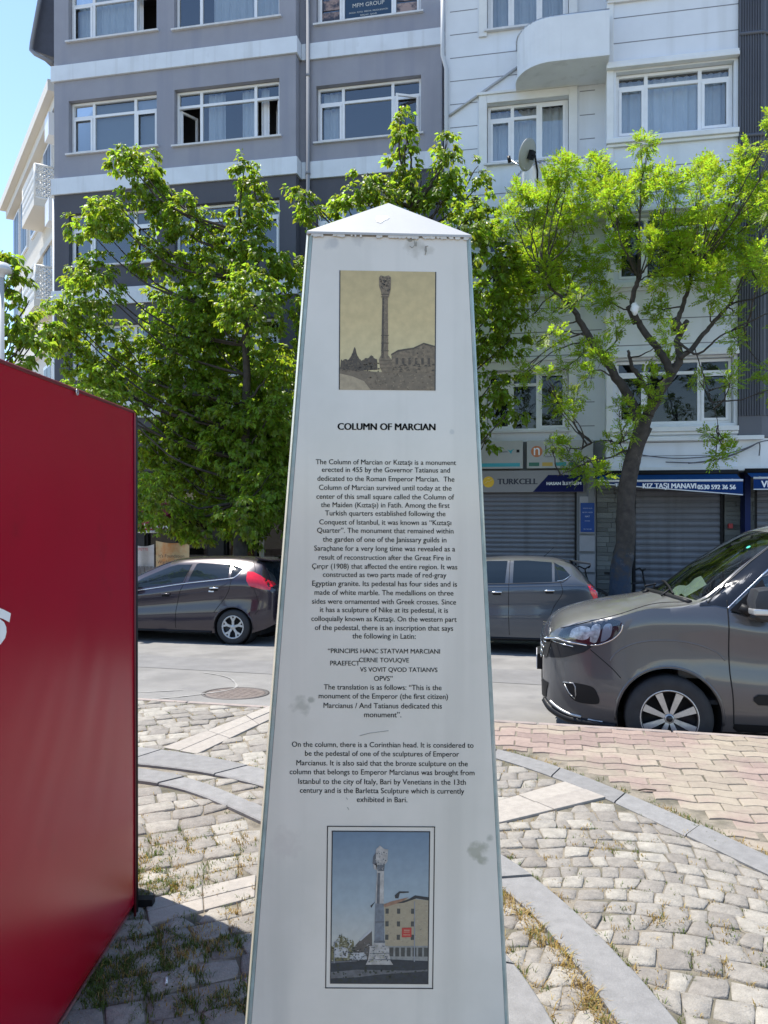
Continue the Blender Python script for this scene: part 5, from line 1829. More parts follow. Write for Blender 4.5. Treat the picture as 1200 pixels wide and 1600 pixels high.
class Car:
    NL = 15

    def __init__(s, name, label, cat, L, base, keys, wheels, arch, paint, ws, rearglass=None, sweep=None, group=None, tilt=True):
        s.t = thing(name, label, cat, base, True, group, rot=(-math.atan(.06), 0, -TH))
        BASE[s.t.name] = Vector((0, 0, 0))          # parts are modelled in the car's own frame
        s.L, s.paint = L, paint
        f = {k: pchip(v) for k, v in keys.items()}
        s.f = f
        sw = pchip(sweep or [(0, 0), (L, 0)])
        xs = set()
        n = int(L / 0.03)
        for i in range(n + 1): xs.add(round(L * i / n, 4))
        for e in (0.01, .02, .04, .06, .08): xs.add(e); xs.add(round(L - e, 4))
        for q in list(ws) + list(rearglass or ()): xs.add(q)
        xs = sorted(xs)
        NL = s.NL
        rows = []
        for x in xs:
            zb, zs, zt = f['zb'](x), f['zs'](x), f['zt'](x)
            wb, wsd, wt = f['wb'](x), f['ws'](x), f['wt'](x)
            zs = min(zs, zt - .01)
            dr = f['dr'](x)
            p = []
            for k in range(NL + 1):                 # flank: sill to shoulder
                t = k / NL
                z = zb + (zs - zb) * t
                w = wb + (wsd - wb) * (1 - (1 - min(t / .42, 1)) ** 2.2)
                w += .012 * math.exp(-((t - .86) / .06) ** 2) * s.f['cr'](x) - .016 * math.exp(-((t - .62) / .14) ** 2) * s.f['cr'](x)
                if t > .93: w -= (t - .93) / .07 * .018
                p.append((x, w, z))
            wsd2 = wsd - .018
            zr_ = zt - dr
            for t in (.33, .66, 1.0):
                p.append((x, wsd2 + (wt - wsd2) * t - .02 * math.sin(math.pi * t) * (-1), zs + (zr_ - .06 * min(1, (zr_ - zs) / .3) - zs) * t))
            for t in (.0, .12, .3, .55, .8, 1.0):      # over the top
                yy_ = (wt - .05) * (1 - t)
                zz_ = zr_ + dr * (1 - (1 - t) ** 2.6)
                p.append((x + sw(x) * (yy_ / max(wt, .01)) ** 2, yy_, zz_))
            q = p[NL + 3]
            p[NL + 3] = (q[0] + sw(x), q[1], q[2]); q = p[NL + 2]
            p[NL + 2] = (q[0] + sw(x) * .6, q[1], q[2]); q = p[NL + 1]; p[NL + 1] = (q[0] + sw(x) * .3, q[1], q[2])
            rows.append(p)
        m = len(rows[0])
        full = [[(x, -y, z) for x, y, z in r] + [(x, y, z) for x, y, z in r[-2::-1]] for r in rows]
        w_ = len(full[0])
        vs = [Vector(q) for r in full for q in r]
        # wheel arches
        s.wheels, s.arch = wheels, arch
        ins = [False] * len(vs)
        for i, v in enumerate(vs):
            for wx, wz in wheels:
                if math.hypot(v.x - wx, v.z - wz) < arch and abs(v.y) > .45: ins[i] = True
        faces, glass, rg = [], [], []
        for i in range(len(rows) - 1):
            for j in range(w_ - 1):
                q = (i * w_ + j, i * w_ + j + 1, (i + 1) * w_ + j + 1, (i + 1) * w_ + j)
                c = [ins[a] for a in q]
                if all(c): continue
                jj = min(j, w_ - 2 - j)
                xm = (xs[i] + xs[i + 1]) / 2
                if jj >= NL + 4 and ws[0] < xm < ws[1]: glass.append(q); continue
                if rearglass and jj >= NL + 5 and rearglass[0] < xm < rearglass[1]: rg.append(q); continue
                faces.append(q)
        for i, v in enumerate(vs):
            if ins[i]:
                for wx, wz in wheels:
                    d = math.hypot(v.x - wx, v.z - wz)
                    if d < arch and d > 1e-6:
                        k = arch / d; v.x = wx + (v.x - wx) * k; v.z = wz + (v.z - wz) * k
        s.faces_all = faces
        # nose and tail closed
        faces.append(tuple(range(w_))); faces.append(tuple((len(rows) - 1) * w_ + k for k in range(w_)))
        s.vs = vs
        s.side_extra = []
        s.faces, s.glass, s.rg = faces, glass, rg
        s.bvh = BVHTree.FromPolygons([tuple(v) for v in vs], faces + glass + rg)

    def cut(s, poly):
        """take the flank faces inside a side-view outline out of the shell (both sides) - a window opening"""
        keep = []
        for q in s.faces:
            c = sum((s.vs[a] for a in q), Vector()) / len(q)
            if len(q) == 4 and inside((c.x, c.z), poly) and abs(c.y) > .45: continue
            keep.append(q)
        s.faces = keep

    def finish(s, rear_dark=True):
        mb = MB(); mb.add(s.vs, s.faces, True)
        s.body = mb.build("body", s.paint, s.t, sharp=38)
        if s.glass:
            mb = MB(); mb.add([v + Vector((0, 0, -.004)) for v in s.vs], s.glass, True)
            s.ws = mb.build("windscreen", s.glassmat, s.t)
        if s.rg:
            mb = MB(); mb.add([v + Vector((0, 0, .0)) for v in s.vs], s.rg, True); mb.build("rear_window", m_carglass, s.t)

    def proj(s, x, z, side=-1, eps=.003):
        h = s.bvh.ray_cast(Vector((x, side * 3, z)), Vector((0, -side, 0)))
        y = h[0].y if h[0] else side * .8
        return Vector((x, y + side * eps, z))

    def projx(s, y, z, eps=.004):
        h = s.bvh.ray_cast(Vector((-3, y, z)), Vector((1, 0, 0)))
        x = h[0].x if h[0] else 0
        return Vector((x - eps, y, z))

    def host(s, parent, sd):             # the far-side twin of a paired part
        if parent is None: return s.t
        return PAIR.get(parent.name, parent) if sd > 0 else parent

    def patch(s, name, m, poly, parent=None, eps=.004, sides=(-1, 1), front=False, cuts=5, smooth=True, thick=.0, rnd=True):
        out = []
        for sd in sides:
            mb = MB()
            bm = bmesh.new()
            pts = [Vector((p[0], p[1], 0)) for p in poly]
            if rnd: pts = catmull(pts + [pts[0]], 4)[:-1]
            vsb = [bm.verts.new((p.x, 0, p.y)) for p in pts]
            fc = bm.faces.new(vsb)
            bmesh.ops.triangulate(bm, faces=[fc])
            for _ in range(cuts - 2):
                es = [e for e in bm.edges if e.calc_length() > .05]
                if not es: break
                bmesh.ops.subdivide_edges(bm, edges=es, cuts=1)
                bmesh.ops.triangulate(bm, faces=bm.faces)
            bm.verts.ensure_lookup_table()
            vs = []
            for v in bm.verts:
                vs.append(s.projx(v.co.x * (1 if sd < 0 else -1), v.co.z, eps) if front else s.proj(v.co.x, v.co.z, sd, eps))
            for i, v in enumerate(bm.verts): v.index = i
            mb.add(vs, [[v.index for v in f.verts] for f in bm.faces], smooth)
            bm.free()
            out.append(mb.build(name, m, s.host(parent, sd)))
        if len(out) > 1: PAIR[out[0].name] = out[1]
        return out[0]

    def line(s, name, m, pts, r=.004, sides=(-1, 1), parent=None, eps=.001, dense=True, n=6):
        if dense: pts = [(p.x, p.y) for p in catmull([(a, b, 0) for a, b in pts], 8)]
        out = []
        for sd in sides:
            mb = MB(); mb.tube([s.proj(x, z, sd, eps) for x, z in pts], r, n)
            out.append(mb.build(name, m, s.host(parent, sd)))
        if len(out) > 1: PAIR[out[0].name] = out[1]
        return out[0]

    def wheel(s, wx, wz, r, style, width=.19, y=None):
        for sd in (-1, 1):
            yy_ = (y or (s.f['ws'](wx) - .012)) * sd
            c = Vector((wx, yy_, wz))
            w = thing_part("wheel", s.t)
            rr = r * .66
            a = MB()
            o = sd
            prof = [(rr, -.0), (rr + .008, .0 * o), (rr + .03, .006 * o), (r * .90, .004 * o), (r * .975, -.012 * o), (r, -.035 * o), (r, -(width - .03) * o), (r * .96, -width * o), (rr, -width * o)]
            a.lathe(prof, c, 'y', 48)
            tyre = a.build("wheel", m_tyre, s.t)
            a = MB()
            if style == 'van':
                a.lathe([(rr + .002, -.002 * o), (rr - .012, .002 * o), (rr - .016, -.02 * o), (rr - .02, -.06 * o), (.0001, -.062 * o)], c, 'y', 48)
                a.build("rim", m_alloyd, tyre)
                b = MB()
                b.lathe([(rr + .002, .000), (rr - .003, .003 * o), (rr - .007, .0)], c, 'y', 48)
                for k in range(8):
                    t = 2 * math.pi * (k + .5) / 8
                    d = Vector((math.cos(t), 0, math.sin(t))); n = Vector((-math.sin(t), 0, math.cos(t)))
                    Yo = Vector((0, 1, 0)) * o
                    p = [c + d * .035 - n * .014 + Yo * -.012, c + d * (rr - .012) - n * .027 + Yo * -.002, c + d * (rr - .012) + n * .027 + Yo * -.002, c + d * .035 + n * .014 + Yo * -.012]
                    b.prism(p, Yo * -.02)
                    g = [c + d * .07 - n * .003 + Yo * -.008, c + d * (rr - .03) - n * .005 + Yo * .0004, c + d * (rr - .03) + n * .005 + Yo * .0004, c + d * .07 + n * .003 + Yo * -.008]
                b.lathe([(.0001, -.004 * o), (.03, -.006 * o), (.036, -.014 * o), (.036, -.03 * o)], c, 'y', 24)
                b.build("spokes", m_alloy, tyre)
                b = MB(); b.lathe([(.0001, .001 * o), (.022, 0), (.024, -.006 * o)], c, 'y', 20); b.build("hub_cap", m_alloyd, tyre)
            else:
                a.lathe([(rr - .02, -.03 * o), (rr - .03, -.07 * o), (.0001, -.075 * o)], c, 'y', 40)
                a.build("rim_barrel", m_alloyd, tyre)
                b = MB()
                b.lathe([(rr + .003, -.001 * o), (rr - .008, .004 * o), (rr - .02, -.004 * o), (rr - .024, -.02 * o)], c, 'y', 40)
                for k in range(5):
                    t = 2 * math.pi * (k + .25) / 5
                    d = Vector((math.cos(t), 0, math.sin(t))); n = Vector((-math.sin(t), 0, math.cos(t)))
                    Yo = Vector((0, 1, 0)) * o
                    p = [c + d * .03 - n * .02 + Yo * -.006, c + d * .10 - n * .02 + Yo * -.004, c + d * (rr - .012) - n * .062, c + d * (rr - .008) - n * .03, c + d * .135 + Yo * -.003,
                         c + d * (rr - .008) + n * .03, c + d * (rr - .012) + n * .062, c + d * .10 + n * .02 + Yo * -.004, c + d * .03 + n * .02 + Yo * -.006]
                    b.prism(p, Yo * -.018)
                b.lathe([(.0001, .0), (.035, -.002 * o), (.045, -.012 * o), (.045, -.02 * o)], c, 'y', 20)
                b.build("rim", m_alloy, tyre)

    def liners(s):
        mb = MB()
        for wx, wz in s.wheels:
            for sd in (-1, 1):
                y0 = s.f['ws'](wx) - .03
                mb.lathe([(s.arch + .004, sd * y0), (s.arch + .004, sd * .42), (.0001, sd * .42)], Vector((wx, 0, wz)), 'y', 40)
        z0 = min(s.f['zb'](x * .1) for x in range(5, int(s.L * 10) - 4))
        mb.box(.25, s.L - .25, -.62, .62, z0 - .02, z0 + .10)
        mb.build("underbody", m_liner, s.t, recalc=False)

    def arch_trim(s, m=None, r=.012, parent=None):
        for wx, wz in s.wheels:
            for sd in (-1, 1):
                mb = MB()
                pts = []
                for k in range(0, 25):
                    t = math.pi * (k / 24 * 1.06 - .03)
                    x, z = wx + (s.arch + .012) * math.cos(t), wz + (s.arch + .012) * math.sin(t)
                    if z < s.f['zb'](x) + .01: continue
                    pts.append(s.proj(x, z, sd, -.003))
                mb.tube(pts, r, 6)
                mb.build("arch_lip", m or s.paint, s.t)


def thing_part(*a): return None


# ---- grey van at the kerb
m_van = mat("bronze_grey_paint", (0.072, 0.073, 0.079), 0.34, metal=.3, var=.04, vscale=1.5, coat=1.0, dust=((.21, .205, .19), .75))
Wv = .915
vk = dict(
    zb=[(0, .34), (.06, .27), (.3, .215), (.55, .20), (1.3, .235), (4.1, .25), (4.4, .35)],
    zs=[(0, .74), (.04, .86), (.1, .91), (.24, .96), (.52, 1.045), (.84, 1.13), (1.19, 1.135), (1.34, 1.115), (1.58, 1.08), (2.4, 1.08), (4.3, 1.1), (4.4, 1.0)],
    zt=[(0, .80), (.03, .90), (.08, .985), (.2, 1.06), (.5, 1.145), (.92, 1.235), (1.3, 1.50), (1.72, 1.745), (2.0, 1.815), (2.6, 1.85), (4.0, 1.83), (4.33, 1.74), (4.4, 1.2)],
    ws=[(0, .50), (.03, .585), (.08, .67), (.2, .765), (.42, .855), (.7, .905), (1.0, .915), (4.0, .91), (4.35, .85), (4.4, .8)],
    wb=[(0, .42), (.05, .55), (.2, .71), (.45, .82), (.8, .86), (4.2, .86), (4.4, .78)],
    wt=[(0, .40), (.05, .55), (.2, .68), (.6, .775), (.92, .80), (1.3, .745), (1.72, .68), (2.2, .66), (4.2, .64), (4.4, .62)],
    dr=[(0, .03), (.2, .045), (.9, .05), (1.3, .05), (2.0, .07), (4.4, .07)],
    cr=[(0, 0), (.6, .2), (1.4, 1), (4.2, 1), (4.4, 0)])
vu = P(1048, 1124, 5.97)[0] - .92
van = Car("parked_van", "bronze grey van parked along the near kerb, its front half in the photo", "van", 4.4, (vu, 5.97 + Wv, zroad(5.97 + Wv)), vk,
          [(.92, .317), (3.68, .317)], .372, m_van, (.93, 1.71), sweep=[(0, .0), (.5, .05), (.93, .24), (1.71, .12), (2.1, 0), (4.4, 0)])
van.glassmat = m_clear
side_win = [(1.375, 1.16), (1.66, 1.43), (1.86, 1.60), (1.98, 1.66), (2.35, 1.68), (2.38, 1.12), (1.60, 1.115)]
rear_win = [(2.5, 1.12), (2.49, 1.68), (3.3, 1.69), (3.3, 1.13)]
van.cut(side_win); van.cut(rear_win)
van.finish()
van.patch("side_window", m_clear, side_win, rnd=False, eps=-.004, cuts=6)
van.patch("side_window", m_clear, rear_win, rnd=False, eps=-.004, cuts=6)
van.liners(); van.arch_trim(r=.010)
van.wheel(.92, .317, .317, 'van'); van.wheel(3.68, .317, .317, 'van')
van.patch("pillar_panel", mat("pillar_black", (.012, .013, .016), .1, spec=.5), [(1.14, 1.155), (1.25, 1.165), (1.335, 1.15), (1.36, 1.18), (1.60, 1.40), (1.79, 1.565), (1.74, 1.645), (1.55, 1.505), (1.35, 1.325), (1.22, 1.215), (1.14, 1.175)], rnd=False, cuts=7, eps=.004)
# A-pillar shoulder panel in gloss black-grey, seal lines
m_gloss = mat("gloss_black", (.02, .022, .026), .12, spec=.7)
m_sealm = mat("rubber_seal", (.02, .02, .02), .6)
van.line("door_gap", m_seam, [(1.335, 1.20), (1.335, 1.0), (1.34, .7), (1.36, .5), (1.37, .30)], .0045, dense=True)
van.line("bonnet_gap", m_seam, [(.14, .945), (.3, .995), (.52, 1.06), (.84, 1.15), (1.1, 1.175)], .004)
van.line("bumper_gap", m_seam, [(.355, .80), (.44, .73), (.52, .66), (.575, .60)], .0032)
van.line("window_trim", M_CHROME, [(1.335, 1.145), (1.345, 1.15), (1.60, 1.385), (1.80, 1.56)], .006, dense=False, eps=.002)
van.line("windscreen_seal", m_sealm, [(1.20, 1.18), (1.35, 1.31), (1.55, 1.49), (1.75, 1.64)], .008, dense=False)
van.patch("mirror_base", M_BLACK, [(1.35, 1.13), (1.60, 1.36), (1.66, 1.12), (1.45, 1.10)], rnd=False)
van.line("roof_rail", M_BLACK, [(1.95, 1.775), (2.5, 1.80), (3.6, 1.80), (4.1, 1.76)], .016)
# headlamp: dark housing with reflector bowls, clear-edged
hl = [(.115, .885), (.16, .945), (.28, 1.0), (.43, 1.035), (.565, 1.03), (.585, .975), (.545, .915), (.47, .865), (.405, .835), (.36, .835), (.25, .855)]
h_ = van.patch("headlight", m_lens, hl, eps=.004, cuts=6)
van.patch("lamp_bowl", m_refl, [(.20, .885), (.225, .945), (.30, .975), (.355, .962), (.352, .90), (.30, .868)], h_, eps=.008)
van.patch("lamp_bowl", m_refl, [(.352, .862), (.368, .975), (.425, .995), (.425, .93), (.395, .855)], h_, eps=.009)
van.patch("indicator", mat("lamp_clear", (.30, .35, .42), .1, metal=.2), [(.43, .865), (.455, .985), (.51, 1.0), (.505, .92), (.465, .875)], h_, eps=.008)
van.patch("lamp_cover", glass_mat("lamp_cover_glass", (.9, .92, .94), .02), hl, h_, eps=.013, cuts=6)
van.line("lamp_edge", M_CHROME, [(.36, .832), (.43, .845), (.52, .89), (.575, .95), (.59, 1.0)], .006, parent=h_)
# grille, number plate, lower intake, fog lamps
gr_ = van.patch("grille", m_alloyd, [(-.66, .84), (-.5, .80), (0, .79), (.5, .80), (.66, .84), (.6, .70), (.3, .665), (-.3, .665), (-.6, .70)], front=True, sides=(-1,), eps=.006, rnd=False, cuts=6)
van.patch("grille_corner", M_DARK, [(.012, .855), (.10, .848), (.22, .826), (.38, .83), (.31, .775), (.16, .72), (.07, .705), (.012, .71)], cuts=6, rnd=False, eps=.005)
van.line("grille_bar", M_CHROME, [(.015, .872), (.10, .865), (.2, .845), (.33, .83)], .006, dense=False, eps=.004)
van.line("grille_bar", M_CHROME, [(.02, .845), (.08, .838), (.16, .822), (.23, .812)], .004, dense=False, eps=.004)
a = MB()
for i in range(-9, 10):
    for j in range(3):
        y_, z_ = i * .062 + .03 * (j % 2), .70 + j * .04
        p = van.projx(y_, z_, .012)
        a.tube([p + Vector((0, .026 * math.cos(t * 1.047), .012 * math.sin(t * 1.047))) for t in range(7)], .0035, 5)
a.build("grille_mesh", M_CHROME, gr_)
a = MB()
for zz in (.845, .815):
    a.tube([van.projx(y_ * .06, zz + .02 * abs(y_ * .06) ** 2, .010) for y_ in range(-10, 11)], .009 if zz > .83 else .006, 6)
a.build("grille_bar", M_CHROME, gr_)
a = MB(); pc = van.projx(0, .62, .03); a.box(pc.x - .015, pc.x + .03, -.27, .27, .555, .685); hp = a.build("plate_holder", M_BLACK, van.t)
a = MB(); a.box(pc.x - .02, pc.x - .0155, -.26, .26, .565, .675); pl_ = a.build("number_plate", M_WHITE, hp)
a = MB(); put_text(a, "34 KZT 55", (pc.x - .0215, 0, .59), (0, -1, 0), (0, 0, 1), width=.42, height=.062); a.build("lettering", M_BLACK, pl_)
a = MB(); a.box(pc.x - .0212, pc.x - .0202, .215, .258, .565, .675); a.build("plate_band", mat("plate_blue", (.02, .06, .35), .4), pl_)
van.patch("lower_intake", M_BLACK, [(-.62, .50), (-.3, .53), (.3, .53), (.62, .50), (.55, .37), (-.55, .37)], front=True, sides=(-1,), eps=.006, rnd=False, cuts=6)
fg = van.patch("fog_lamp_recess", M_BLACK, [(.155, .525), (.22, .535), (.36, .52), (.405, .47), (.415, .395), (.30, .385), (.235, .40), (.19, .45)], eps=.004, cuts=6)
van.line("fog_trim", mat("satin_grey", (.3, .3, .3), .35, metal=.6), [(.155, .527), (.23, .53), (.245, .505), (.25, .44), (.245, .41), (.20, .45), (.165, .515)], .006, parent=fg, dense=False)
van.line("bumper_lip", M_BLACK, [(.02, .34), (.07, .29), (.2, .245), (.4, .235), (.545, .225)], .03)
van.line("skid_strip", mat("satin_grey2", (.42, .42, .41), .35, metal=.5), [(.06, .355), (.12, .315), (.2, .285), (.29, .275)], .012)
van.line("skid_strip", bpy.data.materials["satin_grey2"], [(.34, .262), (.40, .255), (.445, .255)], .009)
van.patch("sill_strip", M_BLACK, [(1.37, .30), (2.0, .30), (3.25, .31), (3.25, .24), (1.36, .235)], rnd=False, cuts=6)
van.patch("door_strip", M_BLACK, [(1.50, .50), (1.53, .525), (2.4, .53), (2.4, .455), (1.53, .45), (1.50, .475)], rnd=False, eps=.012, cuts=6)
a = MB(); p = van.proj(2.2, .95, -1, .02); a.tube([p + Vector((-.1, 0, 0)), p + Vector((-.05, -.02, .01)), p + Vector((.05, -.02, .01)), p + Vector((.1, 0, 0))], .014, 8); a.build("door_handle", m_van, van.t)
# fender eyebrow crease
van.line("wing_crease", m_van, [(.50, .72), (.56, .80), (.70, .87), (.90, .895), (1.1, .875), (1.25, .82), (1.31, .76)], .007, eps=-.004)
# mirror with a silver lower shell
for sd in (-1,):
    a = MB()
    o_ = Vector((1.545, -(Wv + .10), 1.19))
    ring = [(-.075, -.10), (-.085, .02), (-.06, .105), (.02, .12), (.08, .10), (.085, -.08), (.05, -.125), (-.04, -.125)]
    def shell(mb, z0, z1, grow=0):
        pts = [(x, max(min(z, z1), z0)) for x, z in ring]
        return pts
    vs = []
    for k, (sc, dy) in enumerate(((.55, -.125), (.85, -.115), (1.0, -.07), (1.0, .05), (.9, .10))):
        for x, z in ring: vs.append(o_ + Vector((x * sc * 1.1 + (0 if k else .0), dy, z * sc)))
    n = len(ring)
    fs = [(r * n + i, r * n + (i + 1) % n, (r + 1) * n + (i + 1) % n, (r + 1) * n + i) for r in range(4) for i in range(n)] + [tuple(range(n)), tuple(range(4 * n, 5 * n))]
    a.add(vs, fs, True)
    mo = a.build("mirror", mat("mirror_shell", (.035, .036, .04), .4, spec=.25, var=.05), van.t, sharp=40)
    a = MB(); a.obox(o_ + Vector((-.008, -.01, -.055)), (.088, 0, 0), (0, .125, 0), (0, 0, .022)); a.build("mirror_band", mat("mirror_silver", (.5, .5, .5), .3, metal=.6), mo, bevel=.012)
    a = MB(); a.tube([o_ + Vector((-.06, .10, -.07)), o_ + Vector((-.09, .04, -.06)), o_ + Vector((-.14, .05, -.03))], [.035, .04, .03], 8); a.tube([o_ + Vector((.0, .13, -.09)), o_ + Vector((0, .02, -.10))], .04, 8)
    a.build("mirror_arm", M_BLACK, mo)
# wipers and cowl
for y0, y1, x0, x1 in ((-.55, .05, 1.02, 1.03), (.1, .65, .98, 1.04)):
    a = MB(); pts = []
    for k in range(9):
        f = k / 8; y_ = y0 + (y1 - y0) * f
        h = van.bvh.ray_cast(Vector((x0 + (x1 - x0) * f, y_, 3)), Vector((0, 0, -1)))
        pts.append((h[0] if h[0] else Vector((x0, y_, 1.25))) + Vector((-.01, 0, .02)))
    a.tube(pts, .009, 6)
    a.tube([pts[0] + Vector((-.08, .05, -.02)), pts[2], pts[4]], .008, 6)
    a.build("wiper", M_BLACK, van.t)
a = MB()
pts = []
for k in range(21):
    y_ = -.76 + .076 * k
    x_ = .90 + .22 * (y_ / .8) ** 2
    h = van.bvh.ray_cast(Vector((x_, y_, 3)), Vector((0, 0, -1)))
    pts.append((h[0] if h[0] else Vector((x_, y_, 1.2))) + Vector((0, 0, -.002)))
a.tube(pts, .022, 6); a.build("cowl", M_BLACK, van.t)
a = MB(); h = van.bvh.ray_cast(Vector((.86, -.12, 3)), Vector((0, 0, -1))); a.tube([h[0] + Vector((-.02, 0, -.01)), h[0] + Vector((.02, 0, .022))], [.022, .012], 8); a.build("washer_jet", M_BLACK, van.t)
# cabin: dashboard, wheel, seats, lining
m_seat = mat("seat_cloth", (.035, .037, .042), .9, var=.2)
m_dash = mat("dashboard", (.10, .10, .098), .7, var=.08)
a = MB(); a.prism([(1.0, -.78, 1.12), (1.22, -.78, 1.17), (1.48, -.78, 1.12), (1.55, -.78, .95), (1.45, -.78, .6), (1.0, -.78, .6)], (0, 1.56, 0)); a.build("dashboard", m_dash, van.t, bevel=.03)
a = MB(); a.tube([Vector((1.62 + .06 * math.sin(t * .2618), -.37 + .18 * math.cos(t * .2618), 1.06 + .17 * math.sin(t * .2618))) for t in range(25)], .016, 8); a.tube([(1.62, -.53, 1.06), (1.62, -.2, 1.06)], .014, 6)
a.build("steering_wheel", M_BLACK, van.t)
for y_ in (-.37, .37):
    a = MB(); a.box(1.85, 2.35, y_ - .24, y_ + .24, .5, .75); a.prism([(2.28, y_ - .23, .7), (2.50, y_ - .2, 1.32), (2.62, y_ - .2, 1.32), (2.44, y_ - .23, .7)], (0, .44, 0)); a.prism([(2.49, y_ - .13, 1.36), (2.53, y_ - .11, 1.55), (2.62, y_ - .11, 1.55), (2.60, y_ - .13, 1.36)], (0, .24, 0))
    a.build("seat", m_seat, van.t, bevel=.05)
a = MB(); a.box(1.0, 4.3, -.8, .8, .42, .45); a.box(3.3, 3.34, -.78, .78, .45, 1.2); a.build("cabin_floor", m_seat, van.t)
# pale sheet added on the dashboard to paint a windscreen reflection; green sticker
a = MB()
vs = []
for i in range(9):
    for j in range(7):
        vs.append((1.16 + .035 * j, -.2 + .085 * i, 1.185 + .045 * math.sin(i * .9) * math.sin(j * .8 + .5) + .022 * j))
a.add(vs, [(i * 7 + j, i * 7 + j + 1, (i + 1) * 7 + j + 1, (i + 1) * 7 + j) for i in range(8) for j in range(6)], True)
tag(a.build("reflection_sheet", mat("paper", (.30, .33, .31), .7), van.t), "pale sheet standing for a reflection in the windscreen")
BASE["d"] = Vector()
h = van.bvh.ray_cast(Vector((1.58, -.52, 3)), Vector((0, 0, -1)))
if h[0]:
    n_ = h[1]; e1_ = n_.orthogonal().normalized(); e2_ = n_.cross(e1_)
    a = MB(); a.poly([h[0] + n_ * -.008 + e1_ * .017 * math.cos(t * .3927) + e2_ * .017 * math.sin(t * .3927) for t in range(16)]); a.build("sticker", mat("sticker_green", (.02, .45, .28), .5), van.ws)

# ---- the two hatchbacks on the far side and a third one beyond the van
def hatchback(name, label, u0, v_near, z_add, keys, L, half, wheels, r_w, arch, paint, ws, rg, front_win, rear_win_, quarter, tail, seams, style, belt, spoiler, roofz):
    c = Car(name, label, "hatchback", L, (u0, v_near + half, zroad(v_near + half) + z_add), keys, wheels, arch, paint, ws, rearglass=rg,
            sweep=[(0, .0), (.5, .04), (ws[0], .2), (ws[1], .1), (ws[1] + .4, 0), (rg[0], 0), (L, -.05)], group="hatchbacks parked along the far kerb")
    c.glassmat = m_carglass
    c.finish()
    c.liners(); c.arch_trim(r=.009)
    for wx, wz in wheels: c.wheel(wx, wz, r_w, style, y=c.f['ws'](wx) - .02)
    c.patch("side_window", m_carglass, front_win, rnd=False, cuts=6)
    c.patch("side_window", m_carglass, rear_win_, rnd=False, cuts=6)
    c.patch("quarter_window", m_carglass, quarter, rnd=False, cuts=5)
    tl_ = c.patch("tail_light", m_tail, tail, rnd=False, cuts=6, eps=.007)
    for s_ in seams: c.line("door_gap", m_seam, s_, .004)
    c.line("belt_trim", M_CHROME if style == 'f' else m_sealm, belt, .008 if style == 'f' else .006, eps=.003)
    a = MB(); a.prism([(L - .42, -half * .62, roofz), (L - .12, -half * .64, roofz - .045), (L - .10, -half * .62, roofz - .075), (L - .36, -half * .6, roofz - .05)], (0, half * 1.24, 0))
    a.build("spoiler", paint, c.t, bevel=.012)
    c.line("sill_strip", M_BLACK, [(wheels[0][0] + arch + .05, c.f['zb'](2) + .02), (2, c.f['zb'](2) + .02), (wheels[1][0] - arch - .05, c.f['zb'](2) + .02)], .022)
    # lamps and mirror at the nose, handles
    c.patch("headlight", m_refl, [(.1, .62 * roofz * .7), (.5, .64 * roofz), (.62, .63 * roofz), (.4, .55 * roofz), (.12, .53 * roofz * .86)], rnd=False, cuts=5)
    for sd in (-1, 1):
        a = MB()
        a.obox(Vector((ws[1] - .42, sd * (half + .08), belt[0][1] + .09)), (.07, 0, 0), (0, .1, 0), (0, 0, .065))
        a.build("mirror", paint, c.t, bevel=.03)
    return c
def handle(c, x, z, m):
    a = MB(); p = c.proj(x, z, -1, .004)
    a.tube([p + Vector((-.085, 0, 0)), p + Vector((-.05, -.024, .004)), p + Vector((.05, -.024, .006)), p + Vector((.085, 0, .004))], .012, 8)
    o = a.build("door_handle", m, c.t)
    a = MB(); a.obox(p + Vector((0, -.002, -.018)), (.06, 0, 0), (0, .003, 0), (0, 0, .022)); a.build("handle_recess", m_seam, o)

m_fi = mat("aubergine_paint", (0.026, 0.018, 0.028), 0.26, metal=.3, var=.05, vscale=1.5, coat=.9, dust=((.10, .085, .085), .5), wear=((.05, .042, .046), 2.0, .6, .9))
fk = dict(
    zb=[(0, .26), (.1, .2), (.5, .17), (3.5, .18), (3.8, .25), (3.97, .34)],
    zs=[(0, .56), (.08, .64), (.3, .70), (.9, .79), (1.25, .815), (1.62, .85), (2.42, .975), (3.1, 1.07), (3.45, 1.09), (3.75, 1.03), (3.97, .90)],
    zt=[(0, .62), (.06, .70), (.2, .77), (.6, .88), (.98, .97), (1.5, 1.21), (1.98, 1.385), (2.3, 1.43), (2.65, 1.45), (3.12, 1.46), (3.5, 1.435), (3.68, 1.39), (3.80, 1.22), (3.90, 1.03), (3.95, .97), (3.97, .93)],
    ws=[(0, .45), (.04, .56), (.15, .69), (.4, .80), (.8, .85), (3.2, .86), (3.55, .83), (3.8, .755), (3.93, .68), (3.97, .62)],
    wb=[(0, .42), (.1, .58), (.4, .75), (.8, .80), (3.4, .81), (3.8, .73), (3.97, .6)],
    wt=[(0, .36), (.1, .52), (.5, .68), (.98, .74), (1.98, .60), (2.6, .59), (3.5, .565), (3.8, .60), (3.9, .62), (3.97, .55)],
    dr=[(0, .03), (.9, .05), (2.0, .06), (3.6, .06), (3.97, .03)],
    cr=[(0, 0), (.6, .4), (1.4, 1), (3.2, 1), (3.9, 0)])
fu = P(362.5, 981, 11.87)[0] - 3.31
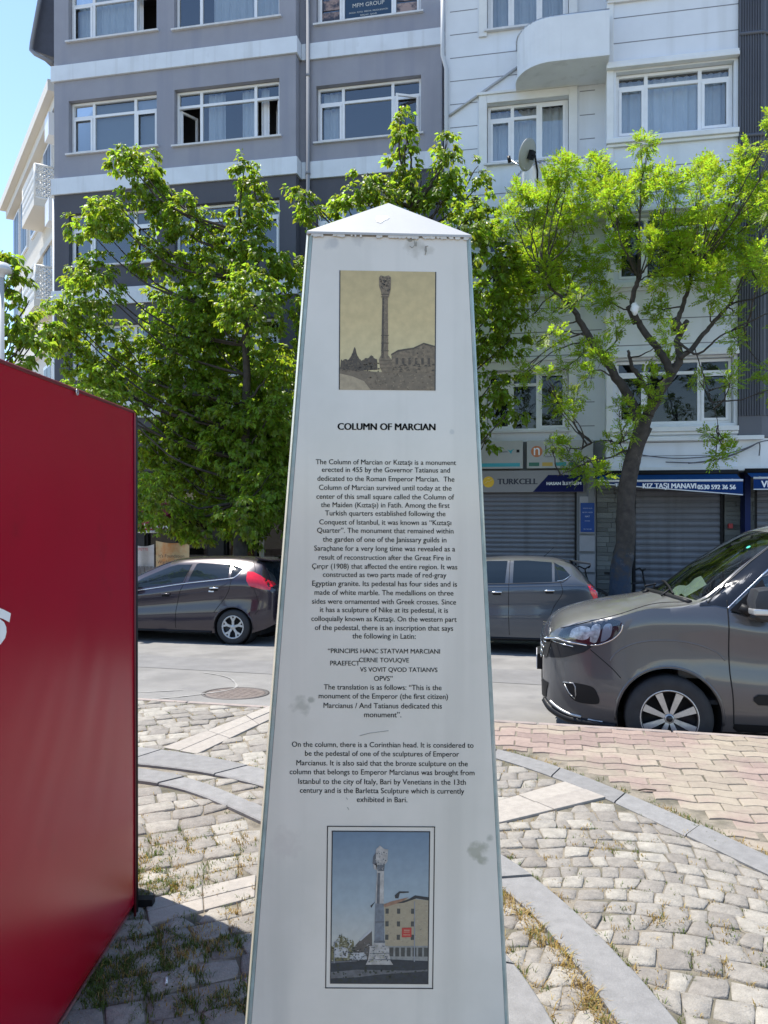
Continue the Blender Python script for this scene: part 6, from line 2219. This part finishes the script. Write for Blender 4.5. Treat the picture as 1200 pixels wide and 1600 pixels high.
fi = hatchback("parked_hatchback", "dark aubergine hatchback with a tall red tail lamp parked under the maple", fu, 11.85, 0, fk, 3.97, .86, [(.82, .29), (3.31, .285)], .288, .325, m_fi,
               (1.0, 1.96), (3.70, 3.885),
               [(1.32, .86), (1.62, .895), (2.40, 1.01), (2.47, 1.30), (2.2, 1.29), (2.05, 1.25), (1.62, 1.06)],
               [(2.50, 1.025), (3.21, 1.10), (3.17, 1.305), (2.60, 1.325), (2.55, 1.31)],
               [(3.25, 1.105), (3.31, 1.12), (3.43, 1.235), (3.21, 1.30)],
               [(3.50, 1.20), (3.60, 1.195), (3.72, 1.14), (3.86, 1.04), (3.905, .98), (3.90, .90), (3.78, .91), (3.58, .965), (3.53, 1.05)],
               [[(2.46, 1.30), (2.43, 1.0), (2.36, .8), (2.31, .55), (2.30, .24)], [(3.22, 1.29), (3.27, 1.07), (3.22, .85), (3.06, .62), (2.985, .52)], [(3.52, 1.38), (3.60, 1.25), (3.62, 1.2)]],
               'f', [(1.25, .825), (1.62, .855), (2.42, .98), (3.2, 1.075), (3.33, 1.11), (3.44, 1.24)], True, 1.44)
handle(fi, 2.12, .80, fi.paint); handle(fi, 2.98, .915, M_CHROME)
fi.line("flank_crease", m_fi, [(1.6, .72), (2.4, .80), (3.1, .90), (3.5, .93)], .006, eps=-.003)
a = MB(); p = fi.proj(2.93, .865, -1, .003); a.obox(p, (.045, 0, 0), (0, .002, 0), (0, 0, .012)); a.build("badge", M_WHITE, fi.t)
fi.line("bumper_gap", m_seam, [(3.66, .90), (3.70, .78), (3.74, .62), (3.68, .50)], .0035)

m_po = mat("slate_grey_paint", (0.058, 0.069, 0.084), 0.28, metal=.35, var=.04, vscale=1.5, coat=.9, dust=((.17, .165, .155), .6), wear=((.09, .095, .10), 2, .6, .9))
pk = dict(
    zb=[(0, .32), (.1, .25), (.5, .22), (3.5, .23), (3.8, .3), (3.97, .4)],
    zs=[(0, .66), (.08, .74), (.3, .82), (.9, .96), (1.25, 1.0), (1.62, 1.02), (2.3, 1.055), (3.3, 1.095), (3.6, 1.10), (3.85, 1.06), (3.97, .95)],
    zt=[(0, .72), (.06, .80), (.2, .88), (.6, .98), (1.0, 1.08), (1.5, 1.29), (1.98, 1.45), (2.3, 1.49), (2.7, 1.515), (3.0, 1.515), (3.3, 1.495), (3.55, 1.45), (3.70, 1.32), (3.84, 1.15), (3.93, 1.05), (3.97, .98)],
    ws=[(0, .45), (.04, .56), (.15, .68), (.4, .79), (.8, .835), (3.3, .84), (3.6, .82), (3.85, .76), (3.94, .70), (3.97, .63)],
    wb=[(0, .42), (.1, .58), (.4, .73), (.8, .78), (3.4, .79), (3.8, .73), (3.97, .6)],
    wt=[(0, .36), (.1, .52), (.5, .68), (1.0, .735), (1.98, .61), (2.6, .60), (3.4, .58), (3.8, .64), (3.9, .66), (3.97, .58)],
    dr=[(0, .03), (.9, .05), (2.0, .06), (3.6, .06), (3.97, .03)],
    cr=[(0, 0), (.6, .4), (1.4, .7), (3.2, .7), (3.9, 0)])
pu = -3.055
win_p = ([(1.42, 1.06), (2.56, 1.09), (2.59, 1.43), (2.29, 1.425), (2.05, 1.38), (1.75, 1.25)], [(2.68, 1.095), (3.27, 1.125), (3.27, 1.415), (2.9, 1.44), (2.69, 1.435)],
         [(3.31, 1.13), (3.40, 1.14), (3.52, 1.20), (3.54, 1.225), (3.44, 1.34), (3.31, 1.41)])
tail_p = [(3.795, 1.09), (3.90, 1.085), (3.935, 1.0), (3.95, .875), (3.89, .865), (3.84, .96)]
seam_p = [[(2.63, 1.44), (2.62, 1.0), (2.62, .6), (2.63, .30)], [(3.30, 1.42), (3.40, 1.1), (3.42, .95), (3.30, .75), (3.22, .55), (3.18, .45)]]
belt_p = [(1.4, 1.05), (2.3, 1.07), (3.3, 1.11), (3.45, 1.14), (3.55, 1.225)]
po = hatchback("parked_hatchback", "slate grey hatchback with a small upright red tail lamp beside the obelisk", pu, 11.87, 0, pk, 3.97, .84, [(.80, .30), (3.27 + .27, .30)], .30, .345, m_po,
               (1.02, 1.96), (3.62, 3.86), *win_p, tail_p, seam_p, 'p', belt_p, True, 1.46)
handle(po, 2.44, .945, M_CHROME); handle(po, 3.23, .985, M_CHROME)
po.line("flank_crease", m_po, [(1.2, .56), (2.0, .585), (2.6, .60), (3.1, .62)], .007, eps=-.002)
po.line("shoulder_crease", m_po, [(1.2, .98), (2.3, 1.025), (3.3, 1.06), (3.75, 1.07)], .006, eps=-.002)
po.line("quarter_trim", M_CHROME, [(3.35, 1.135), (3.45, 1.155), (3.55, 1.225)], .006, eps=.004)
a = MB(); a.tube([(3.15, -.1, 1.50), (3.32, -.1, 1.66)], [.006, .003], 6); a.build("aerial", M_BLACK, po.t)
m_p3 = mat("silver_blue_paint", (0.25, 0.29, 0.34), 0.3, metal=.5, coat=.8)
qu = P(1046, 920, 11.9)[0] + .0
p3c = hatchback("parked_hatchback", "silver blue hatchback mostly hidden behind the bronze grey van", qu, 12.1, 0, pk, 3.97, .84, [(.80, .30), (3.27, .30)], .30, .345, m_p3,
                (1.02, 1.96), (3.62, 3.86), *win_p, tail_p, seam_p, 'p', belt_p, True, 1.46)

# ------------------------------------------------------------------ trees
m_leaf = mat("maple_leaf", (0.098, 0.15, 0.018), 0.42, spec=.45, island=.45, transl=(0.45, 0.60, 0.035))
m_leaf2 = mat("locust_leaf", (0.125, 0.17, 0.010), 0.5, spec=.35, island=.34, transl=(0.47, 0.66, 0.03))
m_bark = mat("bark", (0.05, 0.041, 0.034), 0.95, wear=((.12, .10, .08), 5, .58, .72), var=.4, vscale=9, bump=1.0, bscale=26, detail=12)
m_barkp = mat("bark_painted", (0.055, 0.045, 0.037), 0.95, wear=((.16, .135, .105), 4, .60, .72), var=.4, vscale=9, bump=1.0, bscale=26, detail=12)
t_ = m_barkp.node_tree                # the lower trunk carries old blue paint
b_ = t_.nodes['Principled BSDF']
src = b_.inputs['Base Color'].links[0].from_socket
tc = t_.nodes.new('ShaderNodeTexCoord'); sp = t_.nodes.new('ShaderNodeSeparateXYZ'); nz = t_.nodes.new('ShaderNodeTexNoise')
nz.inputs['Scale'].default_value = 9; nz.inputs['Detail'].default_value = 8
ad = t_.nodes.new('ShaderNodeMath'); ad.operation = 'MULTIPLY_ADD'; ad.inputs[1].default_value = 1.7
mrg = t_.nodes.new('ShaderNodeMapRange'); mrg.inputs[1].default_value = 2.3; mrg.inputs[2].default_value = 1.75; mrg.inputs[3].default_value = 0; mrg.inputs[4].default_value = .5
mxn = t_.nodes.new('ShaderNodeMix'); mxn.data_type = 'RGBA'; mxn.inputs[7].default_value = (.03, .075, .14, 1)
t_.links.new(tc.outputs['Object'], sp.inputs[0]); t_.links.new(tc.outputs['Object'], nz.inputs['Vector'])
t_.links.new(nz.outputs['Fac'], ad.inputs[0]); t_.links.new(sp.outputs['Z'], ad.inputs[2]); t_.links.new(ad.outputs[0], mrg.inputs[0])
t_.links.new(mrg.outputs[0], mxn.inputs[0]); t_.links.new(src, mxn.inputs[6]); t_.links.new(mxn.outputs[2], b_.inputs['Base Color'])


def rdir():
    z = random.uniform(-1, 1); t = random.uniform(0, 6.283); r = math.sqrt(1 - z * z)
    return Vector((r * math.cos(t), r * math.sin(t), z))


def maple_leaf(mb, c, d, up, L):
    """folded, pointed, drooping leaf; d = where the tip points"""
    d = d.normalized(); s = d.cross(up)
    if s.length < 1e-3: s = d.orthogonal()
    s.normalize(); n = s.cross(d)
    w = L * random.uniform(.30, .42); f = L * random.uniform(.05, .16)
    tip = c + d * L - n * L * random.uniform(.02, .2)
    m1 = c + d * L * .42
    mb.add([c, m1 + s * w + n * f, m1 - s * w + n * f, c + d * L * .72 + s * w * .55 + n * f * .3, c + d * L * .72 - s * w * .55 + n * f * .3, tip, m1],
           [(0, 1, 6), (0, 6, 2), (1, 3, 5, 6), (6, 5, 4, 2)])


def clump(mb, c, rx, ry, rz, n, L):
    T = []
    for _ in range(max(3, n // 18)):     # shoots: each carries a drooping tuft of leaves
        o = rdir(); k = random.random() ** .38
        T.append((o, c + Vector((o.x * rx, o.y * ry, o.z * rz)) * k))
    for _ in range(n):
        o, q = random.choice(T)
        o = (o + rdir() * .7).normalized()
        p = q + Vector((o.x, o.y, o.z * .7 - .25)) * random.uniform(.02, .17)
        d = Vector((o.x, o.y, 0)) * .8 + rdir() * .55 + Vector((0, 0, -.75 + .4 * o.z))
        maple_leaf(mb, p, d, Vector((o.x * .3, o.y * .3, 1)) + rdir() * .45, L * random.choice((.5, .7, .85, 1.0, 1.15, 1.35)))


def limb(mb, pts, r0, r1, n=7, jit=0.0):
    c = catmull(pts, 5)
    if jit: c = [c[0]] + [p + rdir() * jit for p in c[1:-1]] + [c[-1]]
    k = len(c)
    mb.tube(c, [r0 + (r1 - r0) * i / (k - 1) for i in range(k)], n)
    return c


def maple(label, trunk_px, vt, zb_, clumps, dv=1.2, leafL=.096, dens=.70):
    tp = P3(trunk_px, 800, vt); base = Vector((tp.x, vt, zb_))
    t = thing("maple_tree", label, "tree", tuple(base), True, "maple trees along the far pavement")
    lv, br = MB(), MB()
    fork = base + Vector((.1, 0, 2.4))
    limb(br, [base, base + Vector((.03, .02, 1.2)), fork], .17, .13, 12)
    top = max(P3(px, py - r * .3, vt).z for px, py, r in clumps)
    lead = limb(br, [fork, fork + Vector((.06, .05, (top - fork.z) * .35)), fork + Vector((-.05, 0, (top - fork.z) * .75))], .12, .03, 9, .02)
    for (px, py, r) in clumps:
        q = P3(px, py, vt)
        S_ = (Vector((q.x, q.y, 0)) - Vector((q.x, q.y, 0))).length
        ppm = FPX / ((vt) / (CT + (px - 600) / FPX * ST))
        R_ = r / ppm
        depth = max(R_ * .95, .2)
        off = random.uniform(-1, 1) * dv * (.35 if r < 34 else 1.0)
        c = q + Vector((0, off, 0))
        n = int(r * r * dens * (1.35 if r < 36 else 1.0)) + 14
        tall = 1.15 if r < 34 else 1.0
        clump(lv, c, R_, depth, R_ * tall, n, leafL)
        if r >= 60 and abs(px - trunk_px) < 40: continue
        zt_ = c.z - .45 * abs(c.x - fork.x) - .25
        fk_ = min([fork] + lead, key=lambda q: abs(q.z - zt_))
        mid = fk_.lerp(c, .55) + Vector((random.uniform(-.15, .15), random.uniform(-.15, .15), -.12 * abs(c.x - fk_.x)))
        limb(br, [fk_, mid, c + Vector((0, 0, R_ * .5))], .032, .007, 5, .02)
    br.build("trunk", m_bark, t)
    lv.build("crown", m_leaf, t, recalc=False)
    return t


C1 = [(212, 248, 24), (206, 262, 18), (228, 283, 26), (238, 305, 28), (250, 332, 26), (160, 328, 24), (140, 345, 18), (198, 343, 24), (122, 352, 16), (178, 350, 24), (296, 338, 26), (330, 340, 20), (392, 272, 18), (396, 290, 19), (394, 318, 20), (392, 348, 22), (396, 375, 24),
      (285, 385, 42), (340, 412, 40), (232, 395, 34), (418, 415, 36), (448, 425, 22), (462, 415, 14), (150, 418, 26), (128, 432, 20), (170, 470, 44), (125, 520, 34), (98, 532, 22), (88, 545, 14), (240, 470, 62), (330, 480, 66), (420, 490, 50),
      (178, 555, 52), (140, 575, 24), (260, 570, 70), (360, 580, 74), (440, 560, 40), (200, 640, 52), (172, 610, 34), (290, 660, 70), (380, 690, 66), (440, 650, 36), (235, 725, 50), (320, 755, 55), (400, 765, 55), (225, 770, 24), (445, 760, 36), (285, 805, 28), (350, 815, 24), (395, 830, 18), (300, 520, 60), (400, 640, 60), (260, 620, 55),
      (300, 710, 84), (370, 730, 78), (250, 690, 58), (420, 710, 56), (330, 650, 80), (280, 780, 44), (345, 790, 44), (415, 800, 36), (310, 825, 22), (380, 820, 26), (440, 800, 28), (150, 520, 40), (110, 500, 22), (90, 515, 14), (165, 590, 30), (205, 690, 24)]
maple("broad leafy maple in front of the grey block, above the aubergine hatchback", 372, 14.5, Z_FAR, C1)
C2 = [(627, 178, 13), (628, 196, 16), (634, 222, 19), (630, 250, 22), (640, 278, 26), (622, 300, 24), (660, 300, 26), (697, 218, 13), (700, 240, 16), (704, 268, 19), (700, 300, 24), (690, 330, 30), (746, 262, 13), (746, 290, 17), (748, 320, 22), (752, 350, 28), (580, 292, 18), (572, 305, 16), (600, 315, 26), (560, 322, 22), (545, 340, 24),
      (478, 310, 14), (490, 325, 14), (470, 335, 12), (497, 345, 14), (655, 365, 44), (735, 390, 40), (772, 395, 34), (795, 420, 24), (752, 450, 44), (780, 490, 38), (765, 530, 36), (745, 570, 30), (768, 610, 24), (752, 650, 20), (766, 690, 12), (790, 450, 26), (800, 540, 18), (790, 600, 18), (805, 640, 14),
      (560, 420, 70), (650, 450, 72), (600, 540, 76), (690, 560, 66), (520, 500, 52), (560, 650, 60), (660, 650, 60), (480, 470, 30), (500, 600, 40), (700, 690, 46), (720, 480, 44)]
maple("slender topped maple rising behind the obelisk between the two houses", 640, 14.6, Z_FAR, C2, dens=.46)
C0 = [(18, 420, 20), (30, 440, 20), (12, 450, 22), (40, 475, 16), (20, 490, 24), (45, 520, 20), (62, 525, 14), (15, 535, 26), (40, 545, 20), (62, 552, 12), (10, 575, 22), (8, 400, 14), (-30, 480, 50), (-40, 560, 50), (-60, 620, 60), (25, 600, 30), (-20, 420, 36)]
maple("young maple at the left edge of the photo, showing over the red booth", -70, 11.0, zroad(11.0), C0, dv=.5, leafL=.12, dens=.12)

# locust tree on the right
vt = 14.15
lb0 = P3(968, 975, vt); lb0.z = Z_FAR
loc = thing("locust_tree", "airy yellow green locust tree leaning on a trunk with old blue paint", "tree", tuple(lb0), True)
br, tw, lf = MB(), MB(), MB()
p3 = lambda x, y, o=0.0: P3(x, y, vt) + Vector((0, o, 0))
tc_ = [lb0, p3(970, 900), p3(976, 850), p3(978, 800), p3(981, 760), p3(987, 720), p3(1000, 680), p3(1009, 650)]
trk = catmull(tc_, 6)
n = len(trk)
tkr = [.18 - .06 * (i / (n - 1)) + (.05 * max(0, 1 - i / 6)) for i in range(n)]
tm = MB()
# knobbly trunk
ring_n = 18
vs, fs = [], []
for i, p in enumerate(trk):
    d = (trk[min(i + 1, n - 1)] - trk[max(i - 1, 0)]).normalized()
    a_ = d.cross(Vector((0, 1, 0))).normalized(); b2 = a_.cross(d)
    for k in range(ring_n):
        t = 6.283 * k / ring_n
        rr = tkr[i] * (1 + .10 * math.sin(3 * t + i * .35) + .06 * math.sin(7 * t - i * .5) + random.uniform(-.04, .04))
        vs.append(p + (a_ * math.cos(t) + b2 * math.sin(t)) * rr)
for i in range(n - 1):
    for k in range(ring_n): fs.append((i * ring_n + k, i * ring_n + (k + 1) % ring_n, (i + 1) * ring_n + (k + 1) % ring_n, (i + 1) * ring_n + k))
tm.add(vs, fs, True)
trunk = tm.build("trunk", m_barkp, loc)
LIMBS = [([(1003, 668), (985, 628), (962, 590), (935, 548), (912, 515), (898, 490), (885, 462)], .115, .05, -.1),
         ([(1012, 650), (1030, 615), (1048, 585), (1062, 560), (1060, 530), (1075, 500)], .12, .06, .1),
         ([(1022, 625), (1000, 595), (985, 575), (978, 552)], .07, .03, -.25),
         ([(1048, 585), (1035, 555), (1012, 525), (995, 500), (988, 482), (992, 450), (1000, 430)], .085, .05, .05),
         ([(1062, 560), (1085, 540), (1110, 510), (1130, 485), (1148, 470)], .06, .03, .15),
         ([(1052, 515), (1058, 500), (1070, 470), (1080, 440), (1090, 410)], .06, .035, .25),
         ([(1058, 535), (1090, 555), (1120, 530), (1160, 515)], .03, .012, -.3),
         ([(900, 492), (880, 470), (860, 455), (845, 430)], .04, .02, -.2),
         ([(1005, 690), (960, 712), (925, 720), (890, 735), (870, 745)], .02, .008, -.3),
         ([(1005, 672), (975, 690), (940, 690), (905, 700)], .018, .008, -.1),
         ([(1085, 540), (1100, 600), (1112, 650), (1120, 690)], .012, .006, -.35)]
nodes = []
for pts, r0, r1, dv in LIMBS:
    m_ = len(pts)
    q = [p3(x, y, dv * i / (m_ - 1)) for i, (x, y) in enumerate(pts)]
    c = limb(br, q, r0 * .85, r1 * .75, 9, .016)
    nodes += c[len(c) // 3:]
# pruned stubs
for (x, y, x2, y2, r) in ((995, 505, 983, 478, .075), (1065, 520, 1052, 498, .08), (1003, 690, 1014, 668, .07)):
    limb(br, [p3(x, y), p3(x2, y2)], r, r * .9, 9)
def pinnate(mb, c, d, L):
    d = d.normalized(); s = d.cross(Vector((0, 0, 1)))
    if s.length < .05: s = d.orthogonal()
    s.normalize(); n_ = s.cross(d)
    roll = random.uniform(-.7, .7); s, n_ = s * math.cos(roll) + n_ * math.sin(roll), n_ * math.cos(roll) - s * math.sin(roll)
    k = random.randint(4, 6)
    for i in range(k + 1):
        t = .2 + .8 * i / k
        p = c + d * L * t - Vector((0, 0, 1)) * L * .14 * t * t
        for sg in ((-1, 1) if i < k else (0,)):
            ld = (s * sg * .9 + d * (.45 if sg else 1) - Vector((0, 0, random.uniform(.0, .35)))).normalized()
            l = L * random.uniform(.30, .42); w = l * .44
            x_ = ld.cross(n_).normalized() * w * .5
            mb.add([p, p + ld * l * .5 + x_, p + ld * l, p + ld * l * .5 - x_], [(0, 1, 2, 3)])
LC = [(812, 308, 18), (858, 292, 18), (888, 272, 16), (876, 292, 20), (935, 232, 18), (945, 252, 24), (1000, 238, 22), (1012, 258, 24), (985, 262, 20), (1065, 262, 20), (1108, 240, 16), (1112, 265, 20), (1160, 248, 22), (1180, 236, 18), (1195, 262, 24),
      (835, 332, 22), (860, 314, 20), (900, 300, 24), (930, 290, 24), (965, 300, 24), (1000, 295, 22), (1030, 320, 22), (1085, 300, 24), (1105, 320, 22), (1140, 290, 20), (1170, 300, 22), (1205, 310, 26),
      (800, 350, 18), (830, 362, 22), (868, 350, 24), (905, 345, 22), (945, 345, 24), (975, 340, 20), (1090, 350, 24), (1130, 340, 24), (1160, 345, 22), (1190, 350, 24), (1050, 370, 18),
      (805, 400, 18), (840, 400, 24), (875, 395, 24), (915, 390, 22), (955, 400, 20), (1010, 395, 18), (1060, 405, 22), (1110, 385, 24), (1150, 395, 24), (1190, 400, 22), (1035, 345, 16),
      (815, 448, 20), (850, 440, 22), (890, 432, 22), (930, 430, 18), (1030, 440, 18), (1075, 430, 20), (1120, 430, 22), (1165, 440, 22), (1200, 450, 20),
      (830, 490, 18), (862, 500, 16), (900, 485, 18), (945, 470, 16), (1035, 470, 16), (1110, 470, 20), (1150, 490, 20), (1195, 520, 18), (1185, 585, 14), (1200, 610, 16),
      (835, 525, 16), (865, 545, 16), (915, 540, 14), (1030, 545, 20), (1045, 560, 16), (960, 520, 14), (1140, 540, 12), (1120, 600, 12), (1135, 605, 10),
      (880, 575, 14), (905, 565, 18), (930, 580, 16), (850, 600, 12), (870, 620, 16), (900, 615, 18), (885, 650, 16), (915, 600, 14), (935, 560, 12), (1010, 605, 18), (1018, 625, 14), (985, 650, 14), (965, 640, 12),
      (880, 690, 14), (862, 700, 10), (895, 715, 18), (915, 725, 16), (905, 745, 12), (930, 745, 14), (945, 740, 12), (970, 680, 14), (950, 690, 12), (985, 710, 12), (1118, 672, 10), (1122, 690, 10), (1115, 715, 12), (1128, 708, 10), (820, 590, 12), (815, 565, 12), (1095, 590, 10)]
for (x, y, r) in LC:
    off = random.uniform(-1.1, .9)
    c = p3(x, y, off)
    r = r * (.72 if y < 275 else 1.0 if y < 300 else 1.15 if y < 480 else 1.0)
    cands = sorted(nodes, key=lambda q: (q - c).length + .35 * max(0, q.z - c.z) + .25 * abs(q.x - c.x))[:6]
    nd = random.choice(cands[:4])
    mid = nd.lerp(c, .55) + Vector((random.uniform(-.12, .12), random.uniform(-.1, .1), -.10 * (c - nd).length * (1 if c.z > nd.z else -1.2)))
    tws = limb(tw, [nd, mid, c], .017, .005, 5, .015)
    R_ = r / 84
    for _ in range(3):
        e = c + rdir() * R_ * .9
        limb(tw, [tws[-4], e], .006, .003, 4)
    for _ in range(int(r * (6.2 if y < 480 else 3.2))):
        o = rdir(); p = c + o * R_ * random.random() ** .6
        pinnate(lf, p, o * .7 + rdir() * .7 + Vector((0, 0, .2)), random.uniform(.09, .18))
br.build("limb", m_bark, loc)
tw.build("twig", m_bark, loc)
lf.build("crown", m_leaf2, loc, recalc=False)
# plastic bag caught in the fork
a = MB(); c = p3(990, 486, -.12)
vs = []
for i in range(8):
    for k in range(8):
        t = 6.283 * k / 8; f = i / 7
        rr = .075 * math.sin(math.pi * (.12 + .8 * f)) * random.uniform(.7, 1.25)
        vs.append(c + Vector((rr * math.cos(t), rr * math.sin(t) * .7, .11 - .22 * f)))
a.add(vs, [(i * 8 + k, i * 8 + (k + 1) % 8, (i + 1) * 8 + (k + 1) % 8, (i + 1) * 8 + k) for i in range(7) for k in range(8)], True)
tag(a.build("plastic_bag", mat("bag_white", (.75, .75, .75), .4), street=True), "crumpled white plastic bag caught in the fork of the locust tree", "plastic bag")

# potted bush behind the slate grey car
q = P3(829, 880, 14.6)
pb = thing("potted_bush", "small dark conical bush in a pot before the left shutter", "potted plant", (q.x, 14.6, Z_FAR), True)
a = MB(); a.lathe([(.0001, .0), (.16, 0), (.2, .32), (.22, .32), (.22, .36), (.17, .36), (.0001, .33)], Vector((q.x, 14.6, Z_FAR)), 'z', 20); a.build("pot", mat("terracotta", (.16, .08, .05), .8), pb)
a = MB()
for _ in range(1500):
    f = random.random() ** .7; rr = .24 * (1 - f) ** .8 + .03; o = rdir()
    p = Vector((q.x + o.x * rr, 14.6 + o.y * rr, Z_FAR + .36 + f * .88))
    maple_leaf(a, p, o + Vector((0, 0, .6)), rdir(), .05)
a.build("foliage", mat("bush_leaf", (.03, .06, .025), .7, island=.4), pb, recalc=False)

# bicycles leaning by the shop piers
def bicycle(label, u, v, lean=.12, rot=0.0):
    t = thing("bicycle", label, "bicycle", (u, v, Z_FAR), True, "bicycles leaning by the shutters", rot=(lean, 0, -TH + rot))
    BASE[t.name] = Vector()
    m_f = bpy.data.materials.get("bike_frame") or mat("bike_frame", (.012, .012, .014), .4)
    for x in (-.52, .52):
        a = MB(); a.tube([Vector((x + .31 * math.cos(k * .2618), 0, .33 + .31 * math.sin(k * .2618))) for k in range(25)], .022, 8)
        w = a.build("wheel", m_tyre, t)
        a = MB()
        for k in range(14): a.tube([(x, .02 * (-1) ** k, .33), (x + .3 * math.cos(k * .449), 0, .33 + .3 * math.sin(k * .449))], .0018, 4)
        a.lathe([(.025, -.04), (.025, .04)], Vector((x, 0, .33)), 'y', 10)
        a.build("spokes", M_STEEL, w)
    a = MB()
    bbk, seat_, head_, rear, front = Vector((-.05, 0, .3)), Vector((-.2, 0, .82)), Vector((.36, 0, .84)), Vector((-.52, 0, .33)), Vector((.52, 0, .33))
    for p, q2_ in ((bbk, seat_), (bbk, head_ - Vector((-.02, 0, .1))), (seat_ - Vector((-.02, 0, .06)), head_), (rear, bbk), (rear, seat_ - Vector((-.02, 0, .06))), (head_ + Vector((-.03, 0, .1)), front)):
        a.tube([p, q2_], .018, 8)
    a.build("frame", m_f, t)
    a = MB(); a.tube([seat_, seat_ + Vector((-.04, 0, .14))], .013, 8); a.obox(seat_ + Vector((-.06, 0, .16)), (.13, 0, 0), (0, .06, 0), (0, 0, .025)); a.build("saddle", M_BLACK, t, bevel=.015)
    a = MB(); hb = head_ + Vector((-.04, 0, .2)); a.tube([head_, hb], .014, 8); a.tube([hb + Vector((-.08, -.30, .02)), hb + Vector((0, -.22, .06)), hb, hb + Vector((0, .22, .06)), hb + Vector((-.08, .30, .02))], .014, 8)
    a.build("handlebar", M_BLACK, t)
    a = MB(); a.lathe([(.07, -.006), (.09, -.006), (.09, .006), (.07, .006)], bbk + Vector((0, -.05, 0)), 'y', 20); a.tube([bbk + Vector((0, -.07, 0)), bbk + Vector((.1, -.07, -.13))], .01, 6); a.obox(bbk + Vector((.1, -.1, -.14)), (.045, 0, 0), (0, .04, 0), (0, 0, .01))
    a.build("crank", M_STEEL, t)
    return t
q = P3(915, 880, 15.6); bicycle("black bicycle by the white panels, behind the tail of the slate grey car", q.x - .25, 15.5, -.1, R(25))
q = P3(985, 900, 15.6); bicycle("black bicycle standing behind the blue painted locust trunk", q.x - .15, 15.3, -.1, R(-20))
bpy.context.view_layer.update()
